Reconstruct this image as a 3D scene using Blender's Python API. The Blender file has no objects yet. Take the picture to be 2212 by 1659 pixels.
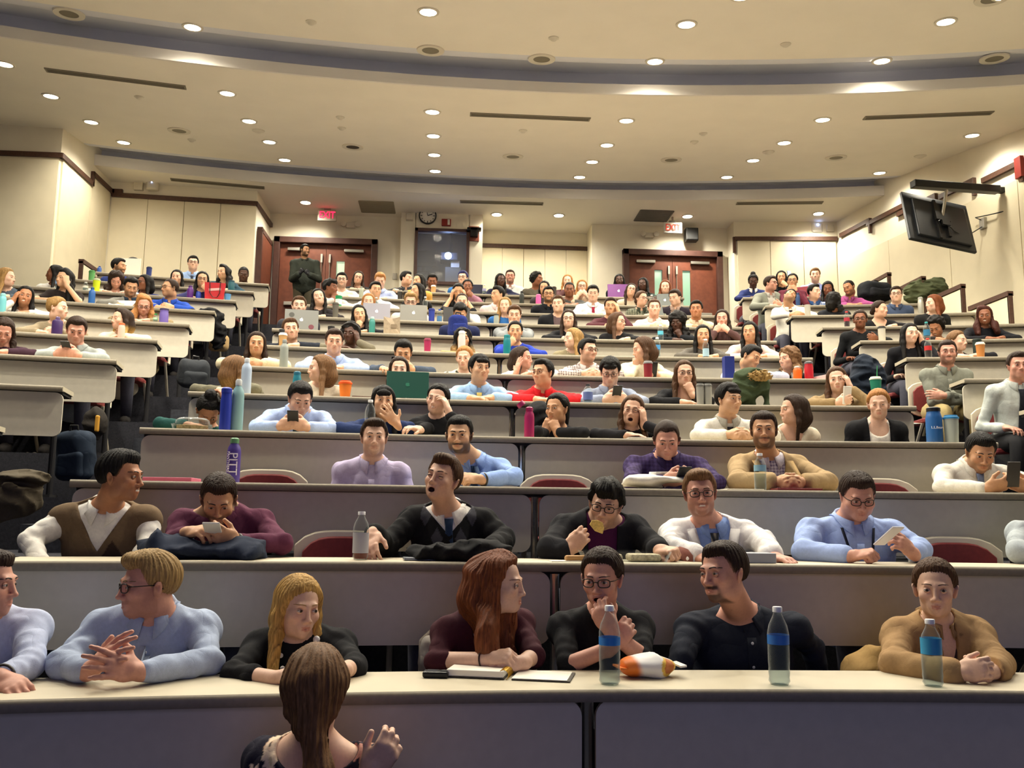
import bpy, math, random
import numpy as np
from mathutils import Vector, Matrix
from concurrent.futures import ThreadPoolExecutor

# ------------------------------------------------------------------ camera
SC = bpy.context.scene
W, H = 2212, 1659
FPX, YAW, PITCH, ROLL = 1936.39, .0689, .1447, .0115
CAM = np.array([0, 0, 1.61])
_cy, _sy, _cp, _sp = math.cos(YAW), math.sin(YAW), math.cos(PITCH), math.sin(PITCH)
_F = np.array([_sy*_cp, _cy*_cp, _sp]); _R0 = np.array([_cy, -_sy, 0]); _U0 = np.cross(_R0, _F)
_R = math.cos(ROLL)*_R0 + math.sin(ROLL)*_U0; _U = -math.sin(ROLL)*_R0 + math.cos(ROLL)*_U0
cam = bpy.data.cameras.new('camera'); cam.sensor_width = 36; cam.lens = 36*FPX/W
cam.clip_start = .05; cam.clip_end = 200
co = bpy.data.objects.new('camera', cam); SC.collection.objects.link(co)
_m = Matrix.Identity(4)
for i in range(3):
    _m[i][0] = _R[i]; _m[i][1] = _U[i]; _m[i][2] = -_F[i]; _m[i][3] = CAM[i]
co.matrix_world = _m
SC.camera = co
# ------------------------------------------------------------------ world, exposure, large lights
SC.view_settings.view_transform = 'Standard'; SC.view_settings.look = 'None'
SC.view_settings.gamma = 1; SC.view_settings.use_curve_mapping = False
SC.view_settings.exposure = 0.14
SC.cycles.max_bounces = 8; SC.cycles.diffuse_bounces = 5; SC.cycles.glossy_bounces = 2
SC.cycles.transmission_bounces = 5; SC.cycles.transparent_max_bounces = 12
SC.cycles.sample_clamp_indirect = 4; SC.cycles.use_denoising = True
SC.cycles.caustics_reflective = False; SC.cycles.caustics_refractive = False
wd = bpy.data.worlds.new('world'); SC.world = wd; wd.use_nodes = True
wd.node_tree.nodes['Background'].inputs[0].default_value = (.55, .6, .75, 1)
wd.node_tree.nodes['Background'].inputs[1].default_value = .02
COL = SC.collection

def light(name, kind, loc, energy, color, size=.1, target=None, spot=None, blend=.6, shape=None, size_y=None):
    L = bpy.data.lights.new(name, kind); L.energy = energy; L.color = color
    if kind == 'AREA':
        L.size = size
        if shape: L.shape = shape
        if size_y: L.size_y = size_y
    else: L.shadow_soft_size = size
    if kind == 'SPOT': L.spot_size = spot; L.spot_blend = blend
    o = bpy.data.objects.new(name, L); COL.objects.link(o); o.location = loc
    if target is not None:
        o.rotation_euler = (Vector(target)-Vector(loc)).to_track_quat('-Z', 'Y').to_euler()
    o['kind'] = 'helper'
    return o
# the glowing projection screen on the stage wall behind the camera, bluish
light('screen_glow', 'AREA', (.8, -4.5, 2.6), 65, (.52, .52, 1.0), 5.0, target=(.8, 4, 2.0), shape='RECTANGLE', size_y=3.0)

# ------------------------------------------------------------------ unprojecting helpers and the seating geometry
def ray(x, y): return _F + _R*(x-W/2)/FPX - _U*(y-H/2)/FPX
def aty(x, y, Y): d = ray(x, y); return CAM + d*Y/d[1]
def atz(x, y, Z): d = ray(x, y); return CAM + d*(Z-CAM[2])/d[2]
CX, CYC, RHO0 = .7779, 2.8405-1/.0682, 1/.0682
def rown(n): return RHO0 + .9*n                       # radius of the front edge of row n
def zd(n): return 1.0783 + .3374*n                    # height of its worktop
def tier(n): return zd(n) - .74
def atrho(x, y, rho):
    d = ray(x, y); a = d[0]**2+d[1]**2; b = -2*(d[0]*CX+d[1]*CYC); c = CX*CX+CYC*CYC-rho*rho
    return CAM + d*(-b+math.sqrt(b*b-4*a*c))/(2*a)
def arc(rho, x): return CYC + math.sqrt(max(0, rho*rho-(x-CX)**2))
def polar(rho, x, z):                                  # x measured on the row's own arc length from the axis
    t = (x-CX)/rho; return (CX+rho*math.sin(t), CYC+rho*math.cos(t), z)
def arclen(rho, x): return CX + rho*math.asin((x-CX)/rho)

# ------------------------------------------------------------------ mesh helpers
def link(o, parent=None):
    COL.objects.link(o)
    if parent is not None: o.parent = parent
    return o
def mesh(name, v, f, mat, parent=None, smooth=False, col=None):
    me = bpy.data.meshes.new(name)
    if isinstance(v, np.ndarray) and isinstance(f, np.ndarray):
        n = f.shape[1]
        me.vertices.add(len(v)); me.vertices.foreach_set('co', np.ascontiguousarray(v, dtype=np.float32).ravel())
        me.loops.add(f.size); me.loops.foreach_set('vertex_index', np.ascontiguousarray(f, dtype=np.int32).ravel())
        me.polygons.add(len(f)); me.polygons.foreach_set('loop_start', np.arange(0, f.size, n, dtype=np.int32))
        me.update(calc_edges=True); me.validate()
    else:
        me.from_pydata([tuple(map(float, p)) for p in v], [], [tuple(map(int, q)) for q in f]); me.update()
    if col is not None:
        a = me.color_attributes.new('Col', 'FLOAT_COLOR', 'POINT')
        c = np.ones((len(v), 4), np.float32); c[:, :3] = col
        a.data.foreach_set('color', c.ravel())
    if smooth: me.shade_smooth()
    if mat is not None: me.materials.append(mat)
    return link(bpy.data.objects.new(name, me), parent)
def empty(name, loc=(0, 0, 0), rz=0):
    o = bpy.data.objects.new(name, None); COL.objects.link(o); o.location = loc; o.rotation_euler = (0, 0, rz)
    o.empty_display_size = .1
    return o
def tag(o, label=None, cat=None, group=None, kind=None):
    if label: o['label'] = label
    if cat: o['category'] = cat
    if group: o['group'] = group
    if kind: o['kind'] = kind
    return o
def struct(o): o['kind'] = 'structure'; return o
class MB:                                              # collects simple solids into one mesh
    def __init__(s): s.v = []; s.f = []
    def add(s, v, f):
        b = len(s.v); s.v += [tuple(p) for p in v]; s.f += [tuple(b+i for i in q) for q in f]; return s
    def box(s, c, d, rot=None):
        v = [Vector((sx*d[0]/2, sy*d[1]/2, sz*d[2]/2)) for sx in (-1, 1) for sy in (-1, 1) for sz in (-1, 1)]
        if rot is not None: v = [rot @ p for p in v]
        return s.add([p+Vector(c) for p in v], [(0, 1, 3, 2), (4, 6, 7, 5), (0, 4, 5, 1), (2, 3, 7, 6), (0, 2, 6, 4), (1, 5, 7, 3)])
    def lathe(s, prof, n=16, c=(0, 0, 0), M=None, cap=True):     # prof: (radius, z) from bottom to top, closed with caps
        v = []; f = []
        for r, z in prof:
            for i in range(n):
                a = 2*math.pi*i/n; p = Vector((r*math.cos(a), r*math.sin(a), z))
                if M is not None: p = M @ p
                v.append(p+Vector(c))
        for j in range(len(prof)-1):
            for i in range(n):
                f.append((j*n+i, j*n+(i+1) % n, (j+1)*n+(i+1) % n, (j+1)*n+i))
        if cap: f.append(tuple(range(n-1, -1, -1))); f.append(tuple((len(prof)-1)*n+i for i in range(n)))
        return s.add(v, f)
    def tube(s, pts, r, n=8, closed=False, flat=1.0):
        pts = [Vector(p) for p in pts]; N = len(pts); v = []; f = []; up = None
        for i, p in enumerate(pts):
            a = pts[(i-1) % N] if (closed or i) else p; b = pts[(i+1) % N] if (closed or i < N-1) else p
            t = (b-a).normalized()
            if up is None: up = Vector((0, 0, 1)) if abs(t.z) < .9 else Vector((1, 0, 0))
            u = t.cross(up).normalized(); w = u.cross(t).normalized(); up = w
            ri = r[i] if isinstance(r, (list, tuple)) else r
            for k in range(n):
                g = 2*math.pi*k/n; v.append(p+u*(ri*math.cos(g))+w*(ri*flat*math.sin(g)))
        for i in range(N if closed else N-1):
            j = (i+1) % N
            for k in range(n): f.append((i*n+k, i*n+(k+1) % n, j*n+(k+1) % n, j*n+k))
        if not closed: f.append(tuple(range(n-1, -1, -1))); f.append(tuple((N-1)*n+k for k in range(n)))
        return s.add(v, f)
    def prism(s, poly, z0, z1):                        # poly (x, y) counter-clockwise
        n = len(poly); v = [(x, y, z0) for x, y in poly]+[(x, y, z1) for x, y in poly]
        return s.add(v, [tuple(range(n-1, -1, -1)), tuple(range(n, 2*n))]+[(i, (i+1) % n, n+(i+1) % n, n+i) for i in range(n)])
    def build(s, name, mat, parent=None, smooth=False, bevel=0, M=None):
        v = s.v if M is None else [M @ Vector(p) for p in s.v]
        o = mesh(name, v, s.f, mat, parent)
        if bevel:
            b = o.modifiers.new('b', 'BEVEL'); b.width = bevel; b.segments = 2; b.limit_method = 'ANGLE'
        if smooth:
            o.data.shade_smooth()
            try: o.data.set_sharp_from_angle(angle=math.radians(40))
            except Exception: pass
        return o
# ------------------------------------------------------------------ materials
MATS = {}
def folds(m):
    nt = m.node_tree; N = nt.nodes; b = N['Principled BSDF']; old = b.inputs['Normal'].links[0].from_socket
    tc = N.new('ShaderNodeTexCoord'); nz = N.new('ShaderNodeTexNoise'); nz.inputs['Scale'].default_value = 9; nz.inputs['Detail'].default_value = 1.5; nz.inputs['Distortion'].default_value = .35
    nt.links.new(tc.outputs['Object'], nz.inputs['Vector'])
    s = N.new('ShaderNodeMath'); s.operation = 'SUBTRACT'; s.inputs[1].default_value = .5; nt.links.new(nz.outputs['Fac'], s.inputs[0])
    a = N.new('ShaderNodeMath'); a.operation = 'ABSOLUTE'; nt.links.new(s.outputs[0], a.inputs[0])
    q = N.new('ShaderNodeMath'); q.operation = 'POWER'; q.inputs[1].default_value = .75; nt.links.new(a.outputs[0], q.inputs[0])
    bp = N.new('ShaderNodeBump'); bp.inputs['Strength'].default_value = .55; bp.inputs['Distance'].default_value = .016
    nt.links.new(q.outputs[0], bp.inputs['Height']); nt.links.new(old, bp.inputs['Normal']); nt.links.new(bp.outputs['Normal'], b.inputs['Normal'])
def mat(name, col, rough=.6, metal=0, spec=.4, noise=0, nscale=20, emit=None, estr=0, trans=0, ior=1.45, alpha=1, bump=0, bscale=200, attr=False, tex=None):
    if name in MATS: return MATS[name]
    m = bpy.data.materials.new(name); m.use_nodes = True; nt = m.node_tree; N = nt.nodes; Lk = nt.links
    b = N['Principled BSDF']
    b.inputs['Base Color'].default_value = (*col, 1); b.inputs['Roughness'].default_value = rough
    b.inputs['Metallic'].default_value = metal; b.inputs['Specular IOR Level'].default_value = spec
    b.inputs['IOR'].default_value = ior; b.inputs['Alpha'].default_value = alpha
    b.inputs['Transmission Weight'].default_value = trans
    if emit: b.inputs['Emission Color'].default_value = (*emit, 1); b.inputs['Emission Strength'].default_value = estr
    tc = N.new('ShaderNodeTexCoord')
    src = None
    if attr:
        a = N.new('ShaderNodeAttribute'); a.attribute_name = 'Col'; src = a.outputs['Color']; Lk.new(src, b.inputs['Base Color'])
    if noise:
        nz = N.new('ShaderNodeTexNoise'); nz.inputs['Scale'].default_value = nscale; nz.inputs['Detail'].default_value = 3
        Lk.new(tc.outputs['Object'], nz.inputs['Vector'])
        mp = N.new('ShaderNodeMapRange'); mp.inputs['From Min'].default_value = .3; mp.inputs['From Max'].default_value = .7
        mp.inputs['To Min'].default_value = 1-noise; mp.inputs['To Max'].default_value = 1+noise
        Lk.new(nz.outputs['Fac'], mp.inputs['Value'])
        mx = N.new('ShaderNodeMix'); mx.data_type = 'RGBA'; mx.blend_type = 'MULTIPLY'; mx.inputs['Factor'].default_value = 1
        if src: Lk.new(src, mx.inputs['A'])
        else: mx.inputs['A'].default_value = (*col, 1)
        Lk.new(mp.outputs['Result'], mx.inputs['B']); Lk.new(mx.outputs['Result'], b.inputs['Base Color'])
    if bump:
        nz = N.new('ShaderNodeTexNoise'); nz.inputs['Scale'].default_value = bscale; nz.inputs['Detail'].default_value = 2
        Lk.new(tc.outputs['Object'], nz.inputs['Vector'])
        bp = N.new('ShaderNodeBump'); bp.inputs['Strength'].default_value = bump; bp.inputs['Distance'].default_value = .004
        Lk.new(nz.outputs['Fac'], bp.inputs['Height']); Lk.new(bp.outputs['Normal'], b.inputs['Normal'])
    MATS[name] = m
    return m
def S(h):                                              # sRGB hex -> linear
    c = [int(h[i:i+2], 16)/255 for i in (0, 2, 4)]
    return tuple(x/12.92 if x < .04045 else ((x+.055)/1.055)**2.4 for x in c)
M_WALL = mat('wall_paint', S('EAE2CC'), .8, noise=.03, nscale=3)
M_CEIL = mat('ceiling_paint', S('F3EDDF'), .85, noise=.02, nscale=2)
M_COVE = mat('cove_shade_tint', S('DCDEE6'), .9)  # blue-grey puts the shadow band above the fascias into the cove's colour
M_LIP = mat('fascia_paint', S('E4E0D8'), .8)
M_TRIM = mat('dark_wood_trim', S('4A3227'), .5, noise=.2, nscale=30)
M_DOOR = mat('door_wood', S('6B3A28'), .45, noise=.15, nscale=12)
M_DFRAME = mat('door_frame_wood', S('4A3029'), .45, noise=.15, nscale=12)
M_CARPET = mat('carpet', S('2A2A30'), .95, noise=.25, nscale=60, bump=.4)
M_STEP = mat('step_rubber', S('3C3E44'), .8, noise=.25, nscale=40)
M_TOP = mat('desk_laminate', S('C0B69E'), .5, noise=.02, nscale=8)
M_EDGE = mat('desk_edge', S('877E6C'), .55, noise=.08, nscale=60)
M_PANEL = mat('panel_laminate', S('D0C8B4'), .6, noise=.03, nscale=25)
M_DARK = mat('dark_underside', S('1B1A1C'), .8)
M_CHROME = mat('chrome', S('B8B8B8'), .2, metal=1)
M_STEEL = mat('brushed_steel', S('A8A59C'), .4, metal=1)
M_BLACK = mat('black_plastic', S('151515'), .4)
M_WHITE = mat('white_plastic', S('E8E4D8'), .5)
M_RED = mat('red_vinyl', S('7A2F2F'), .6, noise=.1, nscale=50)
M_SHELL = mat('cream_shell', S('D8CFB8'), .35)
M_LAMP = mat('lamp_glow', (1, .93, .8), .5, emit=(1, .86, .66), estr=28)
M_RING = mat('lamp_ring', S('D8D2C2'), .5)
M_GRILLE = mat('grille', S('7E7868'), .7)
def clear(name, tint, lo, hi, grey):
    m = bpy.data.materials.new(name); m.use_nodes = True; nt = m.node_tree; N = nt.nodes; b = N['Principled BSDF']
    b.inputs['Base Color'].default_value = (*S(grey), 1); b.inputs['Roughness'].default_value = .12
    t = N.new('ShaderNodeBsdfTransparent'); t.inputs[0].default_value = (*S(tint), 1)
    lw = N.new('ShaderNodeLayerWeight'); lw.inputs['Blend'].default_value = .5
    p = N.new('ShaderNodeMath'); p.operation = 'POWER'; p.inputs[1].default_value = 2.5; nt.links.new(lw.outputs['Facing'], p.inputs[0])
    r = N.new('ShaderNodeMapRange'); r.inputs['To Min'].default_value = lo; r.inputs['To Max'].default_value = hi; nt.links.new(p.outputs[0], r.inputs['Value'])
    mx = N.new('ShaderNodeMixShader'); nt.links.new(r.outputs[0], mx.inputs[0]); nt.links.new(t.outputs[0], mx.inputs[1]); nt.links.new(b.outputs[0], mx.inputs[2])
    nt.links.new(mx.outputs[0], N['Material Output'].inputs['Surface']); return m
M_GLASSC = clear('clear_plastic', 'F2F5F4', .05, .75, 'C8CCCC')
M_WATER = clear('water', 'E2EAEC', .03, .3, '9AA4A8')
M_CLOTH = mat('cloth', (.5, .5, .5), .88, spec=.2, noise=.06, nscale=90, bump=.25, bscale=500, attr=True)
folds(M_CLOTH)
M_SKIN = mat('skin', (.5, .3, .2), .5, spec=.35, noise=.05, nscale=120, attr=True)
M_HAIR = mat('hair', (.1, .06, .04), .6, spec=.18, attr=True)
def strands(m):
    nt = m.node_tree; N = nt.nodes; b = N['Principled BSDF']; tc = N.new('ShaderNodeTexCoord')
    mp = N.new('ShaderNodeMapping'); mp.inputs['Scale'].default_value = (260, 260, 26); nt.links.new(tc.outputs['Object'], mp.inputs['Vector'])
    nz = N.new('ShaderNodeTexNoise'); nz.inputs['Scale'].default_value = 1; nz.inputs['Detail'].default_value = 2; nz.inputs['Distortion'].default_value = .4; nt.links.new(mp.outputs[0], nz.inputs['Vector'])
    r = N.new('ShaderNodeMapRange'); r.inputs['From Min'].default_value = .3; r.inputs['From Max'].default_value = .7; r.inputs['To Min'].default_value = .68; r.inputs['To Max'].default_value = 1.32; nt.links.new(nz.outputs['Fac'], r.inputs['Value'])
    mx = N.new('ShaderNodeMix'); mx.data_type = 'RGBA'; mx.blend_type = 'MULTIPLY'; mx.inputs['Factor'].default_value = 1
    src = b.inputs['Base Color'].links[0].from_socket; nt.links.new(src, mx.inputs['A']); nt.links.new(r.outputs[0], mx.inputs['B']); nt.links.new(mx.outputs['Result'], b.inputs['Base Color'])
    bp = N.new('ShaderNodeBump'); bp.inputs['Strength'].default_value = .35; bp.inputs['Distance'].default_value = .003; nt.links.new(nz.outputs['Fac'], bp.inputs['Height']); nt.links.new(bp.outputs[0], b.inputs['Normal'])
strands(M_HAIR)
M_PAINTED = mat('painted', (.5, .5, .5), .5, spec=.4, attr=True)

# ------------------------------------------------------------------ floor: one stepped mesh, aisle half-steps included
def floor():
    m = MB()
    XL, XR, N = -8.5, 9.5, 40
    def slab(r0, r1, z0, z1, xl, xr, k):
        v = []; f = []
        for i in range(k+1):
            x = xl+(xr-xl)*i/k
            for r, z in ((r0, z0), (r0, z1), (r1, z1)): v.append((x, arc(r, x), z))
        for i in range(k):
            a = i*3; b = a+3; f += [(a, b, b+1, a+1), (a+1, b+1, b+2, a+2)]
        m.add(v, f)
    slab(5.0, rown(0)-.03, -.02, 0, XL, XR, N)
    for n in range(13):
        r1 = rown(n+1)-.03 if n < 12 else rown(12)+5
        slab(rown(n)-.03, r1, tier(n-1) if n else 0, tier(n), XL, XR, N)
    struct(m.build('floor', M_CARPET))
    s = MB(); m = s
    for xl, xr in ((-2.56, -1.84), (3.42, 4.2)):
        for n in range(-1, 12):
            z0 = tier(n) if n >= 0 else 0
            slab(rown(n)+.42, rown(n+1)-.028, z0, z0+(tier(n+1)-z0)*.5, xl, xr, 3)
    struct(s.build('stairs', M_STEP))
floor()

# ------------------------------------------------------------------ walls
def wall(name, pts, z0, ztop, m=M_WALL, thick=.12):
    """vertical wall through plan points; ztop a number or a function of (x, y)"""
    g = MB(); P = [Vector((x, y, 0)) for x, y in pts]; nr = [Vector((-(q-p).y, (q-p).x, 0)).normalized() for p, q in zip(P[:-1], P[1:])]
    O = []
    for i, p in enumerate(P):                          # mitred outer line
        a = nr[max(i-1, 0)]; b = nr[min(i, len(nr)-1)]; k = (a+b).normalized()
        O.append(p+k*(thick/max(.35, k.dot(b))))
    v = []
    for p, q in zip(P, O): v += [(p.x, p.y, z0), (p.x, p.y, ztop), (q.x, q.y, z0), (q.x, q.y, ztop)]
    f = []
    for i in range(len(P)-1):
        a = 4*i; b = a+4; f += [(a, b, b+1, a+1), (a+2, a+3, b+3, b+2), (a+1, b+1, b+3, a+3), (a, a+2, b+2, b)]
    n = 4*(len(P)-1); f += [(0, 1, 3, 2), (n, n+2, n+3, n+1)]
    g.add(v, f)
    return struct(g.build(name, m))
RC, RCY = .9, -13.7
R_LIP1, R_LIP2 = 24.0, 28.75
def rr(x, y): return math.hypot(x-RC, y-RCY)
def zc2(x, y): return 6.74+.128*(rr(x, y)-R_LIP1)
def zc1(x, y): return 7.02-.128*(R_LIP1-rr(x, y))
Z3 = 7.12
YB, YREC = 16.35, 16.95
XSL = -5.82                                            # left side wall
YLW = 13.06                                            # the wall that juts in at far left
YRL = 15.0                                             # rear-left wall
def rightx(y): return 7.2+(15.63-y)*.145
ZF = tier(12)                                          # rear landing
hi = 7.9
wall('wall_left', [(-8.6, YLW), (XSL, YLW), (XSL, YRL), (-3.42, YRL+.2), (-3.42, YB)], 2.2, hi)
M_VINYL = M_PANEL2 = mat('wall_panel', S('DCD1B4'), .7, noise=.03, nscale=4)
wall('wall_back', [(-3.42, YB), (-.98, YB), (-.98, YB-.22)], 3.5, hi, thick=.06)
wall('wall_back', [(.53, YB-.22), (.53, YREC), (2.62, YREC), (2.62, YB), (5.25, YB), (5.25, 15.95)], 3.5, hi)
wall('wall_right', [(5.25, 15.95), (7.16, 15.75), (rightx(9.5), 9.5), (rightx(4), 4.0)], .5, hi)

# ceilings
def ring_ceiling(name, prof, m, xl=-9.2, xr=9.8, k=64):
    """prof: list of (rho, z); swept about the room axis"""
    v = []; f = []; P = len(prof)
    for i in range(k+1):
        for r, z in prof:
            x = xl+(xr-xl)*i/k; v.append((x, RCY+math.sqrt(r*r-(x-RC)**2), z))
    for i in range(k):
        for j in range(P-1):
            a = i*P+j; f.append((a, a+1, a+P+1, a+P))
    o = mesh(name, v, f, m, smooth=False)
    o.data.shade_smooth()
    try: o.data.set_sharp_from_angle(angle=math.radians(25))
    except Exception: pass
    return o
def ceiling():
    c1 = ring_ceiling('ceiling', [(12.5, 7.02-.128*7.5), (16.5, 7.02-.128*7.5)]+[(r, 7.02-.128*(R_LIP1-r)) for r in (18, 20, 22, 23, 23.55)], M_CEIL); struct(c1)
    z = 7.02-.128*.45
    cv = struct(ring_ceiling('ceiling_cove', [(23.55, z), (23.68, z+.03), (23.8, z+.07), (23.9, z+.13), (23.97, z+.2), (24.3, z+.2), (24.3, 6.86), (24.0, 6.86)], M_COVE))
    struct(ring_ceiling('ceiling_fascia', [(24.0, 6.87), (24.0, 6.74), (24.02, 6.735)], M_LIP))
    c2 = struct(ring_ceiling('ceiling_middle', [(24.02, 6.735)]+[(r, 6.74+.128*(r-R_LIP1)) for r in (25, 26, 27, 28, 28.3)], M_CEIL))
    z = 6.74+.128*4.3
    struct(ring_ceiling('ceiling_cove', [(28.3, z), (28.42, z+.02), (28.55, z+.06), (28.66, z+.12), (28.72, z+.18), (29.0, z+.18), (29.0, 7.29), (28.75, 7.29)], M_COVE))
    struct(ring_ceiling('ceiling_fascia', [(28.75, 7.3), (28.75, Z3), (28.77, Z3)], M_LIP))
    struct(ring_ceiling('ceiling_rear', [(28.77, Z3), (29.5, Z3), (32.5, Z3)], M_CEIL))
ceiling()

def atx(x, y, X): d = ray(x, y); return CAM + d*(X-CAM[0])/d[0]
def onplane(x, y, p, q):                               # vertical plane through plan points p, q
    n = np.array([q[1]-p[1], p[0]-q[0], 0]); d = ray(x, y)
    return CAM + d*(n @ (np.array([p[0], p[1], 0])-CAM))/(n @ d)
def onceil(x, y, lev):
    d = ray(x, y); t = 8.
    for _ in range(60):
        p = CAM+d*t
        z = zc1(p[0], p[1]) if lev == 1 else zc2(p[0], p[1]) if lev == 2 else Z3
        t = (z-CAM[2])/d[2]*.5+t*.5
    return CAM+d*t
def ceil_matrix(p, lev):
    s = .128 if lev < 3 else 0
    u = Vector((p[0]-RC, p[1]-RCY, 0)).normalized(); n = Vector((-u.x*s, -u.y*s, 1)).normalized()
    y = (u - n*u.dot(n)).normalized(); x = y.cross(n)
    return Matrix.Translation(p) @ Matrix((x, y, n)).transposed().to_4x4()
# ------------------------------------------------------------------ trims and panelling
tn = [0]
def trim(pts, h=.075, d=.05, m=M_TRIM):
    g = MB()
    for a, b in zip(pts[:-1], pts[1:]):
        a = Vector(a); b = Vector(b); t = b-a; L = t.length
        if abs(t.z) > .9*L: g.box((a+b)/2, (d, d, L+h*.9))
        else: g.box((a+b)/2, (L+d*.6, d, h), Matrix.Rotation(math.atan2(t.y, t.x), 3, 'Z') @ Matrix.Rotation(-math.asin(t.z/L), 3, 'Y'))
    tn[0] += 1
    return struct(g.build('trim_%d' % tn[0], m))
zt = aty(128, 337.5, YLW)[2]
y1 = atx(193, 402, XSL)[1]; z2 = atx(193, 378.7, XSL)[2]
yA = 14.18
zB = atx(255, 440, XSL)[2]
zR = 6.88
e = .03
trim([(-8.6, YLW-e, zt), (XSL+e, YLW-e, zt), (XSL+e, yA, zt), (XSL+e, yA, zt+.17), (XSL+e, YRL-.03, zt+.17), (XSL+.2, YRL-e, zt+.17)])
trim([(XSL+.06, YRL-e, zt+.17), (XSL+.06, YRL-e, zR), (-3.42, YRL+.2-e, zR), (-3.42+e, YB, zR)])
trim([(.53, YREC-e, 6.8), (2.62, YREC-e, 6.8)])
trim([(5.25-.02, YB-.4, 6.55), (5.27, 15.95-e, 6.78), (7.16-e, 15.75-e, 6.78)])
# right wall: stepped trim, each piece level, read off the photograph
RW0, RW1 = (7.16, 15.75), (rightx(9.5), 9.5)
def onright(x, y): p = onplane(x, y, RW0, RW1); return p
def rtrim(a, b, drop=None):
    p = onright(*a); q = onright(*b); p[0] -= .03; q[0] -= .03
    z = (p[2]+q[2])/2; p[2] = z; q[2] = z
    pts = [tuple(p), tuple(q)]
    if drop: pts.append((q[0], q[1], z-drop))
    trim(pts)
rtrim((1820, 514), (1882, 470), .2)
rtrim((1878, 490), (1958, 436), .2)
rtrim((1944, 469), (2024, 417), .2)
rtrim((2035, 430), (2107, 385), .2)
rtrim((2128, 394), (2212, 345), .25)
def panelling(name, pts, z0, z1, step, m=M_VINYL, off=.025):
    g = MB()
    for (x0, y0), (x1, y1) in zip(pts[:-1], pts[1:]):
        a = Vector((x0, y0, 0)); b = Vector((x1, y1, 0)); L = (b-a).length; t = (b-a).normalized(); nrm = Vector((t.y, -t.x, 0))
        k = max(1, round(L/step)); s = L/k
        for i in range(k):
            c = a+t*(i+.5)*s+nrm*(off/2)
            g.box((c.x, c.y, (z0+z1)/2), (s-.012, off, z1-z0), Matrix.Rotation(math.atan2(t.y, t.x), 3, 'Z'))
    return struct(g.build(name, m))
panelling('wall_panelling_left', [(-8.6, YLW), (XSL, YLW)], 3.2, zt-.03, 1.2)
panelling('wall_panelling_left', [(XSL, YLW+.04), (XSL, yA)], 3.6, zt-.03, 1.25)
panelling('wall_panelling_left', [(XSL, yA), (XSL, YRL-.04)], 3.6, zt+.14, 1.25)
panelling('wall_panelling_back', [(XSL+.03, YRL), (-3.42, YRL+.2)], 3.8, zR-.03, .62)
panelling('wall_panelling_back', [(.53, YREC), (2.62, YREC)], 4.2, 6.77, .42)
panelling('wall_panelling_back', [(5.3, 15.94), (7.13, 15.755)], 4.2, 6.75, .62)
panelling('wall_panelling_right', [(7.17, 15.7), (rightx(12.8), 12.8), (rightx(10), 10)], 3.4, 6.3, 1.2)
# red-brown door seen edge-on in the return of the left rear wall
g = MB(); g.box((-3.42+.05, YB-.55, ZF+1.02), (.08, .78, 2.04))
dd = struct(g.build('door_3', M_DOOR))
g = MB(); g.box((-3.42+.04, YB-.98, ZF+1.04), (.1, .08, 2.12)); g.box((-3.42+.04, YB-.13, ZF+1.04), (.1, .08, 2.12)); g.box((-3.42+.04, YB-.55, ZF+2.1), (.1, .9, .08)); g.build('door_frame', M_DFRAME, dd)

# ------------------------------------------------------------------ double doors
M_PANE = mat('lobby_glass', S('7FA08A'), .1, emit=S('7FA08A'), estr=.55)
M_PANE2 = mat('lobby_glass_bright', S('A9BFA2'), .1, emit=S('B4C8A8'), estr=.8)
def double_door(name, xa, xb, top, paneY, lamps, Y=YB):
    r = empty(name, ((xa+xb)/2, Y, ZF)); struct(r)
    w = xb-xa; g = MB(); zt_ = top-ZF; fw = .11
    g.box((-w/2+fw/2, -.05, zt_/2), (fw, .16, zt_)); g.box((w/2-fw/2, -.05, zt_/2), (fw, .16, zt_)); g.box((0, -.05, zt_-fw/2), (w, .16, fw))
    g.build('door_frame', M_DFRAME, r, bevel=.008)
    lw = w/2-fw-.004
    for s in (-1, 1):
        L = MB(); cx = s*(lw/2+.003); h = zt_-fw
        pc = s*.27; pw = .15; pz0, pz1 = paneY
        # leaf built round its vision panel
        x0, x1 = cx-lw/2, cx+lw/2; a, b = pc-pw/2, pc+pw/2
        for (u0, u1, v0, v1) in ((x0, a, 0, h), (b, x1, 0, h), (a, b, 0, pz0), (a, b, pz1, h)):
            L.box(((u0+u1)/2, -.01, (v0+v1)/2), (u1-u0, .045, v1-v0))
        lf = L.build('door_leaf', M_DOOR, r)
        g = MB(); g.box((pc, 0, (pz0+pz1)/2), (pw, .008, pz1-pz0)); g.build('vision_panel', M_PANE2 if s > 0 and name == 'door_1' else M_PANE, lf)
        g = MB(); g.tube([(s*.075, -.06, .9), (s*.075, -.06, h-.32)], .008); g.box((s*.075, -.055, h-.27), (.035, .04, .16)); g.build('panic_rod', M_STEEL, lf)
        g = MB(); g.box((s*(lw*.62), -.075, h-.12), (.36, .07, .055)); g.build('door_closer', M_STEEL, lf, bevel=.006)
        g = MB(); g.box((s*(lw*.5), -.07, 1.0), (lw*.75, .06, .07)); g.build('push_bar', M_STEEL, lf, bevel=.01)
    return r
pl = aty(595, 514, YB); pr = aty(817, 521, YB)
double_door('door_1', pl[0], pr[0], (pl[2]+pr[2])/2, (1.42, 1.84), [])
pl = aty(1344, 541, YB); pr = aty(1557, 547, YB)
double_door('door_2', pl[0], pr[0], (pl[2]+pr[2])/2, (1.0, 1.86), [])
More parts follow.
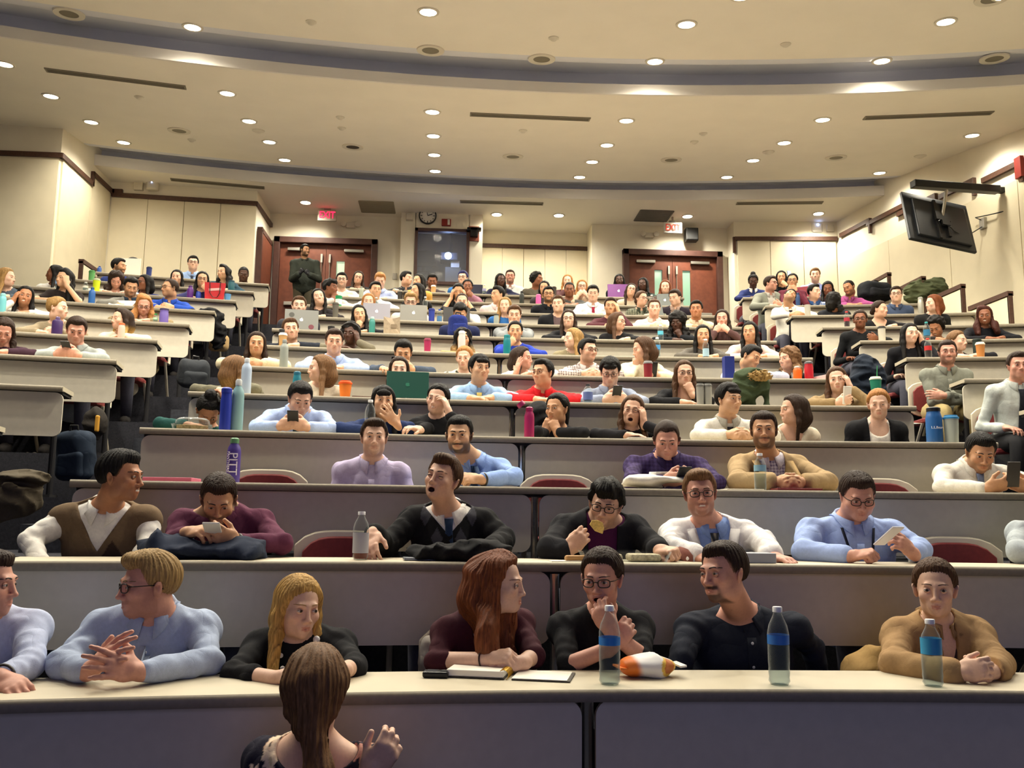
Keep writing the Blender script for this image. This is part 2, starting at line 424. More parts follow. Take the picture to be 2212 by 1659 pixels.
# ------------------------------------------------------------------ projection booth window
YF = YB-.28
b0 = aty(897, 494, YF); b1 = aty(1012, 618, YF)
ow = struct(empty('window_1', ((b0[0]+b1[0])/2, YF, b1[2])))
def rel(o): return Matrix.Translation(-o.location)
g = MB()
x0, x1, z0, z1 = b0[0], b1[0], b1[2], b0[2]; fw = .055
for c, d in ((((x0+x1)/2, YF-.02, z1-fw/2), (x1-x0, .1, fw)), (((x0+x1)/2, YF-.02, z0+fw/2), (x1-x0, .1, fw)), ((x0+fw/2, YF-.02, (z0+z1)/2), (fw, .1, z1-z0)), ((x1-fw/2, YF-.02, (z0+z1)/2), (fw, .1, z1-z0))): g.box(c, d)
g.build('window_frame', M_DFRAME, ow, M=rel(ow))
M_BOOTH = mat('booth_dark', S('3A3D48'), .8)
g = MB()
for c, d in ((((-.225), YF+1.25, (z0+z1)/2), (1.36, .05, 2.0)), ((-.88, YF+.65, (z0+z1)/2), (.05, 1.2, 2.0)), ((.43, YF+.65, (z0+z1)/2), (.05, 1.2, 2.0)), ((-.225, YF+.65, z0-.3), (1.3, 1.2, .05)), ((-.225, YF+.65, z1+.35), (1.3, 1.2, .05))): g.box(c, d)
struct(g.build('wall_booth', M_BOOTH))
g = MB(); g.box(((x0+x1)/2, YF-.0, (z0+z1)/2), (x1-x0-2*fw, .008, z1-z0-2*fw))
g.build('window_pane', mat('booth_glass', (.9, .92, .96), .03, alpha=.12), ow, M=rel(ow))
# front of the booth, built round the window
g = MB()
for u0, u1, v0, v1 in ((-.98, x0+.01, 3.5, hi), (x1-.01, .53, 3.5, hi), (x0, x1, 3.5, z0+.01), (x0, x1, z1-.01, hi)):
    g.box(((u0+u1)/2, YF+.02, (v0+v1)/2), (u1-u0, .06, v1-v0))
struct(g.build('wall_booth', M_WALL))
# projector and its pole
p = aty(968, 553, YF+.5)
pj = tag(empty('projector', p), 'ceiling-hung projector with a glowing blue lens behind the booth window', 'projector')
g = MB(); g.box((.02, .15, 0), (.34, .3, .16)); g.build('casing', mat('projector_casing', S('30323A'), .5), pj, bevel=.02)
g = MB(); g.lathe([(.05, -.02), (.062, 0), (.062, .03), (.05, .035)], 20, M=Matrix.Rotation(math.radians(90), 4, 'X')); g.build('lens', mat('lens_glow', (.6, .75, 1), .3, emit=(.45, .62, 1), estr=40), pj, smooth=True)
g = MB(); g.tube([(.05, .15, .07), (.05, .15, 1.0)], .03); g.build('pole', M_BLACK, pj)
light('projector_beam', 'POINT', tuple(p+np.array([0, -.12, 0])), 6, (.35, .5, 1), .05)
p = aty(915, 578, YF+.9)
mo = tag(empty('monitor', p), 'dark monitor standing inside the projection booth window', 'monitor')
g = MB(); g.box((0, 0, .18), (.5, .04, .32)); g.build('screen', M_BLACK, mo, bevel=.01)
g = MB(); g.box((0, .03, .0), (.07, .04, .2)); g.box((0, .03, -.09), (.24, .16, .02)); g.build('stand', M_BLACK, mo)
p = aty(978, 596, YF+.7)
g = MB(); g.box((0, 0, 0), (.3, .2, .3)); o = g.build('cabinet', mat('grey_metal', S('6C7270'), .6), None, bevel=.01); o.location = p
tag(o, 'grey equipment cabinet with a paper sheet inside the booth window', 'cabinet')
g = MB(); g.box((.04, -.11, .2), (.16, .004, .12)); o2 = g.build('paper_sheet', M_WHITE, o)

# ------------------------------------------------------------------ clock, signs, alarms, small wall boxes
def text(name, body, size, m, M, parent=None, ext=.004, align='CENTER'):
    c = bpy.data.curves.new(name, 'FONT'); c.body = body; c.size = size; c.extrude = ext; c.align_x = align; c.align_y = 'CENTER'
    t = bpy.data.objects.new(name, c); COL.objects.link(t); bpy.context.view_layer.update()
    me = bpy.data.meshes.new_from_object(t.evaluated_get(bpy.context.evaluated_depsgraph_get())); bpy.data.objects.remove(t)
    me.materials.clear(); me.materials.append(m); o = bpy.data.objects.new(name, me); link(o, parent); o.matrix_local = M
    return o
RX90 = Matrix.Rotation(math.radians(90), 4, 'X')
p = aty(924, 467, YF-.02); r_ = 19.5/FPX*YF
ck = tag(empty('wall_clock', p), 'round wall clock with black rim on the projection booth', 'clock')
g = MB(); g.lathe([(r_*.9, 0), (r_, .0), (r_, .05), (r_*.93, .06), (r_*.88, .05), (r_*.87, .02)], 40, M=RX90, cap=False); g.build('rim', M_BLACK, ck, smooth=True)
g = MB(); g.lathe([(r_*.89, .02), (r_*.89, .026)], 40, M=RX90); g.build('dial', M_WHITE, ck)
for k in range(12):
    a = math.radians(30*k); g = MB(); g.box((r_*.72*math.sin(a), -.03, r_*.72*math.cos(a)), (.012, .006, .035 if k % 3 == 0 else .022), Matrix.Rotation(a, 3, 'Y'))
    g.build('hour_mark', M_BLACK, ck)
for nm, ang, L, w in (('hour_hand', 70, .09, .012), ('minute_hand', 350, .13, .008)):
    a = math.radians(ang); g = MB(); g.box((L/2*math.sin(a), -.036, L/2*math.cos(a)), (w, .005, L), Matrix.Rotation(a, 3, 'Y')); g.build(nm, M_BLACK, ck)
def exit_sign(px, py, Y, lit, label, dz=0):
    p = aty(px, py, Y)
    r = tag(empty('exit_sign', p), label, 'exit sign')
    g = MB(); g.box((0, 0, 0), (.34, .06, .21)); g.build('housing', M_WHITE if not lit else mat('sign_grey', S('A8A090'), .5), r, bevel=.01)
    g = MB(); g.box((0, 0, .125), (.12, .06, .03)); g.box((0, 0, (.12+Z3-p[2])/2), (.03, .03, Z3-p[2]-.1)); g.build('hanger', M_STEEL, r)
    m = mat('exit_red', S('FF2A4A'), .4, emit=S('FF1E46'), estr=3.2) if lit else mat('exit_red_dull', S('C0301E'), .5, emit=S('E05038'), estr=.25)
    t = text('lettering', 'EXIT', .165, m, Matrix.Translation((0, -.033, 0)) @ RX90, r)
    t.scale = (.86, 1.1, 1)
    return r
exit_sign(707, 466, YB-.35, True, 'glowing red EXIT sign above the left double door')
exit_sign(1453, 493, YB-.55, False, 'white EXIT sign with pale red letters above the right double door')
def wallbox(name, px, py, Y, d, m, label, cat, bevel=.008, led=None):
    p = aty(px, py, Y); g = MB(); g.box((0, 0, 0), d); o = g.build(name, m, None, bevel=bevel); o.location = p
    tag(o, label, cat)
    if led is not None:
        g = MB(); g.lathe([(.018, 0), (.018, .012)], 12, M=RX90, c=(0, -d[1]/2, led)); g.build('indicator_light', mat('blue_led', (.4, .55, 1), .4, emit=(.35, .5, 1), estr=25), o)
    return o
M_BOXW = mat('off_white_box', S('D4CCB8'), .5)
wallbox('speaker_box', 300, 402, YRL+.02, (.15, .1, .16), M_BOXW, 'small off-white box on the rear-left wall beside the sensor', 'wall box', .012)
wallbox('motion_sensor', 330, 400, YRL+.0, (.2, .12, .19), M_BOXW, 'off-white sensor with blue light on the rear-left wall', 'sensor', .03, .05)
wallbox('motion_sensor', 885, 446, YF-.05, (.2, .12, .19), M_BOXW, 'off-white sensor with blue light beside the clock', 'sensor', .03, .05)
wallbox('speaker_box', 885, 469, YF-.05, (.13, .1, .13), M_BOXW, 'small off-white box under the sensor left of the clock', 'wall box', .012)
wallbox('motion_sensor', 1764, 493, 15.82, (.22, .12, .2), M_WHITE, 'rounded white sensor on the rear-right wall', 'sensor', .04, .05)
wallbox('speaker_box', 1792, 494, 15.78, (.14, .1, .14), M_BOXW, 'small off-white box on the rear-right wall beside the sensor', 'wall box', .012)
o = wallbox('alarm_strobe', 964, 481, YF-.03, (.17, .06, .13), mat('alarm_red', S('8E2B22'), .45), 'red fire alarm strobe to the right of the clock', 'fire alarm', .008)
g = MB(); g.box((.045, -.035, .0), (.04, .02, .1)); g.build('strobe_lens', M_WHITE, o)
p = aty(1024, 504, YF-.02); r = tag(empty('alarm_horn', p), 'black alarm horn on a red-brown plate at the booth corner', 'alarm horn')
g = MB(); g.box((0, 0, -.01), (.19, .03, .28)); g.build('back_plate', mat('alarm_brown', S('8A4A38'), .5), r)
g = MB(); g.box((0, -.06, .0), (.14, .1, .17)); g.box((.0, -.06, .055), (.26, .1, .06)); g.build('horn', M_BLACK, r, bevel=.01)
def emergency(px, py, Y, label):
    r = tag(empty('emergency_light', aty(px, py, Y)), label, 'emergency light')
    g = MB(); g.box((0, 0, 0), (.18, .07, .1)); g.build('housing', M_BOXW, r, bevel=.015)
    for s in (-1, 1):
        g = MB(); g.lathe([(.03, 0), (.052, .04), (.052, .07), (.03, .075)], 14, M=Matrix.Translation((s*.13, -.0, .01)) @ RX90); g.build('lamp_head', M_BOXW, r, smooth=True)
emergency(758, 487, YB-.05, 'twin-headed emergency light right of the red EXIT sign')
emergency(1402, 508, YB-.05, 'twin-headed emergency light left of the white EXIT sign')
r = tag(empty('wall_speaker', aty(1493, 508, YB-.16)), 'black wall speaker to the right of the white EXIT sign', 'speaker')
g = MB(); g.box((0, 0, 0), (.24, .18, .25)); g.build('cabinet', M_BLACK, r, bevel=.015)
g = MB(); g.box((0, -.095, 0), (.2, .012, .21)); g.build('grille', mat('speaker_mesh', S('1E1E1E'), .7), r)
g = MB(); g.box((0, .12, 0), (.06, .1, .06)); g.build('bracket', M_BLACK, r)
wallbox('light_switch', 853, 597, YB-.01, (.08, .02, .12), M_STEEL, 'small metal switch plate on the wall right of the left double door', 'switch', .004)
g = MB(); p = aty(816, 445, YB-.9)
# ------------------------------------------------------------------ television on its wall arm
wp = onright(2152, 404)
p = aty(2026, 480, wp[1]-.25)
Yt = wp[1]-.25
tv = tag(empty('television', p), 'black flat television seen from behind, tilted, hung from a beam', 'television')
c4 = [Vector(aty(x, y, Yt+dy)) for x, y, dy in ((1945, 419, .1), (2084, 443, .25), (2107, 542, -.05), (1966, 522, -.2))]
cc = sum(c4, Vector())/4
tv.location = cc
ex = ((c4[1]-c4[0])+(c4[2]-c4[3])).normalized(); ez = ((c4[0]-c4[3])+(c4[1]-c4[2])).normalized(); ey = ez.cross(ex).normalized(); ex = ey.cross(ez)
TM = Matrix((ex, ey, ez)).transposed().to_4x4()
wv = ((c4[1]-c4[0]).length+(c4[2]-c4[3]).length)/2; hv = ((c4[0]-c4[3]).length+(c4[1]-c4[2]).length)/2
g = MB(); g.box((0, 0, 0), (wv, .05, hv)); g.box((.02, -.04, -.02), (wv*.8, .05, hv*.78)); g.build('casing', mat('tv_black', S('23262A'), .35), tv, bevel=.012, M=TM)
g = MB(); g.box((0, .028, 0), (wv*.95, .006, hv*.93)); g.build('screen', mat('tv_screen', S('0A0A0C'), .1), tv, M=TM)
g = MB(); g.box((-.07, -.08, -.02), (.04, .03, hv*.8)); g.box((.08, -.08, 0), (.04, .03, hv*.7)); g.box((0, -.1, .02), (.22, .04, .14)); g.box((.02, -.12, -.1), (.12, .03, .08)); g.build('mount_plate', M_BLACK, tv, M=TM)
g = MB(); g.tube([(.0, -.1, -.1), (.07, -.13, -.16), (.16, -.08, -.17), (.3, -.05, -.18)], .007, 6); g.tube([(-.02, -.1, -.02), (-.09, -.12, -.09), (-.05, -.1, -.16)], .006, 6); g.build('cable', M_BLACK, tv, M=TM)
ba = Vector(aty(1977, 402, Yt)); bb = Vector(aty(2150, 406, Yt+.1)); r = tag(empty('tv_mount', (ba+bb)/2), 'black beam and drop pole on the right wall that carries the television', 'wall mount')
t = bb-ba; t.z = 0
g = MB(); g.box((0, 0, 0), (t.length+.08, .13, .1), Matrix.Rotation(math.atan2(t.y, t.x), 3, 'Z')); g.box((t.length/2+.25, .06, .0), (.5, .08, .08)); g.build('beam', M_BLACK, r, bevel=.008)
pt = Vector(aty(2043, 412, Yt))-(ba+bb)/2
g = MB(); g.tube([pt+Vector((0, -.02, 0)), (cc-(ba+bb)/2)+Vector((.02, -.08, .05))], .022, 10); g.build('drop_pole', M_STEEL, r)
q = onright(2128, 483); q[0] -= .03
o = MB().box((0, 0, 0), (.05, .12, .16)).build('junction_box', M_STEEL, None, bevel=.006); o.location = q
tag(o, 'grey junction box with cables on the right wall beside the television', 'junction box')
q2 = onright(2174, 455)
g = MB(); g.tube([(-.02, 0, .05), (-.05, .1, .12), Vector(q2-q)*.6+Vector((-.04, 0, .03)), Vector(q2-q)], .008, 6); g.tube([(-.02, 0, -.05), (-.2, -.05, -.16), Vector(cc)-Vector(q)+Vector((.3, .05, -.15))], .008, 6); g.build('cable', M_BLACK, o)
o = MB().box((0, 0, 0), (.06, .14, .3)).build('fire_pull_box', mat('alarm_red', S('8E2B22'), .45), None, bevel=.006); q = onright(2208, 362); q[0] -= .04; o.location = q
tag(o, 'red alarm box at the right edge under the wall trim', 'fire alarm')

# ------------------------------------------------------------------ ceiling fixtures
LW = 185
def downlight(px, py, lev, k, where, glare=1.0):
    p = onceil(px, py, lev); M = ceil_matrix(p, lev)
    r = empty('downlight'); r.matrix_world = M
    tag(r, where, 'ceiling light', 'recessed round ceiling downlights')
    g = MB(); g.lathe([(.088, -.012), (.115, -.012), (.118, .004), (.086, .004), (.088, -.012)], 24, cap=False); g.build('trim_ring', M_RING, r, smooth=True)
    g = MB(); g.lathe([(.086, -.008), (.086, .0)], 24); g.build('diffuser', M_LAMP, r)
    q = M @ Vector((0, 0, -.03))
    light('downlight_lamp', 'SPOT', q, LW*k, (1, .93, .77), .09, target=q+Vector((0, 0, -1)), spot=math.radians(155), blend=.7)
    return r
row3 = 'rear strip of the ceiling'
DL = [
 (416, 58, 1, .55, 'oval-looking downlight on the front ceiling near the left rim of the curve'),
 (925, 25, 1, 1, 'downlight at the top edge, middle of the front ceiling'),
 (1483, 52, 1, 1, 'dim downlight on the front ceiling, above the glaring one'),
 (2043, 46, 1, 1, 'dim downlight on the front ceiling at the far right top'),
 (1415, 132, 1, .7, 'glaring downlight close to the front cove, middle right'),
 (1905, 131, 1, .6, 'glaring downlight close to the front cove, far right'),
 (10, 138, 2, .7, 'glaring downlight cut by the left picture edge'),
 (110, 207, 2, .8, 'glaring downlight below the end of the long left air slot'),
 (197, 263, 2, .7, 'bright downlight above the left wall corner'),
 (267, 307, 2, .8, 'small dim downlight just before the rear cove at far left'),
 (491, 201, 2, 1.2, 'glaring downlight right of the long left air slot'),
 (538, 261, 2, .8, 'dim oval downlight between two glaring ones on the left'),
 (582, 306, 2, 1, 'bright downlight left of the dark ceiling speaker'),
 (615, 345, 2, .8, 'small dim downlight at the rear cove, left of middle'),
 (934, 241, 2, 1.2, 'front glaring downlight of the middle file of four'),
 (936, 293, 2, 1, 'second glaring downlight of the middle file of four'),
 (938, 334, 2, .8, 'third, dim downlight of the middle file of four'),
 (940, 369, 2, .8, 'rearmost dim downlight of the middle file of four'),
 (1353, 260, 2, 1.2, 'glaring front downlight of the file right of middle'),
 (1311, 313, 2, 1, 'second downlight of the file right of middle'),
 (1279, 349, 2, 1, 'third downlight of the file right of middle'),
 (1252, 382, 2, .9, 'rearmost downlight of the file right of middle'),
 (1777, 258, 2, 1.2, 'glaring downlight left of the right air slot'),
 (1694, 308, 2, 1, 'tilted bright downlight before the starry one'),
 (1627, 346, 2, 1.6, 'brightest, starry downlight of the middle ceiling'),
 (1570, 382, 2, .8, 'small dim downlight at the rear cove, right of middle'),
 (2100, 292, 2, .6, 'bright downlight near the right wall'),
 (1900, 373, 2, .55, 'bright downlight at the rear cove near the television'),
 (660, 437, 3, .9, 'downlight on the rear strip above the left double door'),
 (1073, 463, 3, .8, 'downlight on the rear strip right of the booth'),
 (1207, 465, 3, .8, 'downlight on the rear strip in the middle recess'),
 (1485, 467, 3, 1.5, 'glaring downlight on the rear strip above the right double door'),
 (1768, 461, 3, 1.0, 'downlight on the rear strip above the rear-right wall')]
for d in DL: downlight(*d)
# lamps of the same kind further forward, over the front rows
for i, (x, y) in enumerate(((-4.2, 6.6), (-1.4, 7.0), (1.4, 7.2), (4.2, 7.0), (-2.6, 7.8), (0, 8.0), (2.8, 8.1), (5.4, 7.9), (-3.0, 5.2), (-.4, 5.3), (2.2, 5.3), (4.8, 5.2), (-5.4, 5.2), (-3.9, 5.9), (7.2, 5.2), (-3.2, 3.35), (4.6, 3.35), (-.6, 3.45), (2.2, 3.45))):
    p = (x, y, zc1(x, y)); M = ceil_matrix(p, 1); r = empty('downlight'); r.matrix_world = M
    tag(r, 'recessed round downlight over the front rows, above the picture', 'ceiling light', 'downlights over the front rows')
    g = MB(); g.lathe([(.088, -.012), (.115, -.012), (.118, .004), (.086, .004), (.088, -.012)], 24, cap=False); g.build('trim_ring', M_RING, r, smooth=True)
    g = MB(); g.lathe([(.086, -.008), (.086, .0)], 24); g.build('diffuser', M_LAMP, r)
    q = M @ Vector((0, 0, -.03)); light('downlight_lamp', 'SPOT', q, LW*(1.6 if y > 6 else 1.75 if y > 5 else .34), (1, .93, .78), .09, target=q+Vector((0, 0, -1)), spot=math.radians(155), blend=.7)
def disc(name, px, py, lev, r0, r1, m0, m1, label, cat, sz=1):
    p = onceil(px, py, lev); M = ceil_matrix(p, lev); r = empty(name); r.matrix_world = M; tag(r, label, cat)
    g = MB(); g.lathe([(r1, -.01), (r0, -.014), (r0+.004, .004), (r1, .004), (r1, -.01)], 28, cap=False); g.build('trim_ring', m0, r, smooth=True)
    g = MB(); g.lathe([(r1+.002, -.006), (r1+.002, .0)], 28); g.build('grille', m1, r)
for px, py, lev, label, dark in (
 (149, 29, 1, 'round ceiling speaker in the top left corner of the ceiling', 0), (930, 108, 1, 'round ceiling speaker behind the top middle downlight', 0),
 (1170, 127, 1, 'round ceiling speaker with wide ring right of middle', 0), (2148, 126, 1, 'round ceiling speaker at the far right of the front ceiling', 0),
 (2142, -3, 1, 'round ceiling speaker cut by the top picture edge at right', 0),
 (387, 282, 2, 'round ceiling speaker behind the left air slot', 0), (762, 317, 2, 'dark round ceiling speaker left of middle', 1),
 (1108, 338, 2, 'round ceiling speaker right of the middle file of lights', 0), (1450, 345, 2, 'round ceiling speaker before the rear cove, right', 0),
 (1806, 340, 2, 'round ceiling speaker near the right wall', 0)):
    disc('ceiling_speaker', px, py, lev, .16, .1, M_RING, mat('dark_grille', S('3A342C'), .7) if dark else M_GRILLE, label, 'ceiling speaker')
for px, py, lev, label in ((672, 47, 1, 'tiny sprinkler head on the front ceiling, left'), (1196, 82, 1, 'tiny sprinkler head above the wide-ringed speaker'),
 (1697, 95, 1, 'tiny sprinkler head between two glaring front lights'), (300, 209, 2, 'tiny sprinkler head under the left air slot'),
 (735, 253, 2, 'front one of two tiny sprinkler heads left of middle'), (738, 276, 2, 'rear one of two tiny sprinkler heads left of middle'),
 (1130, 282, 2, 'tiny sprinkler head under the middle air slot'), (1519, 288, 2, 'front one of two tiny sprinkler heads right of middle'),
 (1500, 306, 2, 'rear one of two tiny sprinkler heads right of middle'), (414, 302, 2, 'tiny sprinkler head near the rear cove, left'),
 (558, 282, 2, 'small round detector behind the dim oval downlight'), (1660, 328, 2, 'small round detector beside the starry downlight'),
 (1988, 337, 2, 'small round detector near the right wall')):
    p = onceil(px, py, lev); M = ceil_matrix(p, lev); k = 'smoke_detector' if 'detector' in label else 'sprinkler_head'; s = 1.5 if k[1] == 'm' else 1
    o = MB().lathe([(.02*s, -.035), (.03*s, -.03), (.045*s, -.012), (.06*s, -.008), (.06*s, .002)], 18).build(k, M_RING, None, smooth=True); o.matrix_world = M; tag(o, label, 'smoke detector' if s > 1 else 'sprinkler', None)
def slot(xa, ya, xb, yb, lev, w, label):
    a = Vector(onceil(xa, ya, lev)); b = Vector(onceil(xb, yb, lev)); p = (a+b)/2; L = (b-a).length
    M = ceil_matrix(p, lev); loc = M.to_3x3().inverted() @ (b-a); ang = math.atan2(loc.y, loc.x)
    r = empty('air_slot'); r.matrix_world = M @ Matrix.Rotation(ang, 4, 'Z'); tag(r, label, 'air diffuser')
    g = MB()
    for s in (-1, 1): g.box((0, s*w/2, -.006), (L, .02, .016)); g.box((s*L/2, 0, -.006), (.02, w+.02, .016))
    g.build('frame', M_GRILLE, r)
    g = MB()
    for k in range(3): g.box((0, -w*.3+k*w*.3, -.002), (L, w*.16, .012))
    g.build('slat', mat('slot_slat', S('6A6456'), .7), r)
slot(100, 150, 400, 188, 2, .12, 'long dark air slot on the middle ceiling, left')
slot(1017, 246, 1273, 257, 2, .12, 'long dark air slot on the middle ceiling, centre')
slot(1868, 254, 2142, 243, 2, .12, 'long dark air slot on the middle ceiling, right')
slot(370, 387, 570, 405, 3, .1, 'thin air slot on the rear strip, left')
slot(995, 435, 1172, 440, 3, .1, 'thin air slot on the rear strip, centre')
slot(1592, 439, 1776, 437, 3, .1, 'thin air slot on the rear strip, right')
for px, py, lev, label, m in ((1412, 466, 3, 'dark square return-air grille above the right double door', mat('dark_return', S('5A5650'), .7)), (815, 447, 3, 'beige return-air grille above the left double door', mat('pale_return', S('8F8672'), .7))):
    p = onceil(px, py, lev); r = empty('return_grille', p); tag(r, label, 'ceiling grille')
    g = MB()
    for s in (-1, 1): g.box((s*.3, 0, -.006), (.03, .6, .014)); g.box((0, s*.3, -.006), (.6, .03, .014))
    g.build('frame', m, r)
    g = MB()
    for k in range(12): g.box((0, -.27+k*.049, -.002), (.58, .04, .008))
    g.build('slat', m, r)

# ------------------------------------------------------------------ desks
def sweep(prof, rho, xa, xb, z, step=.12):
    """closed profile [(v, w)] (v behind the front edge, w above z) swept along the row's arc"""
    k = max(2, int((xb-xa)/step)); v = []; f = []; P = len(prof)
    for i in range(k+1):
        x = xa+(xb-xa)*i/k; t = (x-CX)/rho
        for a, w in prof: v.append((CX+(rho+a)*math.sin(t), CYC+(rho+a)*math.cos(t), z+w))
    for i in range(k):
        for j in range(P):
            a = i*P+j; b = i*P+(j+1) % P; f.append((a, b, b+P, a+P))
    f.append(tuple(range(P))); f.append(tuple(k*P+j for j in range(P-1, -1, -1)))
    return v, f
TOPP = [(.012, 0), (.36, 0), (.36, -.03), (.012, -.03)]
EDGEP = [(.012, -.0005), (.004, -.004), (0, -.012), (0, -.028), (.004, -.036), (.02, -.038), (.05, -.036), (.05, -.03), (.013, -.03)]
def panel_mesh(rho, xa, xb, z0, z1, v0=.06, th=.02, r=.05):
    xs = [xa+r*(1-math.cos(math.radians(a))) for a in (0, 15, 30, 45, 60, 75, 90)]
    k = max(2, int((xb-xa-2*r)/.12)); xs += [xa+r+(xb-xa-2*r)*i/k for i in range(1, k)]
    xs += [xb-r*(1-math.cos(math.radians(a))) for a in (90, 75, 60, 45, 30, 15, 0)]
    v = []; f = []
    for x in xs:
        d = min(x-xa, xb-x); c = 0 if d >= r else r-math.sqrt(max(0, r*r-(r-d)**2)); t = (x-CX)/rho
        for vv, zz in ((v0, z0+c), (v0, z1-c), (v0+th, z1-c), (v0+th, z0+c)): v.append((CX+(rho+vv)*math.sin(t), CYC+(rho+vv)*math.cos(t), zz))
    for i in range(len(xs)-1):
        for j in range(4): a = i*4+j; b = i*4+(j+1) % 4; f.append((a, a+4, b+4, b))
    f.append((0, 1, 2, 3)); n = (len(xs)-1)*4; f.append((n+3, n+2, n+1, n))
    return v, f
def ORD(n): return ['front', 'second', 'third', 'fourth', 'fifth', 'sixth', 'seventh', 'eighth', 'ninth', 'tenth', 'eleventh', 'twelfth'][n]
def desk(n, xa, xb, seams, label, group):
    rho = rown(n); z = zd(n); s = lambda x: arclen(rho, x)
    r = tag(empty('lecture_desk', polar(rho, s((xa+xb)/2), tier(n))), label, 'desk', group); Mi = Matrix.Translation(-r.location)
    def put(name, vf, m, sm=False):
        return MB().add(*vf).build(name, m, r, smooth=sm, M=Mi)
    put('worktop', sweep(TOPP, rho, s(xa), s(xb), z), M_TOP)
    put('edge_band', sweep(EDGEP, rho, s(xa)-.004, s(xb)+.004, z), M_EDGE, True)
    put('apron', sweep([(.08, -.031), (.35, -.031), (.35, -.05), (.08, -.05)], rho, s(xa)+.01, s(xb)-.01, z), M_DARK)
    xs = [xa]+seams+[xb]
    for i in range(len(xs)-1):
        a = s(xs[i])+(.0 if i == 0 else .022); b = s(xs[i+1])-(.0 if i == len(xs)-2 else .022)
        put('front_panel', panel_mesh(rho, a, b, z-.335, z-.04), M_PANEL)
    for x in ([xa+.12]+seams+[xb-.12]):
        px = polar(rho+(.1 if x in seams else .24), s(x), 0); g = MB()
        g.tube([(px[0], px[1], tier(n)), (px[0], px[1], z-.03)], .02, 10); g.box((px[0], px[1], tier(n)+.01), (.24, .06, .02), Matrix.Rotation(-(x-CX)/rho+math.pi/2, 3, 'Z'))
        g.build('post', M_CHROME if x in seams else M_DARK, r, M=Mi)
    return r
CL, CR, LR, RL = -1.80, 3.38, -2.59, 4.23
for n in range(12):
    xa, xb = CL, CR; seams = [.454]
    if n == 0: xa, xb = -2.6, 4.4
    if n == 1: xa, xb = -1.70, 3.4
    if n == 3: xb = 3.4
    desk(n, xa, xb, seams, '%s curved desk of the middle block, counted from the stage' % ORD(n), 'curved desks of the middle block')
LE = {11: -4.8, 10: -4.75, 9: -4.95, 8: -5.4}
for n in range(3, 12):
    desk(n, LE.get(n, -6.6), LR, [], '%s row desk of the left wing across the aisle steps' % ORD(n), 'desks of the left wing')
RE = {11: 6.28, 10: 6.2, 9: 6.35, 8: 6.45}
for n in range(4, 12):
    desk(n, RL, RE.get(n, 7.4), [], '%s row desk of the right wing across the aisle steps' % ORD(n), 'desks of the right wing')
# stepped ledge walls with wooden caps at the wing ends
def ledge(a, b, X, n, label, drop=.42):
    p = atx(*a, X); q = atx(*b, X); z = (p[2]+q[2])/2
    r = tag(empty('ledge_wall', (X, (p[1]+q[1])/2, z-.9)), label, 'ledge wall')
    g = MB(); y0, y1 = sorted((p[1], q[1])); g.box((0, 0, .43), (.05, y1-y0, .86)); g.build('panel', M_VINYL, r)
    g = MB(); g.box((0, 0, .9), (.07, y1-y0+.03, .055)); g.box((0, -(y1-y0)/2, .65), (.05, .03, .5)); g.build('wooden_cap', M_TRIM, r)

# ------------------------------------------------------------------ implicit-surface mesher for bodies, clothes and hair
F4 = np.float32
def _a(p): return np.asarray(p, F4)
def cap(a, b, ra, rb=None):
    a = _a(a); b = _a(b); rb = ra if rb is None else rb; ab = b-a; L = float(ab @ ab)+1e-9; dr = F4(rb-ra); ra = F4(ra)
    def f(P):
        q = P-a; t = np.clip(q @ ab/F4(L), 0, 1); q = q-t[..., None]*ab
        return np.sqrt(np.einsum('...i,...i', q, q))-(ra+dr*t)
    return f
def ell(c, r, Rm=None):
    c = _a(c); r = _a(r)
    def f(P):
        q = P-c
        if Rm is not None: q = q @ Rm
        q = q/r; k0 = np.sqrt(np.einsum('...i,...i', q, q))+F4(1e-6); q = q/r; k1 = np.sqrt(np.einsum('...i,...i', q, q))+F4(1e-6)
        return k0*(k0-1)/k1
    return f
def loc(f, o, Rm, s=1.0):                              # evaluate f in a local frame
    o = _a(o); Rm = _a(Rm); s = F4(s)
    return lambda P: f((P-o) @ Rm/s)*s
def smin(a, b, k):
    if k <= 0: return np.minimum(a, b)
    h = np.clip(.5+.5*(b-a)/F4(k), 0, 1); return b+(a-b)*h-F4(k)*h*(1-h)
def smax(a, b, k): return -smin(-a, -b, k)
def evalp(pl, P):
    D = np.full(P.shape[:-1], .5, F4)
    for f, op, k in pl:
        d = f(P)
        D = smin(D, d, k) if op == 'u' else smax(D, -d, k) if op == 's' else smax(D, d, k) if op == 'i' else D+d
    return D
B = 8
_off = np.stack(np.meshgrid(*[np.arange(B)]*3, indexing='ij'), -1).reshape(-1, 3).astype(F4)
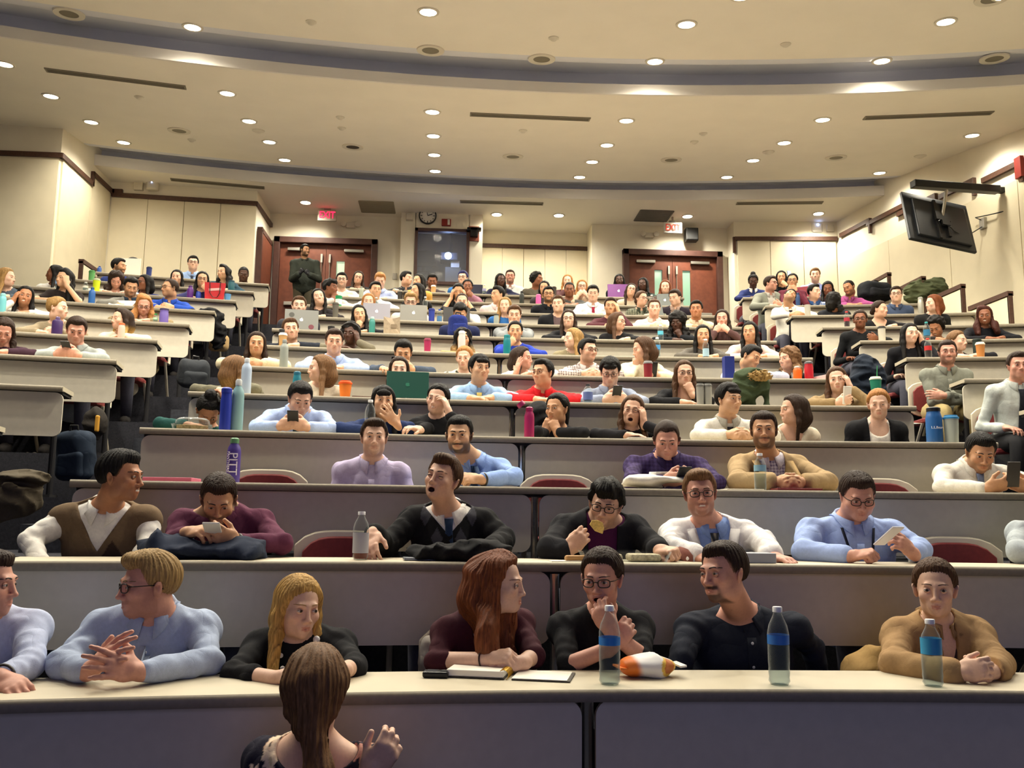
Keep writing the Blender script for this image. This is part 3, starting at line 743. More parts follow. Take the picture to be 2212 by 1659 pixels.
def polygonize(pl, lo, hi, h):
    """surface nets on the blocks the surface passes through -> vertices, quads"""
    lo = np.asarray(lo, float); nb = np.maximum(1, np.ceil((np.asarray(hi)-lo)/h/B)).astype(int); n = nb*B
    bi = np.stack(np.meshgrid(*[np.arange(k) for k in nb], indexing='ij'), -1).reshape(-1, 3)
    cen = (lo+(bi*B+(B-1)/2)*h).astype(F4); Rb = h*B*.87
    D = np.full(len(bi), .5, F4); near = []
    for f, op, k in pl:
        d = f(cen)
        near.append(None if op in 'in' else d)
        D = smin(D, d, k) if op == 'u' else smax(D, -d, k) if op == 's' else smax(D, d, k) if op == 'i' else D+d
    act = np.abs(D) < Rb*1.7+.004
    ai = np.nonzero(act)[0]
    V = np.full((len(ai), B**3), .5, F4)
    for (f, op, k), d in zip(pl, near):
        sel = slice(None) if d is None else np.nonzero(d[ai] < Rb*1.6+.05)[0]
        if d is not None and len(sel) == 0: continue
        o = (lo+bi[ai[sel]]*(B*h)).astype(F4)
        P = o[:, None, :]+_off*F4(h)
        dd = f(P); cur = V[sel]
        V[sel] = smin(cur, dd, k) if op == 'u' else smax(cur, -dd, k) if op == 's' else smax(cur, dd, k) if op == 'i' else cur+dd
    G = np.where(D < 0, F4(-1), F4(1)).reshape(nb)
    G = np.broadcast_to(G[:, None, :, None, :, None], (nb[0], B, nb[1], B, nb[2], B)).copy()
    bx = bi[ai]; G[bx[:, 0], :, bx[:, 1], :, bx[:, 2], :] = V.reshape(-1, B, B, B)
    G = G.reshape(n)
    S = G < 0
    c = np.zeros(np.array(n)-1, np.uint8)
    for i in (0, 1):
        for j in (0, 1):
            for k in (0, 1): c += S[i:n[0]-1+i, j:n[1]-1+j, k:n[2]-1+k]
    idx = np.argwhere((c > 0) & (c < 8))
    if len(idx) == 0: return np.zeros((0, 3)), np.zeros((0, 4), int)
    cid = np.full(c.shape, -1, np.int32); cid[tuple(idx.T)] = np.arange(len(idx))
    cv = np.empty((len(idx), 2, 2, 2), F4)
    for i in (0, 1):
        for j in (0, 1):
            for k in (0, 1): cv[:, i, j, k] = G[idx[:, 0]+i, idx[:, 1]+j, idx[:, 2]+k]
    acc = np.zeros((len(idx), 3)); cnt = np.zeros(len(idx))
    for ax in range(3):
        for u in (0, 1):
            for w in (0, 1):
                s0 = [0, 0, 0]; s1 = [0, 0, 0]; oth = [q for q in range(3) if q != ax]
                s0[oth[0]] = s1[oth[0]] = u; s0[oth[1]] = s1[oth[1]] = w; s1[ax] = 1
                A = cv[:, s0[0], s0[1], s0[2]]; Bq = cv[:, s1[0], s1[1], s1[2]]; m = (A < 0) != (Bq < 0)
                t = np.where(m, A/np.where(m, A-Bq, 1), 0)
                p = np.zeros((len(idx), 3)); p[:, oth[0]] = u; p[:, oth[1]] = w; p[:, ax] = t
                acc += p*m[:, None]; cnt += m
    v = lo+(idx+acc/np.maximum(cnt, 1)[:, None])*h
    quads = []
    for ax in range(3):
        oth = [q for q in range(3) if q != ax]
        sl0 = [slice(1, -1)]*3; sl1 = [slice(1, -1)]*3; sl0[ax] = slice(0, -1); sl1[ax] = slice(1, None)
        a = S[tuple(sl0)]; b = S[tuple(sl1)]
        e = np.argwhere(a != b)
        if len(e) == 0: continue
        inside = a[tuple(e.T)]
        e = e+1; e[:, ax] -= 1
        def cell(u, w):
            q = e.copy(); q[:, oth[0]] += u; q[:, oth[1]] += w; return cid[tuple(q.T)]
        Q = np.stack([cell(-1, -1), cell(0, -1), cell(0, 0), cell(-1, 0)], 1)
        flip = inside if ax != 1 else ~inside
        Q[~flip] = Q[~flip][:, ::-1]
        quads.append(Q)
    q = np.concatenate(quads); q = q[(q >= 0).all(1)]
    return v, q
def relax(v, q, it=1, lam=.5):
    for _ in range(it):
        s = np.zeros_like(v); c = np.zeros(len(v))
        for a, b in ((0, 1), (1, 2), (2, 3), (3, 0)):
            np.add.at(s, q[:, a], v[q[:, b]]); np.add.at(s, q[:, b], v[q[:, a]]); np.add.at(c, q[:, a], 1); np.add.at(c, q[:, b], 1)
        v = v+lam*(s/np.maximum(c, 1)[:, None]-v)
    return v
def wav(P, f, seed=0):                                 # cheap smooth noise, about -1..1
    r = np.random.RandomState(seed); o = 0
    for i in range(4):
        d = r.normal(size=3); d = d/np.linalg.norm(d)*f*(.7+.6*r.rand()); e = r.normal(size=3)*f*.5
        o = o+np.sin(P @ _a(d)+F4(r.rand()*6)+np.sin(P @ _a(e)+F4(r.rand()*6)))
    return o*F4(.3)
def sstep(a, b, x): t = np.clip((x-a)/(b-a), 0, 1); return t*t*(3-2*t)

def thin(v, q, c, m, cell):
    """coarsen what the clothes or the desk cover: merge masked vertices on a grid; returns triangles"""
    t = np.concatenate([q[:, [0, 1, 2]], q[:, [0, 2, 3]]]); mi = np.nonzero(m)[0]
    if len(mi) == 0: return v, t, c
    k = np.floor(v[mi]/cell).astype(np.int64); k -= k.min(0); k = (k[:, 0]*4096+k[:, 1])*4096+k[:, 2]
    u, inv = np.unique(k, return_inverse=True); n0 = int((~m).sum()); idx = np.empty(len(v), np.int64); idx[~m] = np.arange(n0); idx[mi] = n0+inv
    cnt = np.bincount(inv).astype(float); vs = np.stack([np.bincount(inv, v[mi, j])/cnt for j in range(3)], 1); cs = np.stack([np.bincount(inv, c[mi, j])/cnt for j in range(3)], 1)
    t = idx[t]; t = t[(t[:, 0] != t[:, 1]) & (t[:, 1] != t[:, 2]) & (t[:, 0] != t[:, 2])]
    _, f = np.unique(np.sort(t, 1), axis=0, return_index=True)
    return np.concatenate([v[~m], vs]), t[np.sort(f)], np.concatenate([c[~m], cs])

# ------------------------------------------------------------------ people
SKIN = {'f': S('D9AB90'), 'p': S('DFB59C'), 't': S('C99873'), 'a': S('D2A582'), 'm': S('B27B59'), 'b': S('87563D'), 'd': S('4A2D20'), 'r': S('D29A84')}
HAIRC = {'k': S('14110F'), 'b': S('2E2018'), 'm': S('4A3322'), 'l': S('6E5034'), 'd': S('8E6E42'), 'y': S('B08A4C'), 'r': S('6A3A20'), 'g': S('9C6B3C'), 'u': S('2A2B55'), 'a': S('3E1F18'), 'w': S('C9A765'), 'h': S('94784C')}
SKIN = {k: tuple(.92*x for x in c) for k, c in SKIN.items()}
def rotz(a): c, s = math.cos(a), math.sin(a); return np.array([[c, -s, 0], [s, c, 0], [0, 0, 1]])
def rotx(a): c, s = math.cos(a), math.sin(a); return np.array([[1, 0, 0], [0, c, -s], [0, s, c]])
def roty(a): c, s = math.cos(a), math.sin(a); return np.array([[c, 0, s], [0, 1, 0], [-s, 0, c]])
def nrm(v): v = np.asarray(v, float); return v/(np.linalg.norm(v)+1e-9)

def hand_prims(Wp, d, n, side, pose='relax', s=1.0):
    """palm, four fingers, thumb; d along the hand, n out of the palm, side +1 thumb on +u"""
    d = nrm(d); n = nrm(np.asarray(n)-d*np.dot(n, d)); u = np.cross(d, n)*side
    R3 = np.stack([u, d, n], 1); L = []
    Wp = np.asarray(Wp, float)
    L.append((cap(Wp-d*.02, Wp+d*.025*s, .023*s, .026*s), 'u', .01))
    L.append((ell(Wp+d*.055*s, (.040*s, .050*s, .0165*s), R3), 'u', .012))
    L.append((ell(Wp+d*.03*s+u*.022*s+n*.008*s, (.018*s, .032*s, .016*s), R3), 'u', .01))
    A = {'relax': (25, 35, 25), 'flat': (6, 8, 6), 'fist': (75, 95, 60), 'pinch': (50, 45, 25), 'hold': (45, 60, 40), 'spread': (12, 16, 12), 'clasp': (55, 50, 30)}[pose]
    for i, (o, l) in enumerate(((.029, .074), (.010, .083), (-.010, .077), (-.029, .061))):
        k = 1+(i-1.5)*.06; p = Wp+d*(.092-.004*abs(i-1)**1.5)*s+u*o*s; a = 0
        sp = (.16 if pose == 'spread' else .05)*(1.5-i)
        dv = nrm(d+u*sp)
        for j, fr in enumerate((.44, .31, .25)):
            a += math.radians(A[j]*k*(1 if j else .9)); q = p+(dv*math.cos(a)+n*math.sin(a))*l*fr*s
            L.append((cap(p, q, (.0092-.001*j)*s, (.0086-.001*j)*s), 'u', .004 if j else .008)); p = q
    t0 = Wp+d*.03*s+u*.028*s+n*.006*s
    tv = {'flat': d*.55+u*.85+n*.1, 'spread': d*.45+u*.9+n*.15, 'fist': d*.7+u*.25+n*.6, 'pinch': d*.75+u*.25+n*.65}.get(pose, d*.7+u*.55+n*.45)
    t1 = t0+nrm(tv)*.038*s; t2 = t1+nrm(tv+d*.4-u*.25)*.03*s
    L.append((cap(t0, t1, .0125*s, .0105*s), 'u', .01)); L.append((cap(t1, t2, .0105*s, .0085*s), 'u', .004))
    return L

def head_prims(o):
    """local frame: x to its left (picture right when facing us), y backwards, z up; origin between the eyes' height"""
    w = o.get('fw', 1.0); m = o.get('mouth', 0); fat = o.get('fat', 0); fem = o['fem']; L = []
    jw = (.78 if fem else 1.0)*w
    L.append((ell((0, .012, .032), (.076, .097, .088)), 'u', 0))
    L.append((ell((0, -.020, -.035), ((.0585 if fem else .0625)*w+.008*fat, .069, .080)), 'u', .03))
    L.append((ell((0, -.066, -.095 if not fem else -.091), (.024*jw+.006*fat, .022, .02)), 'u', .028))
    for s in (-1, 1):
        L.append((ell((s*.046*jw, -.004, -.066), (.017+.010*fat, .032, .032)), 'u', .03))
        L.append((ell((s*.040*w, -.060, -.026), (.022+.006*fat, .020, .018)), 'u', .028))
    L.append((cap((-.034, -.084, .019), (.034, -.084, .019), (.0090 if fem else .0125)), 'u', .018))
    for s in (-1, 1): L.append((ell((s*.032, -.101, .000), (.0165, .017, .0115)), 's', .014))
    nl = o.get('nose', .965 if fem else 1.0)
    L.append((cap((0, -.090, .012), (0, -.106*nl, -.033), .0072, .0100), 'u', .011))
    L.append((ell((0, -.1085*nl, -.037), (.0105, .0120, .0092)), 'u', .006))
    for s in (-1, 1): L.append((ell((s*.0125, -.096, -.0405), (.0080, .012, .0075)), 'u', .006))
    for s in (-1, 1): L.append((ell((s*.0062, -.102, -.0475), (.0035, .005, .003)), 's', .003))
    L.append((ell((0, -.0785, -.064), (.031, .0145, .023)), 'u', .016))
    sm = .004 if o.get('smile') else 0; lw = .023 if o.get('smile') else .019
    for s in (-1, 1):
        L.append((cap((0, -.0905, -.0635), (s*lw, -.0800, -.0672+sm), .0052, .0030), 'u', .006))
        L.append((cap((0, -.0895, -.0740-m*.012), (s*lw*.85, -.0805, -.0700+sm-m*.005), .0072 if fem else .0062, .0034), 'u', .006))
    if m > .2: L.append((ell((0, -.091, -.0685-m*.008), (.012+.006*m, .024, .004+.010*m)), 's', .002))
    else: L.append((cap((-lw, -.0830, -.0672+sm), (lw, -.0830, -.0672+sm), .0020), 's', .002)); L.append((cap((-.013, -.0950, -.0687), (.013, -.0950, -.0687), .0022), 's', .002))
    if not o.get('noear') and not (o['hair'] in ('long', 'straight', 'wavy', 'curly', 'bob') and not o.get('ear')):
        for s in (-1, 1):
            L.append((ell((s*.0795, .010, -.010), (.0085, .019, .031), roty(s*.28) @ rotz(s*.35)), 'u', .006))
            L.append((ell((s*.0865, .006, -.008), (.005, .010, .017), rotz(s*.3)), 's', .004))
    return L
def ptint(Q, o):
    """skin colour, lips, stubble and beard as the person has them, in head-local coordinates"""
    sk = np.array(SKIN[o['skin']]); x, y, z = Q[:, 0], Q[:, 1], Q[:, 2]; n = len(Q)
    c = np.tile(sk, (n, 1))
    inhead = (np.abs(x) < .12) & (y < .13) & (y > -.15) & (z > -.14) & (z < .14)
    nz = wav(_a(Q), 55, o['seed'])
    c *= (1+.05*nz)[:, None]
    front = sstep(-.03, -.07, y)*inhead
    def blend(m, col): 
        nonlocal c
        c = c*(1-m[:, None])+np.array(col)*m[:, None]
    ch = np.exp(-(((np.abs(x)-.042)/.018)**2+((z+.03)/.02)**2))*front
    blend(ch*.30, sk*np.array([1.05, .78, .74])); 
    blend(np.exp(-((x/.012)**2+((z+.036)/.012)**2))*front*.25, sk*np.array([1.03, .8, .76]))
    bd = o.get('beard', 0)
    if bd:
        bc = np.array(HAIRC[o.get('bc', o['hc'])])
        r = np.sqrt((x/.036)**2+((z+.068)/.026)**2)
        jaw = sstep(.80, 1.05, r)*sstep(-.030, -.062, z+(.028-np.abs(x))*.35*(np.abs(x) < .028))*sstep(.028, .0, y)
        mo = sstep(-.048, -.052, z)*sstep(-.065, -.061, z)*sstep(.036, .028, np.abs(x))
        side = sstep(.054, .062, np.abs(x))*sstep(.02, .0, y)*sstep(-.045, -.02, y)*sstep(.005, -.01, z)
        if o.get('goatee'): jaw = np.maximum(jaw, sstep(-.080, -.086, z)*sstep(-.03, -.05, y))*sstep(.042, .030, np.abs(x)); side = side*0
        mk = np.clip(jaw*(np.abs(x) > -1)+mo+side, 0, 1)*inhead*sstep(-.128, -.112, z)
        und = sstep(-.085, -.1, z)*sstep(.02, -.03, y)*inhead*sstep(-.135, -.12, z)*(0 if o.get('goatee') else 1)
        blend(np.clip(np.maximum(mk, und*.9)*bd*(.85+.15*nz), 0, 1), bc)
    sm = .004 if o.get('smile') else 0; m = o.get('mouth', 0); lw = .025 if o.get('smile') else .0195 if o['fem'] else .021
    up = ((x/lw)**2+((z+.0650-.5*sm)/.0050)**2) < 1
    lo_ = ((x/(lw*.92))**2+((z+.0735+m*.010-.3*sm)/.0058)**2) < 1
    lip = (up | lo_) & (y < -.074) & (y > -.125)
    blend(lip*(.75 if o['fem'] else .45), o.get('lip', sk*np.array([.78, .46, .42])))
    if m > .2:
        ins = (((x/(.0125+.006*m))**2+((z+.0685+m*.008)/(.0045+.0095*m))**2) < 1) & (y < -.06) & (y > -.125)
        blend(ins*1.0, (.05, .012, .012)); 
    if o.get('smile', 0) >= 2:
        t = (((x/.018)**2+((z+.0690-.003)/.0042)**2) < 1) & (y < -.07); blend(t*1., (.75, .68, .58))
    if 'glove' in o: blend((z < -.3)*1., S(o['glove']))
    buzz = o.get('buzz', 0)
    if buzz:
        zl = np.interp(y, HLY, HL['short']); blend(sstep(-.004, .006, z-zl)*inhead*buzz, HAIRC[o['hc']])
    return c
def eye_patch(o, det):
    """eyeballs with lids, brows: small finely coloured islands of the body mesh, local frame"""
    na, nr_ = ((28, 12) if det > 1 else (18, 8)); V = []; Fq = []; Cc = []
    sk = np.array(SKIN[o['skin']]); gx, gz = o.get('gaze', (0, 0)); op = o.get('eye', 1.18 if o['fem'] else 1.0)
    hp = head_prims(dict(o, noear=1)); iris = np.array(o.get('iris', (.05, .028, .016))); lash = np.array(HAIRC[o['hc']])*.5 if not o['fem'] else np.array((.02, .014, .012))
    for s in (-1, 1):
        c = np.array([s*.0315, -.0800, -.001]); R_ = .0128; b = len(V)
        for j in range(nr_+1):
            th = math.radians(72)*j/nr_
            for i in range(na):
                ph = 2*math.pi*i/na; dx = R_*math.sin(th)*math.cos(ph); dz = R_*math.sin(th)*math.sin(ph)
                V.append(c+np.array([dx*1.12, -R_*math.cos(th), dz])); 
                h0 = .0046*op*max(0, 1-(dx/.0125)**2); zz = dz+.0006
                if -h0*.85 < zz < h0:
                    r = math.hypot(dx-gx*.004, zz-gz*.002); col = (.008, .008, .01) if r < .0024 else iris if r < .0056 else (.46, .42, .38)
                elif h0 <= zz < h0+.0016: col = lash
                elif op < .3 and abs(zz+.002) < .0013 and abs(dx) < .011: col = lash
                else: col = sk*(.93 if zz > 0 else .95)
                Cc.append(col)
        for j in range(nr_):
            for i in range(na): Fq.append((b+j*na+i, b+(j+1)*na+i, b+(j+1)*na+(i+1) % na, b+j*na+(i+1) % na))
        b = len(V); K = 9; th = (.0022 if o['fem'] else .0034)*o.get('brow', 1); bcol = np.array(HAIRC[o.get('brc', o['hc'])])*.8
        for i in range(K):
            t = i/(K-1); x = s*(.012+.040*t); z = .0205+.0048*math.sin(min(1, t*1.2)*math.pi*.66)-.009*max(0, t-.6)-o.get('frown', 0)*.006*(1-t)
            r = th*(1-.6*t)*(.75 if i == 0 else 1)
            for k in (-1, 0, 1): V.append((x, -.15, z+k*r)); Cc.append(bcol)
        P = np.array(V[b:], F4); tt = np.zeros(len(P), F4)
        for _ in range(30): tt += evalp(hp, P+tt[:, None]*_a((0, 1, 0)))*F4(.85)
        for j in range(len(P)): V[b+j] = (P[j, 0], P[j, 1]+tt[j]-.0022 if j % 3 == 1 else P[j, 1]+tt[j]-.0006, P[j, 2])
        for i in range(K-1):
            for k in (0, 1): a_ = b+i*3+k; Fq.append((a_, a_+1, a_+4, a_+3))
    return np.array(V), np.array(Fq), np.array(Cc)
HLY = [-.14, -.080, -.066, -.050, -.035, -.020, .000, .020, .045, .13]
HL = {'short': [.078, .074, .070, .062, .026, -.004, -.014, -.022, -.045, -.070],
      'high':  [.090, .086, .082, .070, .030, -.002, -.012, -.020, -.045, -.068],
      'long':  [.088, .083, .075, .060, .034, -.004, -.05, -.09, -.10, -.11],
      'tight': [.082, .078, .071, .057, .028, .008, .004, -.010, -.040, -.066]}
def hair_prims(o, H, Rh, hs, T, Sc):
    st = o['hair']; L = []; seed = o['seed']; fem = o['fem']; Hw = lambda p: H+Rh @ (np.asarray(p, float)*hs)
    add = lambda f, op='u', k=.02: L.append((f, op, k))
    lc = lambda f: loc(f, H, Rh, hs)
    t = {'short': .012, 'buzz': .005, 'crop': .009, 'quiff': .011, 'curlytop': .017, 'slick': .009, 'bowl': .017, 'long': .012, 'straight': .012, 'wavy': .018, 'curly': .020, 'pony': .007, 'bun': .007, 'lowbun': .007, 'topbun': .007, 'lowtail': .016, 'afro': .03, 'bob': .015, 'thin': .004}[st]
    if fem and st in ('pony', 'bun', 'lowbun', 'topbun'): t = .012
    t = o.get('t', t)
    hl = HL['high' if o.get('high') else 'tight' if st in ('pony', 'bun', 'lowbun', 'topbun') else 'long' if st in ('long', 'straight', 'wavy', 'curly', 'afro', 'bob') else 'short']
    hl = np.array(hl)+o.get('hldz', 0)
    def capf(Q):
        d = ell((0, .0145, .0335), (.0768, .0965, .0880))(Q)
        z = np.interp(Q[..., 1], HLY, hl).astype(F4)
        ax_ = np.abs(Q[..., 0]); fr_ = Q[..., 1] < F4(-.04)
        z = z+fr_*(F4(.011 if not fem else .004)*np.exp(-((ax_-F4(.046))/F4(.014))**2)-F4(.004)*np.exp(-(ax_/F4(.02))**2))+wav(Q, 170, seed)*F4(.0045)
        z = z+o.get('part', 0)*np.abs(Q[..., 0]-F4(.012))*F4(-.5)*(Q[..., 1] < -.02)
        d = d-F4(.0015)-F4(t)*np.clip((Q[..., 2]-z)/F4(.030), 0, 1)
        return smax(d, (z-Q[..., 2])*F4(.8), .005)
    add(lc(capf), 'u', 0)
    vol = o.get('vol', 1.0); dn = np.array([0, 0, -1.0])
    ears = st in ('short', 'crop', 'quiff', 'slick', 'buzz', 'curlytop', 'bowl', 'thin')
    if st in ('short', 'crop', 'slick', 'bowl'): add(lc(ell((0, .000, .084), (.064, .080, .033*vol))), 'u', .02)
    if st == 'short': add(lc(ell((.01, -.050, .098), (.042, .030, .018*vol))), 'u', .02)
    if st == 'bowl': add(lc(ell((0, -.070, .062), (.060, .026, .024))), 'u', .012)
    if st == 'quiff': add(lc(ell((0, -.02, .095), (.060, .074, .036*vol))), 'u', .02); add(lc(ell((.006, -.072, .098), (.046, .030, .026*vol))), 'u', .015)
    if st == 'curlytop': add(lc(ell((0, -.012, .088), (.078, .092, .056*vol))), 'u', .02); add(lc(ell((0, -.075, .078), (.055, .026, .03))), 'u', .012)
    if ears:
        for s in (-1, 1): add(lc(ell((s*.088, .008, -.016), (.022, .024, .033))), 's', .006)
    Ln = o.get('len', .25); fr = o.get('fr', .02); sl = o.get('sides', 3); wd = o.get('wid', 1.0)
    if st in ('long', 'straight', 'wavy', 'curly', 'bob'):
        if st == 'bob': Ln = o.get('len', .13)
        for s, bit in ((-1, 1), (1, 2)):
            a = Hw((s*.064, -.022, .045)); b = Hw((s*.079, .006, -.035)); c = b+dn*.06+Rh @ np.array([s*.006, fr*.3-.01, 0]); 
            e = H+np.array([0, 0, -Ln])+Rh @ np.array([s*(.085+.02*(wd-1)), 0, 0])+T[:, 1]*(-.055 if sl & bit else .075)
            r = .021*wd; rc = r*1.05 if sl & bit else r*.7
            add(cap(a, b, .016, r), 'u', .02); add(cap(b, c, r, rc), 'u', .015); add(cap(c, e, rc, rc*.75), 'u', .02)
            if st in ('wavy', 'curly'): add(ell((c+e)/2+Rh @ np.array([s*.016, .02, 0]), (.034*wd, .038*wd, Ln*.42)), 'u', .03)
        a = Hw((0, .07, .03)); b = Hw((0, .082, -.06)); e = H+np.array([0, 0, -Ln])+T[:, 1]*.115
        add(cap(a, b, .058*wd, .062*wd), 'u', .03); add(cap(b, e, .062*wd, .05*wd), 'u', .03)
        add(lc(ell((0, -.115, -.035), (.064, .075, .088))), 's', .012)
        if o.get('bangs'): add(lc(ell((o['bangs']*.01, -.078, .052), (.056, .018, .030))), 'u', .012)
    if st in ('curly', 'afro'):
        k = o.get('big', 1.0)
        add(lc(ell((0, .03, .045), (.105*k, .105*k, .095*k))), 'u', .02); add(lc(ell((0, -.110, -.03), (.066, .07, .088))), 's', .012)
    if st == 'pony':
        tz = o.get('tailz', .035); p = [Hw((0, .098, tz)), Hw((0, .135, tz-.015))]; q = p[1]+dn*Ln+(Rh @ np.array([o.get('tailx', 0), .0, 0]))
        add(cap(p[0], p[1], .022, .026), 'u', .01); add(cap(p[1], q, .030, .016), 'u', .012)
    if st == 'lowtail':
        a = Hw((0, .065, .03)); b = Hw((-.004, .070, -.065)); c_ = Hw((-.018, .085, -.115)); e = c_+dn*Ln+Rh @ np.array([o.get('tailx', 0), .01, 0])
        add(cap(a, b, .058, .044), 'u', .03); add(cap(b, c_, .042, .030), 'u', .03); add(cap(c_, (c_+e)/2, .032, .040), 'u', .02); add(cap((c_+e)/2, e, .040, .016), 'u', .02)
        for s in (-1, 1): add(cap(Hw((s*.066, .0, .04)), Hw((s*.056, .05, -.05)), .022, .018), 'u', .03)
        L.append((lambda P: wav(P, 70, seed)*F4(.004), 'n', 0))
    if st == 'bun': add(lc(ell((0, .085, .088), (.042, .042, .036))), 'u', .008)
    if st == 'topbun': add(lc(ell((0, .03, .135), (.045, .05, .042))), 'u', .008)
    if st == 'lowbun': add(lc(ell((0, .118, -.015), (.045, .035, .04))), 'u', .008)
    amp, fq = {'afro': (.008, 130), 'curly': (.008, 110), 'curlytop': (.0075, 110), 'wavy': (.012, 40), 'buzz': (.0006, 200)}.get(st, (.0022, 0))
    if fq: L.append(((lambda P: wav(P, fq, seed)*F4(amp)), 'n', 0))
    if st not in ('afro', 'buzz'):
        ri = _a(Rh)
        def strand(P):
            q = (P-_a(H)) @ ri; th = np.arctan2(q[..., 0], q[..., 1]+F4(.02)); z = q[..., 2]
            return F4(.0014)*(np.sin(th*31+z*14+np.sin(z*40+seed))+np.sin(th*53-z*9+seed))
        L.append((strand, 'n', 0))
    if o.get('cut'): L.append((lc(ell((0, -.115, -.035), (.066, .078, .090))), 's', .01))
    return L
def hair_col(v, o, H, Rh, hs):
    q = ((v-H) @ Rh)/hs; th = np.arctan2(q[:, 0], q[:, 1]+.02); z = q[:, 2]
    n = .5*np.sin(th*47+z*8+2*np.sin(z*23+o['seed']))+.35*np.sin(th*91-z*11)+.3*wav(_a(v), 60, o['seed'])
    c = np.array(HAIRC[o['hc']])*(1+.30*n)[:, None]
    if 'hc2' in o:
        m = sstep(o.get('z2', -.05), o.get('z2', -.05)-.09, z)[:, None]; c = c*(1-m)+np.array(HAIRC[o['hc2']])*(1+.25*n)[:, None]*m
    if o['hair'] in ('short', 'crop', 'buzz', 'thin', 'slick', 'quiff') and not o['fem']:
        zl = np.interp(q[:, 1], HLY, HL['high' if o.get('high') else 'short']); m = (1-sstep(-.002, .016, z-zl))[:, None]*.6*(q[:, 1] > -.045)[:, None]
        c = c*(1-m)+np.array(SKIN[o['skin']])*.8*m
    return np.clip(c, .002, 1)
PAT = {}
def pattern(spec, q, v):
    """garment colour at torso-local q (x, y, z)"""
    k = spec[0]; c = np.array(S(spec[1])); n = len(q); x, z = q[:, 0], q[:, 2]
    if k == 'plain': out = np.tile(c, (n, 1))
    else:
        c2 = np.array(S(spec[2])); s = spec[3] if len(spec) > 3 else .012
        if k == 'stripe': m = (np.sin(x*2*np.pi/s) > .3)*1.
        elif k == 'hstripe': m = (np.sin(z*2*np.pi/s) > 0)*1.
        elif k == 'check': m = .5*((np.sin(x*2*np.pi/s) > .2)*1.+(np.sin(z*2*np.pi/s) > .2))
        elif k == 'plaid': m = .5*(np.abs(np.sin(x*np.pi/s)) > .8)+.5*(np.abs(np.sin(z*np.pi/s)) > .8)
        elif k == 'dots': m = sstep(.55, .75, wav(_a(v), 1/s, 5))
        elif k == 'argyle':
            m = ((np.abs((x/.055+.5) % 1-.5)*2+np.abs((z/.10+.25) % 1-.5)*2) < 1)*1.*(np.abs(x) < .13)*(q[:, 1] < .02)*(((np.floor(x/.055+.5)+np.floor(z/.10+.25)) % 2) == 0)
        elif k == 'floral':
            r = np.random.RandomState(3); m = np.zeros(n); hue = np.zeros((n, 3)); q = np.stack([q[:, 0], 0*q[:, 0], q[:, 2]+.6*np.abs(q[:, 1])], 1)
            for i in range(150):
                cc = np.array([r.uniform(-.28, .28), 0, r.uniform(-.32, .16)]); rad = r.uniform(.014, .030)
                d = q-cc; dist = np.linalg.norm(d, axis=1); ang = np.arctan2(d[:, 2], d[:, 0])
                k_ = (dist < rad*(.72+.28*np.cos(5*ang+i)))*1.
                tone = np.array([S('C9A58A'), S('B07E72'), S('D6BFA6'), S('8A5A56')][i % 4])*(1-.4*(dist < rad*.25))[:, None]
                hue = np.where(k_[:, None] > 0, tone, hue); m = np.maximum(m, k_)
            return np.tile(c, (n, 1))*(1-m[:, None])+hue*m[:, None]
        elif k == 'vest':   # brown front with a darker diamond field
            m = ((np.abs((x-.06)/.07)+np.abs((z+.20)/.12)) < 1)*1.
        else: m = np.zeros(n)
        out = c*(1-m[:, None])+c2*m[:, None]
    return out

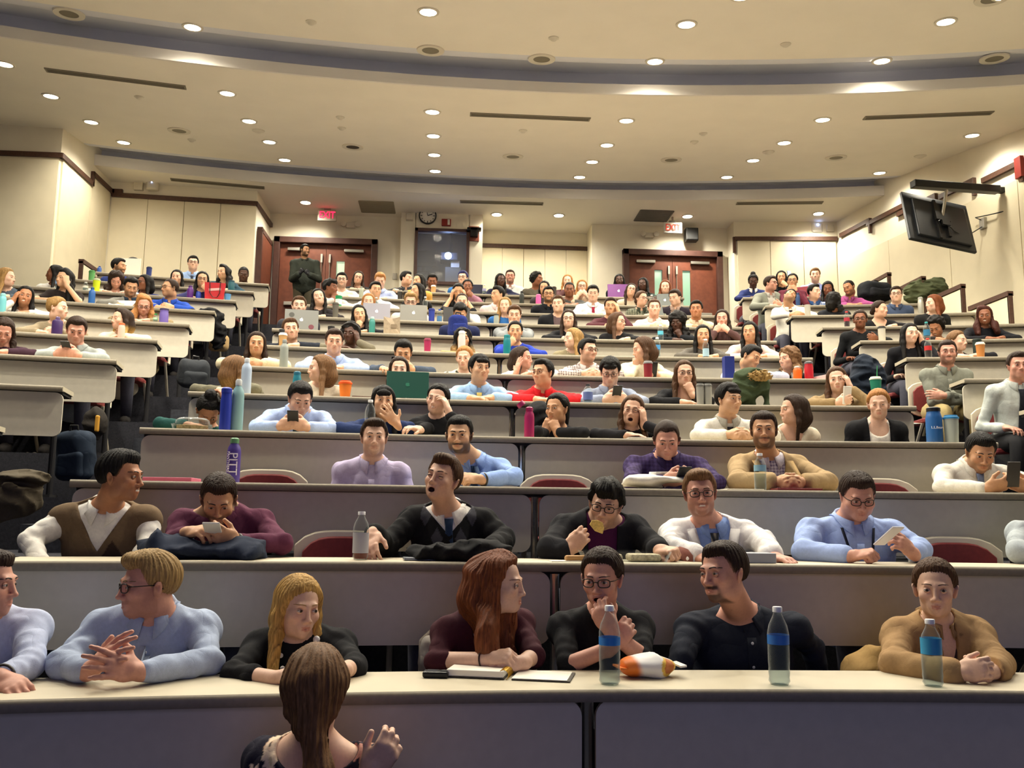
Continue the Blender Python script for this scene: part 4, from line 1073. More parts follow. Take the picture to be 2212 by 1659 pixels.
def build_person(o):
    """pure numpy part: returns (child name, vertices, faces, colours, material key, solid?) list"""
    out = []; top = o['top']; det = o['det']; H = o['H']; Rh = o['Rh']; hs = o['hs']; T = o['T']; Sc = o['Sc']; fem = o['fem']
    hH = {3: .0034, 2: .0052, 1: .0075, 0: .0095}[det]; hC = {3: .0062, 2: .0090, 1: .013, 0: .016}[det]
    if o.get('fine'): hC = .0050
    fat = o.get('fat', 0); sw = o.get('sw', .142 if fem else .165); tl = lambda p: Sc+T @ np.asarray(p, float)
    SJ = [tl((-sw, .01, -.015)), tl((sw, .01, -.015))]
    nb = tl((0, .02, .035)); nt = H+Rh @ (np.array([0, .030, -.072])*hs); nr_ = (.047 if fem else .055)+.008*fat
    arms = []
    for i in (0, 1):
        A = o['arms'][i]
        if A is None: arms.append(None); continue
        arms.append(A)
    def torso(inf, sleeves=True, slv=1.0, loose=0.0):
        L = []
        a = lambda f, k=.05: L.append((loc(f, Sc, T), 'u', k))
        a(ell((0, .015, -.14), (sw*.95+inf+.02*fat, .112+inf+.03*fat, .205+inf)), 0)
        a(ell((0, -.005-.02*fat, -.36), ((.135 if fem else .15)+inf+.05*fat+loose, .115+inf+.06*fat, .20)))
        a(ell((0, .02, -.47), (.155+inf+.04*fat, .115+inf, .10)))
        if fem and not o.get('flat'):
            for s in (-1, 1): a(ell((s*.07, -.085, -.185), (.066+inf*.5, .055+inf*.5, .066)), .04)
        for s in (0, 1):
            L.append((cap(tl((0, .025, .030)), SJ[s], .042+inf, .046+inf), 'u', .05))
            L.append((ell(SJ[s], np.array([.050, .052, .054])+inf), 'u', .03))
            if sleeves and arms[s] is not None:
                E, Wp = arms[s]['E'], arms[s]['W']; ra = (.039 if fem else .0445)+.008*fat+inf
                E_ = E if slv >= .5 else SJ[s]+(E-SJ[s])*(slv*2)
                L.append((cap(SJ[s], E_, ra+.002, ra-.008), 'u', .022))
                if slv > .5:
                    u = nrm(Wp-E); e2 = E+(Wp-E)*((slv-.5)*2)-u*.028
                    L.append((cap(E, e2, ra-.008, (.030 if fem else .033)+inf), 'u', .02))
        return L
    # ---------------- body: one surface, head to fingertips
    L = [(loc(f, H, Rh, hs), op, k*hs) for f, op, k in head_prims(o)]
    L.append((cap(nt, nb, nr_*.97, nr_*1.06), 'u', .022))
    L.append((loc(ell((0, .015, -.10), (sw*.93, .10, .165)), Sc, T), 'u', .04))
    for s in (0, 1): L.append((cap(tl((0, .025, .035)), SJ[s], .036, .040), 'u', .05))
    for s in (0, 1):
        if arms[s] is None: continue
        E, Wp = arms[s]['E'], arms[s]['W']; ra = ((.028 if fem else .033) if min(t_[2].get('slv', 1.0) for t_ in o['top']) > .85 else (.032 if fem else .038))+.006*fat
        L.append((cap(SJ[s], E, ra+.002, ra), 'u', .02))
        hp = [(cap(E, Wp, ra, .024 if fem else .028), 'u', 0)]
        if arms[s].get('hand', 1):
            hp += hand_prims(Wp, arms[s]['d'], arms[s]['n'], arms[s]['side'], arms[s]['pose'], (.92 if fem else 1.02)*o.get('hands', 1))
        L.append(((lambda P, hp=hp: evalp(hp, P)), 'u', .0))
    pts = [H+.08, H-.08, SJ[0], SJ[1], tl((0, 0, -.2))]+[p for a in arms if a is not None for p in (a['E'], a['W'], a['W']+nrm(a['d'])*.2)]
    pts = np.array(pts); lo, hi = pts.min(0)-.09, pts.max(0)+.09
    hb = hH if det < 3 else .0032 if o['n'] == 0 else .0036
    v, q = polygonize(L, lo, hi, hb)
    Q = ((v-H) @ Rh)/hs; c = ptint(Q, o)
    ev, ef, ec = eye_patch(o, det); ev = H+(ev*hs) @ Rh.T
    hid = (np.linalg.norm(v-nb, axis=1) > .155) & (Q[:, 2] < -.15)
    bare = min(t_[2].get('slv', 1.0) for t_ in o['top']) < .85
    for a_ in arms:
        if a_ is None: continue
        hid &= np.linalg.norm(v-a_['W']-nrm(a_['d'])*.07, axis=1) > .15
        if bare:
            ab = a_['W']-a_['E']; tt = np.clip((v-a_['E']) @ ab/(ab @ ab), 0, 1); hid &= np.linalg.norm(v-a_['E']-tt[:, None]*ab, axis=1) > .075
    if o.get('fine') and 'dress' in top[0][0]: hid[:] = False
    v, q, c = thin(v, q, c, hid, max(.022, hb*3)); ef = np.concatenate([ef[:, [0, 1, 2]], ef[:, [0, 2, 3]]])
    v2 = np.concatenate([v, ev]); q2 = np.concatenate([q, ef+len(v)]); c2 = np.concatenate([c, ec])
    out.append(('body', v2, q2, c2, 'skin'))
    # ---------------- hair
    if o['hair'] != 'bald':
        L = hair_prims(o, H, Rh, hs, T, Sc); Ln = o.get('len', .25)
        lo = H-.2; hi = H+.2; lo = lo-[0, 0, max(0, Ln-.12) if o['hair'] in ('long', 'straight', 'wavy', 'curly', 'pony', 'bob', 'lowtail') else 0]
        v, q = polygonize(L, lo, hi, hH if det < 3 else .0034)
        if len(v): out.append(('hair', v, q, hair_col(v, o, H, Rh, hs), 'hair'))
    # ---------------- clothes
    def garment(name, inf, spec, slv=1.0, neck=.062, cuts=(), wr=.006, loose=.0, sleeves=True):
        L = torso(inf, sleeves, slv, loose)
        w_ = wr*(1 if det > 1 else .6); sd = o['seed']
        if wr: L.append(((lambda P: (F4(1)-np.abs(wav(P*_a((1, 1, .6)), 26, sd))*F4(2))*F4(w_*.7)-F4(w_*.35)+wav(P, 70, sd+1)*F4(w_*.3)), 'n', 0))
        if det > 1 and wr:
            for ia, a_ in enumerate(arms):
                if a_ is None or not sleeves: continue
                E_ = _a(a_['E']); u_ = _a(nrm(a_['W']-a_['E'])); S0 = _a(SJ[ia])
                def fold(P, E_=E_, u_=u_, S0=S0):
                    q = P-E_; r2 = np.einsum('...i,...i', q, q); s0 = np.sqrt(np.einsum('...i,...i', P-S0, P-S0))
                    n = wav(P, 20, sd+4)
                    return F4(-.0022)*np.sin(s0*F4(125)+n*F4(3))*np.exp(-r2/F4(.0115))+F4(-.0018)*np.sin((P @ u_)*F4(130)+n*F4(4))*np.exp(-s0*s0/F4(.02))
                L.append((fold, 'n', 0))
        ax = nrm(nt-nb)
        if neck: L.append((cap(nb-ax*.015, nb+ax*.25, neck), 's', .006))
        for f in cuts: L.append((loc(f, Sc, T), 's', .004))
        pts = [SJ[0], SJ[1], tl((0, 0, .09)), tl((0, 0, -.62)), tl((0, .15, 0)), tl((0, -.15, -.3))]+[p for a in arms if a is not None for p in (a['E'], a['W'])]
        pts = np.array(pts); v, q = polygonize(L, pts.min(0)-.10-.03*fat, pts.max(0)+.10+.03*fat, hC)
        q_ = (v-Sc) @ T
        c = pattern(spec, q_, v)
        if o.get('zcut'): v, q, c = thin(v, q, c, v[:, 2] < o['zcut'], .03)
        out.append((name, v, q, c, 'cloth')); return L
    top = o['top']; bases = []
    scoop = lambda d, w=.075: ell((0, -.10, .02), (w, .13, d))
    vee = lambda d, w: (lambda P: np.maximum(np.abs(P[..., 0])*F4(.9)-F4(w)*(P[..., 2]+F4(d))/F4(d), np.maximum(P[..., 1]-F4(.0), -(P[..., 2]+F4(d)))))
    slit = lambda d0, w0, w1: (lambda P: np.maximum(np.abs(P[..., 0])-(F4(w0)+(F4(w1)-F4(w0))*np.clip(-P[..., 2]/F4(d0), 0, 1)), P[..., 1]-F4(.0)))
    for name, spec, opt in top:
        inf = opt.get('inf', .006); cuts = []
        if 'scoop' in opt: cuts.append(scoop(opt['scoop'], opt.get('sw', .075)))
        if 'vee' in opt: cuts.append(vee(opt['vee'], opt.get('vw', .06)))
        if 'slit' in opt: cuts.append(slit(*opt['slit']))
        if opt.get('off'): cuts.append(ell((-.02, .07, .05), (.115, .12, .066)))
        Lg = garment(name, inf, spec, opt.get('slv', 1.0), opt.get('neck', .062), cuts, opt.get('wr', .006), opt.get('loose', 0.), opt.get('sleeves', True))
        if opt.get('collar'):
            cc = np.array(S(opt['collar'] if isinstance(opt['collar'], str) else spec[1])); K = 30; V = []; Fq = []
            ax = nrm(.45*nrm(nt-nb)+.55*T[:, 2]); xx = T[:, 0]; yy = nrm(np.cross(ax, xx)); R0_ = nr_+.010
            big = opt.get('cb', 1.0); g0 = math.radians(opt.get('cg', 14))
            for i in range(K+1):
                a = g0+(2*math.pi-2*g0)*i/K; ph = min(a, 2*math.pi-a); fk = max(0, 1-ph/1.05)
                for (r, hgt) in ((R0_-.002, .004), (R0_+.001, .034-.010*fk), (R0_+.006, .037-.012*fk), (R0_+.013+.004*fk, .018-.02*fk), (R0_+.018+.016*fk, .000-.052*fk*big)):
                    V.append(nb+ax*(hgt+.008)+xx*(r*math.sin(a))+yy*(-r*1.03*math.cos(a)) + (-T[:, 1])*(.012*fk))
            for i in range(K):
                for j in range(4): a = i*5+j; Fq.append((a, a+1, a+6, a+5))
            V = np.array(V)
            for _ in range(4):
                d = evalp(Lg, V.astype(F4)); e_ = .004; gr = np.stack([evalp(Lg, (V+e_*np.eye(3)[q]).astype(F4))-d for q in range(3)], 1); gr /= np.linalg.norm(gr, axis=1)[:, None]+1e-6
                need = np.array([0, 0, .002, .005, .005]*(K+1)); push = np.where(need > 0, np.clip(need-d, 0, .03), 0); V = V+gr*push[:, None]
            out.append(('collar', V, np.array(Fq), np.tile(cc, (len(V), 1)), 'cloth_solid'))
        bases.append(Lg)
    def drape(grid, eps, only=None):
        bl = bases if only is None else bases[only:only+1]; ev = lambda P: np.min([evalp(b_, P) for b_ in bl], axis=0)
        """march torso-local (x, z) points onto the outermost garment from the front"""
        p = np.array([[tl((x, -.42, z)) for x, z in row] for row in grid]); sh = p.shape; p = p.reshape(-1, 3); d = T[:, 1]
        t = np.zeros(len(p))
        for _ in range(40): t += np.clip(ev((p+d*t[:, None]).astype(F4)), -.02, .2)*.8; t = np.minimum(t, .5)
        return (p+d*(t-eps)[:, None]).reshape(sh)
    def strip(name, grid, eps, col, mk='cloth_solid', only=None):
        G = drape(grid, eps, only); r, k = G.shape[:2]; V = G.reshape(-1, 3); Fq = [(i*k+j, i*k+j+1, (i+1)*k+j+1, (i+1)*k+j) for i in range(r-1) for j in range(k-1)]
        c = np.tile(np.array(S(col)), (len(V), 1)) if isinstance(col, str) else col(np.array(grid).reshape(-1, 2))
        out.append((name, V, np.array(Fq), c, mk))
    if 'tie' in o:
        tc = o['tie']; z0 = .018; g = []
        for i in range(15):
            z = z0-.005-i*.032; w = .021 if i == 0 else .017 if i == 1 else .014+.0018*i
            g.append([(w*(j/2-1), z) for j in range(5)])
        if isinstance(tc, tuple):
            def tcol(xy, a=np.array(S(tc[0])), b=np.array(S(tc[1]))):
                m = (np.sin((xy[:, 0]+xy[:, 1])*120) > .55)[:, None]*1.; return a*(1-m)+b*m
            strip('tie', g, .008, tcol, only=0)
        else: strip('tie', g, .008, tc, only=0)
    if det > 1 and 'tie' not in o and len(top) == 1 and top[0][0] == 'shirt':
        strip('placket', [[(x, -.035-.03*i) for x in (-.017, -.0165, 0, .0165, .017)] for i in range(6)], .0035, top[0][1][1])
    if o.get('buttons'):
        for k in range(3):
            z = -.055-k*.085; strip('button', [[(.0055*math.cos(a)*r, z+.0055*math.sin(a)*r) for r in (0, 1)] for a in [i*math.pi/4 for i in range(9)]], .004, o['buttons'])
    for nm, pts, w, col in o.get('drapes', ()):         # lanyards, lapels, badges: centre line, half width
        g = []
        for (x, z), ww in zip(pts, w if isinstance(w, (list, tuple)) else [w]*len(pts)): g.append([(x-ww, z), (x, z), (x+ww, z)])
        strip(nm, g, .011, col)
    return out

def glasses_mesh(o):
    H, Rh, hs = o['H'], o['Rh'], o['hs']; g = MB(); r = .0022 if o.get('gl') != 'thin' else .0012
    for s in (-1, 1):
        pts = []
        for i in range(20):
            a = 2*math.pi*i/20; ex = .0235; ez = .0165; n_ = 3.0
            x = ex*abs(math.cos(a))**(2/n_)*math.copysign(1, math.cos(a)); z = ez*abs(math.sin(a))**(2/n_)*math.copysign(1, math.sin(a))
            pts.append((s*.0335+x, -.1045+abs(s*.0335+x)**2*4.2, z-.003))
        g.tube(pts, r, 6, closed=True)
        g.tube([(s*.056, -.0915, .004), (s*.070, -.06, .004), (s*.078, -.02, .005), (s*.080, .012, .003), (s*.078, .03, -.012)], r*.9, 6)
    g.tube([(-.011, -.104, .0), (0, -.1075, .003), (.011, -.104, .0)], r, 6)
    return [H+Rh @ (np.array(p)*hs) for p in g.v], g.f

QUEUE = []
def U3(a): return np.array(a, float)
def shirt(c, **k): return ('shirt', c if isinstance(c, tuple) else ('plain', c), dict(collar=k.pop('collar', True), **k))
def knit(c, name='sweater', **k): return (name, c if isinstance(c, tuple) else ('plain', c), dict(k))
def jacket(c, name='jacket', **k): return (name, c if isinstance(c, tuple) else ('plain', c), dict(dict(inf=.018, slit=(.42, .055, .03), neck=.07, wr=.003), **k))
def person(n, px, py, label, hair='short', hc='k', skin='f', fem=0, yaw=0, pitch=0, roll=0, arms='TT', top=None, v=.45, sc=None, sd=None, back=.06, lean=0, hipdx=0, tyaw=0, tr=0, det=None, hs=None, name='person', legs='444450', plane=None, stand=False, world=None, base=None, **o):
    rho = rown(n); hs = hs or (.86 if fem else .89)
    H = U3(world) if world is not None else U3(aty(px, py, plane)) if plane else U3(atrho(px, py, rho+v))
    th = math.asin((H[0]-CX)/rho) if plane is None else 0
    ex = U3((math.cos(th), -math.sin(th), 0)); ey = U3((math.sin(th), math.cos(th), 0))
    phi = math.atan2(-H[0], H[1])+math.radians(yaw)
    Rh = rotz(phi) @ rotx(math.radians(pitch)) @ roty(math.radians(roll))
    o.update(H=H, Rh=Rh, hs=hs, fem=fem, skin=skin, hair=hair, hc=hc, seed=len(QUEUE)*7+3, label=label, n=n, det=det if det is not None else 3 if n < 3 else 2 if n < 6 else 1 if n < 9 else 0)
    sd = sd if sd is not None else (.194 if fem else .203)
    if isinstance(sc, tuple) and len(sc) == 3 and plane is None: Sc = U3(atrho(sc[0], sc[1], rho+sc[2]))
    else: Sc = H+ey*back+ex*lean+U3((0, 0, -sd*hs))
    zdk = zd(n)
    def D(dx, vv, h, at=None):
        c = Sc if at is None else at
        p = U3((CX, CYC, 0))+(ey*(rho+vv)) ; q = c-U3((CX, CYC, 0)); p = p+ex*(q @ ex+dx); p[2] = zdk+h; return p
    hip = base if base is not None else D(hipdx, max(.66, v+.2), -.24)
    if plane and not stand: hip = Sc+U3((0, .05, -.48))
    if stand: hip = Sc+U3((0, .02, -.5))
    up = nrm(.65*nrm(Sc-hip)+.35*U3((0, 0, 1)))
    tx = rotz(math.radians(tyaw)) @ ex; tx = nrm(tx+U3((0, 0, 1))*math.tan(math.radians(tr))); tx = nrm(tx-up*(tx @ up)); ty = np.cross(up, tx)
    T = np.stack([tx, ty, up], 1); o.update(Sc=Sc, T=T)
    sw = o.get('sw', .142 if fem else .165); A = []
    for i in (0, 1):
        a = arms[i]; g = -1 if i == 0 else 1; side = 1 if i == 0 else -1
        S_ = Sc+T @ U3((g*sw, .01, -.015)); hl = lambda *p: H+Rh @ (U3(p)*hs)
        E = W_ = d = nv = None; pose = 'relax'
        if isinstance(a, dict):
            gp = lambda p: U3(p[:3]) if len(p) == 4 else U3(atrho(p[0], p[1], rho+p[2])) if plane is None else U3(aty(p[0], p[1], p[2]))
            E = gp(a['E']); W_ = gp(a['W']); d = (gp(a['h'])-W_) if 'h' in a else W_-E; nv = U3(a.get('n', (0, .3, -1))); pose = a.get('pose', 'relax')
        elif a == 'T': E = D(g*.27, .33, .055); W_ = D(g*.085+.0, .17 if i == 0 else .215, .032 if i == 0 else .045); d = D(-g*.10, .12, .03)-W_; nv = U3((0, .1, -1))
        elif a == 'L': E = D(g*.25, .35, .055); W_ = D(g*.17, .12, .03); d = W_-E; nv = U3((0, 0, -1))
        elif a == 'C': E = D(g*.25, .32, .055); W_ = D(g*.075, .20, .05); d = D(-g*.03, .10, .05)-W_; nv = U3((-g*.6, .6, -.3)); pose = 'clasp'
        elif a == 'P': E = D(g*.24, .33, .05); W_ = D(g*.085, .20, .045); d = U3(ex)*(-g*.75)+U3((0, 0, .18))-ey*.5; nv = ex*(-g*.6)+ey*.8+U3((0, 0, .3)); pose = 'hold'
        elif a == 'K': E = D(g*.15, .27, .055); W_ = hl(g*.05, -.085, -.195); d = hl(g*.018, -.085, -.10)-W_; nv = U3((-g*.3, 0, 0))+ey; pose = 'fist'
        elif a == 'F': E = D(g*.20, .30, .055); W_ = hl(g*.105, -.055, -.10); d = hl(g*.078, -.055, .05)-W_; nv = Rh @ U3((-g, .5, 0)); pose = 'relax'
        elif a == 'M': E = D(g*.17, .28, .055); W_ = hl(g*.08, -.14, -.19); d = hl(-g*.0, -.125, -.09)-W_; nv = ey; pose = 'pinch'
        elif a == 'D': E = S_+U3(ex)*(g*.09)+ey*.05+U3((0, 0, -.27)); W_ = D(g*.16, .43, -.12); d = W_-E; nv = U3((0, 0, -1))
        elif a == 'X': E = S_+ex*(g*.07)-ey*.06+U3((0, 0, -.25)); W_ = Sc+ex*(-g*.09)-ey*(.19 if i else .21)+U3((0, 0, -.22 if i else -.26)); d = ex*(-g)+U3((0, 0, .1)); nv = ey
        if E is None: A.append(None); continue
        # keep the arm its real length: pull the elbow into reach
        u1 = (.275 if fem else .30); u2 = (.235 if fem else .26)
        for _ in range(6):
            k = E-S_; L = np.linalg.norm(k)
            if L > u1*1.06: E = S_+k*(u1*1.06/L)
            k = E-W_; L = np.linalg.norm(k)
            if L > u2*1.06: E = W_+k*(u2*1.06/L)
        A.append(dict(E=E, W=W_, d=d, n=nv, side=side, pose=pose))
    o['arms'] = A
    tb = []
    if o.get('watch') and A[1] is not None:
        c = A[1]['W']-nrm(A[1]['W']-A[1]['E'])*.012; ax = nrm(A[1]['W']-A[1]['E']); u = nrm(np.cross(ax, (0, 0, 1))); w = np.cross(u, ax)
        tb.append(('wristwatch', [c+u*(.034*math.cos(t))+w*(.034*math.sin(t)) for t in np.linspace(0, 2*math.pi, 16, endpoint=False)], .006, '3A3632'))
    if o.get('band') and A[0] is not None:
        c = A[0]['W']-nrm(A[0]['W']-A[0]['E'])*.01; ax = nrm(A[0]['W']-A[0]['E']); u = nrm(np.cross(ax, (0, 0, 1))); w = np.cross(u, ax)
        tb.append(('hair_tie', [c+u*(.029*math.cos(t))+w*(.029*math.sin(t)) for t in np.linspace(0, 2*math.pi, 16, endpoint=False)], .003, '2A1A18'))
    o['tubes'] = tb;  o['top'] = top or [shirt('9FB2CC')]
    bz = tier(n) if plane is None and not stand else o.get('floor', ZF)
    b = D(0, max(.6, v+.1), 0) if plane is None and world is None else Sc.copy(); b[2] = bz
    o.update(base=b, hip=hip, ex=ex, ey=ey, group_='w' if 'wing' in o.get('group', '') else 'm', legs=legs, stand=stand, name=name)
    if not stand and plane is None and o['group_'] == 'm': o['zcut'] = zdk-.04
    QUEUE.append(o); return o
def legs_mesh(o):
    out = []; hip, ex, ey, bz = o['hip'], o['ex'], o['ey'], o['base'][2]; f = 1+.25*o.get('fat', 0)
    if o.get('nolegs'): return out
    g = MB()
    for s in (-1, 1):
        h = hip+ex*(s*.09)+U3((0, 0, .02))
        if o['stand']: kn = h+U3((0, -.02, 0)); kn[2] = bz+.5; an = kn+U3((0, .03, 0)); an[2] = bz+.09
        elif 'legpts' in o: kn, an = [U3(p) for p in o['legpts'][(s+1)//2]]
        else: kn = h-ey*.40+ex*(s*.03); kn[2] = bz+.50; h[2] = bz+.53; an = kn+ey*.06; an[2] = bz+.09
        P = [h+(h-kn)*.22, h, h*.5+kn*.5, kn*.93+h*.07, kn*.97+an*.03, kn*.5+an*.5, an]
        g.tube(P, [.075*f, .10*f, .082*f, .065*f, .062*f, .055, .046], 12)
        out.append(('shoe', s, kn, an))
    res = [('trousers', g.v, g.f, o['legs'], True)]
    for _, s, kn, an in out:
        k = MB(); k.tube([an+ey*.05+U3((0, 0, -.03)), an+U3((0, 0, -.035)), an-ey*.08+U3((0, 0, -.05)), an-ey*.16+U3((0, 0, -.065))], [.035, .045, .042, .025], 10)
        res.append(('shoe', k.v, k.f, '1E1A18', True))
    return res
M_DOUBLE = M_CLOTH
def flush_people():
    def job(o):
        try: return build_person(o)
        except Exception as ex_:
            import traceback; traceback.print_exc(); return ex_
    ex = ThreadPoolExecutor(3); futs = [ex.submit(job, o) for o in QUEUE]
    mm = {'skin': M_SKIN, 'hair': M_HAIR, 'cloth': M_CLOTH, 'cloth_solid': M_CLOTH}
    NV = 0
    for i, o in enumerate(QUEUE):
        parts = futs[i].result(); futs[i] = None
        if not isinstance(parts, Exception): NV += sum(len(p[1]) for p in parts)
        if isinstance(parts, Exception): raise parts
        r = empty(o['name'], o['base']); tag(r, o['label'], 'person', o.get('group', 'seated audience'))
        for nm, v, q, c, mk in parts:
            ob = mesh(nm, np.asarray(v)-o['base'], np.asarray(q, np.int32), mm[mk], r, smooth=True, col=c)
            if mk == 'cloth_solid':
                md = ob.modifiers.new('s', 'SOLIDIFY'); md.thickness = .003; md.offset = 0
        for nm, v, f, c, sm in legs_mesh(o):
            m = mat('fabric_'+c, S(c), .9, noise=.08, nscale=60)
            mesh(nm, [U3(p)-o['base'] for p in v], f, m, r, smooth=True)
        if o.get('pearls'):
            T, Sc = o['T'], o['Sc']; pr = []
            for k in range(13):
                a = -1.15+2.3*k/12; pr.append((.064*math.sin(a*1.1), -.045-.10*math.cos(a), .095-.20*max(0, math.cos(a*1.25))**.8))
            for k, q in enumerate(pr):
                g = MB(); c = Sc+T @ U3(q)-o['base']; rr_ = .0085+.004*(k % 3 == 0)
                g.lathe([(rr_*math.cos(math.radians(t)), rr_*math.sin(math.radians(t))) for t in (-80, -50, -20, 20, 50, 80)], 10, c=c); g.build('necklace_bead', mat('pearl', S('D8D4D0'), .2), r, smooth=True)
        if o.get('gl'):
            v, f = glasses_mesh(o)
            gc = o.get('glc', '16130F'); mesh('glasses', [p-o['base'] for p in v], f, mat('frame_'+gc, S(gc), .3), r, smooth=True)
        for nm, pts, rad, c in o.get('tubes', ()):      # watches, bracelets, necklaces: world points
            g = MB(); g.tube(pts, rad, 8, closed=len(pts) > 8); mesh(nm, [U3(p)-o['base'] for p in g.v], g.f, mat('acc_'+c, S(c), .35), r, smooth=True)

BK = '17171A'
# ---------------- foreground and front row
person(0, 682, 1492, 'woman seen from behind in a floral dress, sitting before the front desk', hair='lowtail', hc='l', fem=1, yaw=168, tyaw=168, skin='p', plane=2.5, len=.17, tailx=-.035, noear=1, sd=.205,
  top=[('dress', ('floral', '1C1A2A', 'C9A58A'), dict(off=1, neck=.0, slv=.5, inf=.006))], arms=(dict(E=(762, 1740, 2.45), W=(795, 1672, 2.36), h=(842, 1612, 2.34), n=(0, 1, .2), pose='clasp'), dict(E=(545, 1790, 2.45), W=(600, 1850, 2.3), n=(0, 0, -1))), det=3, hs=.9, floor=0, fine=1, fr=0, legs='2A2630', group='people in the foreground')
person(0, -30, 1262, 'man in pale blue shirt with a wristwatch, cut by the left edge', hair='short', hc='b', skin='r', yaw=62, top=[shirt('B3BCD6')], sc=(-48, 1352, .52), smile=1,
  arms=('T', dict(E=(62, 1438, .33), W=(2, 1464, .20), h=(46, 1490, .12), n=(0, .5, -1))), watch=1)
person(0, 322, 1264, 'blond man in glasses and light blue shirt looking left with fingers spread', hair='quiff', hc='h', skin='r', yaw=-74, pitch=2, gl=1, beard=.35, bc='r', vol=1.05, top=[shirt('A7B4CC', wr=.009)], sc=(326, 1352, .50), tr=4, buttons='E8E8E8', fine=1,
  arms=(dict(E=(132, 1438, .36), W=(196, 1448, .21), h=(248, 1402, .16), n=(.8, .4, -.1), pose='spread'), dict(E=(448, 1428, .36), W=(302, 1452, .18), h=(240, 1438, .13), n=(-.4, .8, -.3), pose='spread')))
person(0, 645, 1312, 'blonde woman in black top with a pearl necklace in the front row', hair='straight', hc='y', hc2='w', z2=-.2, fem=1, skin='p', yaw=24, pitch=4, roll=3, len=.27, sides=1, part=.8, top=[knit(BK, slv=.78)], sc=(648, 1392, .52), gaze=(.6, 0), det=3,
  arms=(dict(E=(506, 1456, .33), W=(600, 1466, .18), h=(652, 1448, .13), n=(0, .5, -1), pose='fist'), dict(E=(768, 1440, .33), W=(738, 1448, .20), h=(690, 1440, .14), n=(-.3, .5, -1))), pearls=1)
person(0, 1078, 1262, 'red-haired woman in maroon sweater turned right in the front row', hair='wavy', hc='r', fem=1, skin='p', yaw=72, len=.30, wid=1.3, sides=3, top=[knit(('plain', '3F1B24'), slv=.66, scoop=.085)], sc=(1048, 1352, .53), tyaw=18,
  arms=(dict(E=(944, 1428, .40), W=(1048, 1424, .31), h=(1112, 1412, .27), n=(.2, .5, -1), pose='fist'), dict(E=(1152, 1418, .42), W=(1126, 1432, .32), h=(1086, 1430, .28), n=(-.4, .6, -.8), pose='clasp')), band=1)
person(0, 1300, 1250, 'woman in black-rimmed glasses and black top resting chin on fingers', hair='lowbun', hc='b', fem=1, skin='r', yaw=-14, pitch=6, gl=1, top=[knit(BK, slv=.5, neck=.052)], sc=(1302, 1350, .56), mouth=.35,
  arms=(dict(E=(1226, 1438, .40), W=(1322, 1398, .36), h=(1362, 1345, .34), n=(.4, 1, 0), pose='clasp'), dict(E=(1384, 1416, .40), W=(1320, 1366, .34), h=(1280, 1296, .34), n=(.5, .9, .1), pose='pinch')))
person(0, 1562, 1238, 'man with goatee in dark navy shirt leaning back in the front row', hair='short', hc='b', skin='r', yaw=-40, roll=-5, beard=.95, goatee=1, top=[shirt('20242F', wr=.009)], sc=(1606, 1350, .66), tr=-3, buttons='C8C8CC', sw=.2,
  arms=(dict(E=(1474, 1420, .54), W=(1440, 1490, .44)), dict(E=(1752, 1398, .74), W=(1768, 1470, .8))))
person(0, 2020, 1272, 'woman in tan jacket with clasped hands at the right of the front row', hair='pony', hc='m', fem=1, skin='p', yaw=0, len=.12, top=[knit('3A2E30', name='blouse', vee=.12, vw=.03), jacket('9B7C56', slit=(.30, .030, .004), neck=.058, collar=True, cb=.4, wr=.008)], sc=(2030, 1372, .53), det=3,
  arms=(dict(E=(1932, 1438, .35), W=(2068, 1456, .15), h=(2120, 1444, .11), n=(.6, .7, -.2), pose='clasp'), dict(E=(2158, 1436, .34), W=(2142, 1452, .18), h=(2092, 1446, .09), n=(-.6, .6, -.3), pose='clasp')))
# ---------------- second row
person(1, 260, 1030, 'laughing man in brown sweater vest and white shirt facing right', hair='short', hc='k', skin='m', yaw=62, smile=2, vol=1.5, top=[shirt('E3DFD6', wr=.008), ('sweater_vest', ('vest', '6B5842', '3E3026'), dict(inf=.016, sleeves=False, vee=.13, vw=.07))], sc=(226, 1118, .56), tr=-9,
  arms=(dict(E=(62, 1168, .48), W=(92, 1222, .34)), dict(E=(322, 1168, .50), W=(300, 1206, .36))), noear=0, beard=.2)
person(1, 472, 1078, 'bearded man in maroon shirt typing on a phone with head bowed', hair='crop', hc='b', skin='t', pitch=30, beard=.8, top=[shirt('5A2C42', wr=.008)], sc=(480, 1124, .50),
  arms=(dict(E=(368, 1176, .36), W=(404, 1152, .24), h=(446, 1142, .17), n=(.3, .5, -1), pose='pinch'), dict(E=(610, 1174, .36), W=(510, 1172, .24), h=(468, 1152, .17), n=(-.4, .6, .2), pose='hold')), watch=1)
person(1, 956, 1036, 'man in black argyle sweater with head thrown back and mouth open', hair='quiff', hc='m', skin='f', yaw=-26, pitch=-12, roll=9, eye=.12, mouth=.9, top=[shirt('E6E2DA'), knit(('argyle', '141416', '3E3E44'), vee=.06, vw=.05, inf=.015)], tie='1E2E48', sc=(968, 1122, .58), fine=1,
  arms=(dict(E=(832, 1178, .45), W=(806, 1152, .27), h=(800, 1184, .2), n=(.3, 1, .3), pose='relax'), dict(E=(1088, 1166, .50), W=(1050, 1188, .30), h=(1004, 1182, .2), n=(0, .3, -1))))
person(1, 1308, 1090, 'man in black suit and glasses biting a tortilla chip', hair='curlytop', hc='k', skin='f', yaw=-8, pitch=12, roll=10, gl=1, beard=.25, top=[knit('4A1840'), jacket('1D1D21', slit=(.40, .07, .05))], sc=(1296, 1140, .50),
  arms=(dict(E=(1186, 1186, .36), W=(1226, 1192, .30), h=(1272, 1142, .27), n=(.5, .8, .3), pose='pinch'), dict(E=(1418, 1186, .38), W=(1422, 1188, .22), h=(1462, 1190, .13), n=(0, .4, -1), pose='fist')))
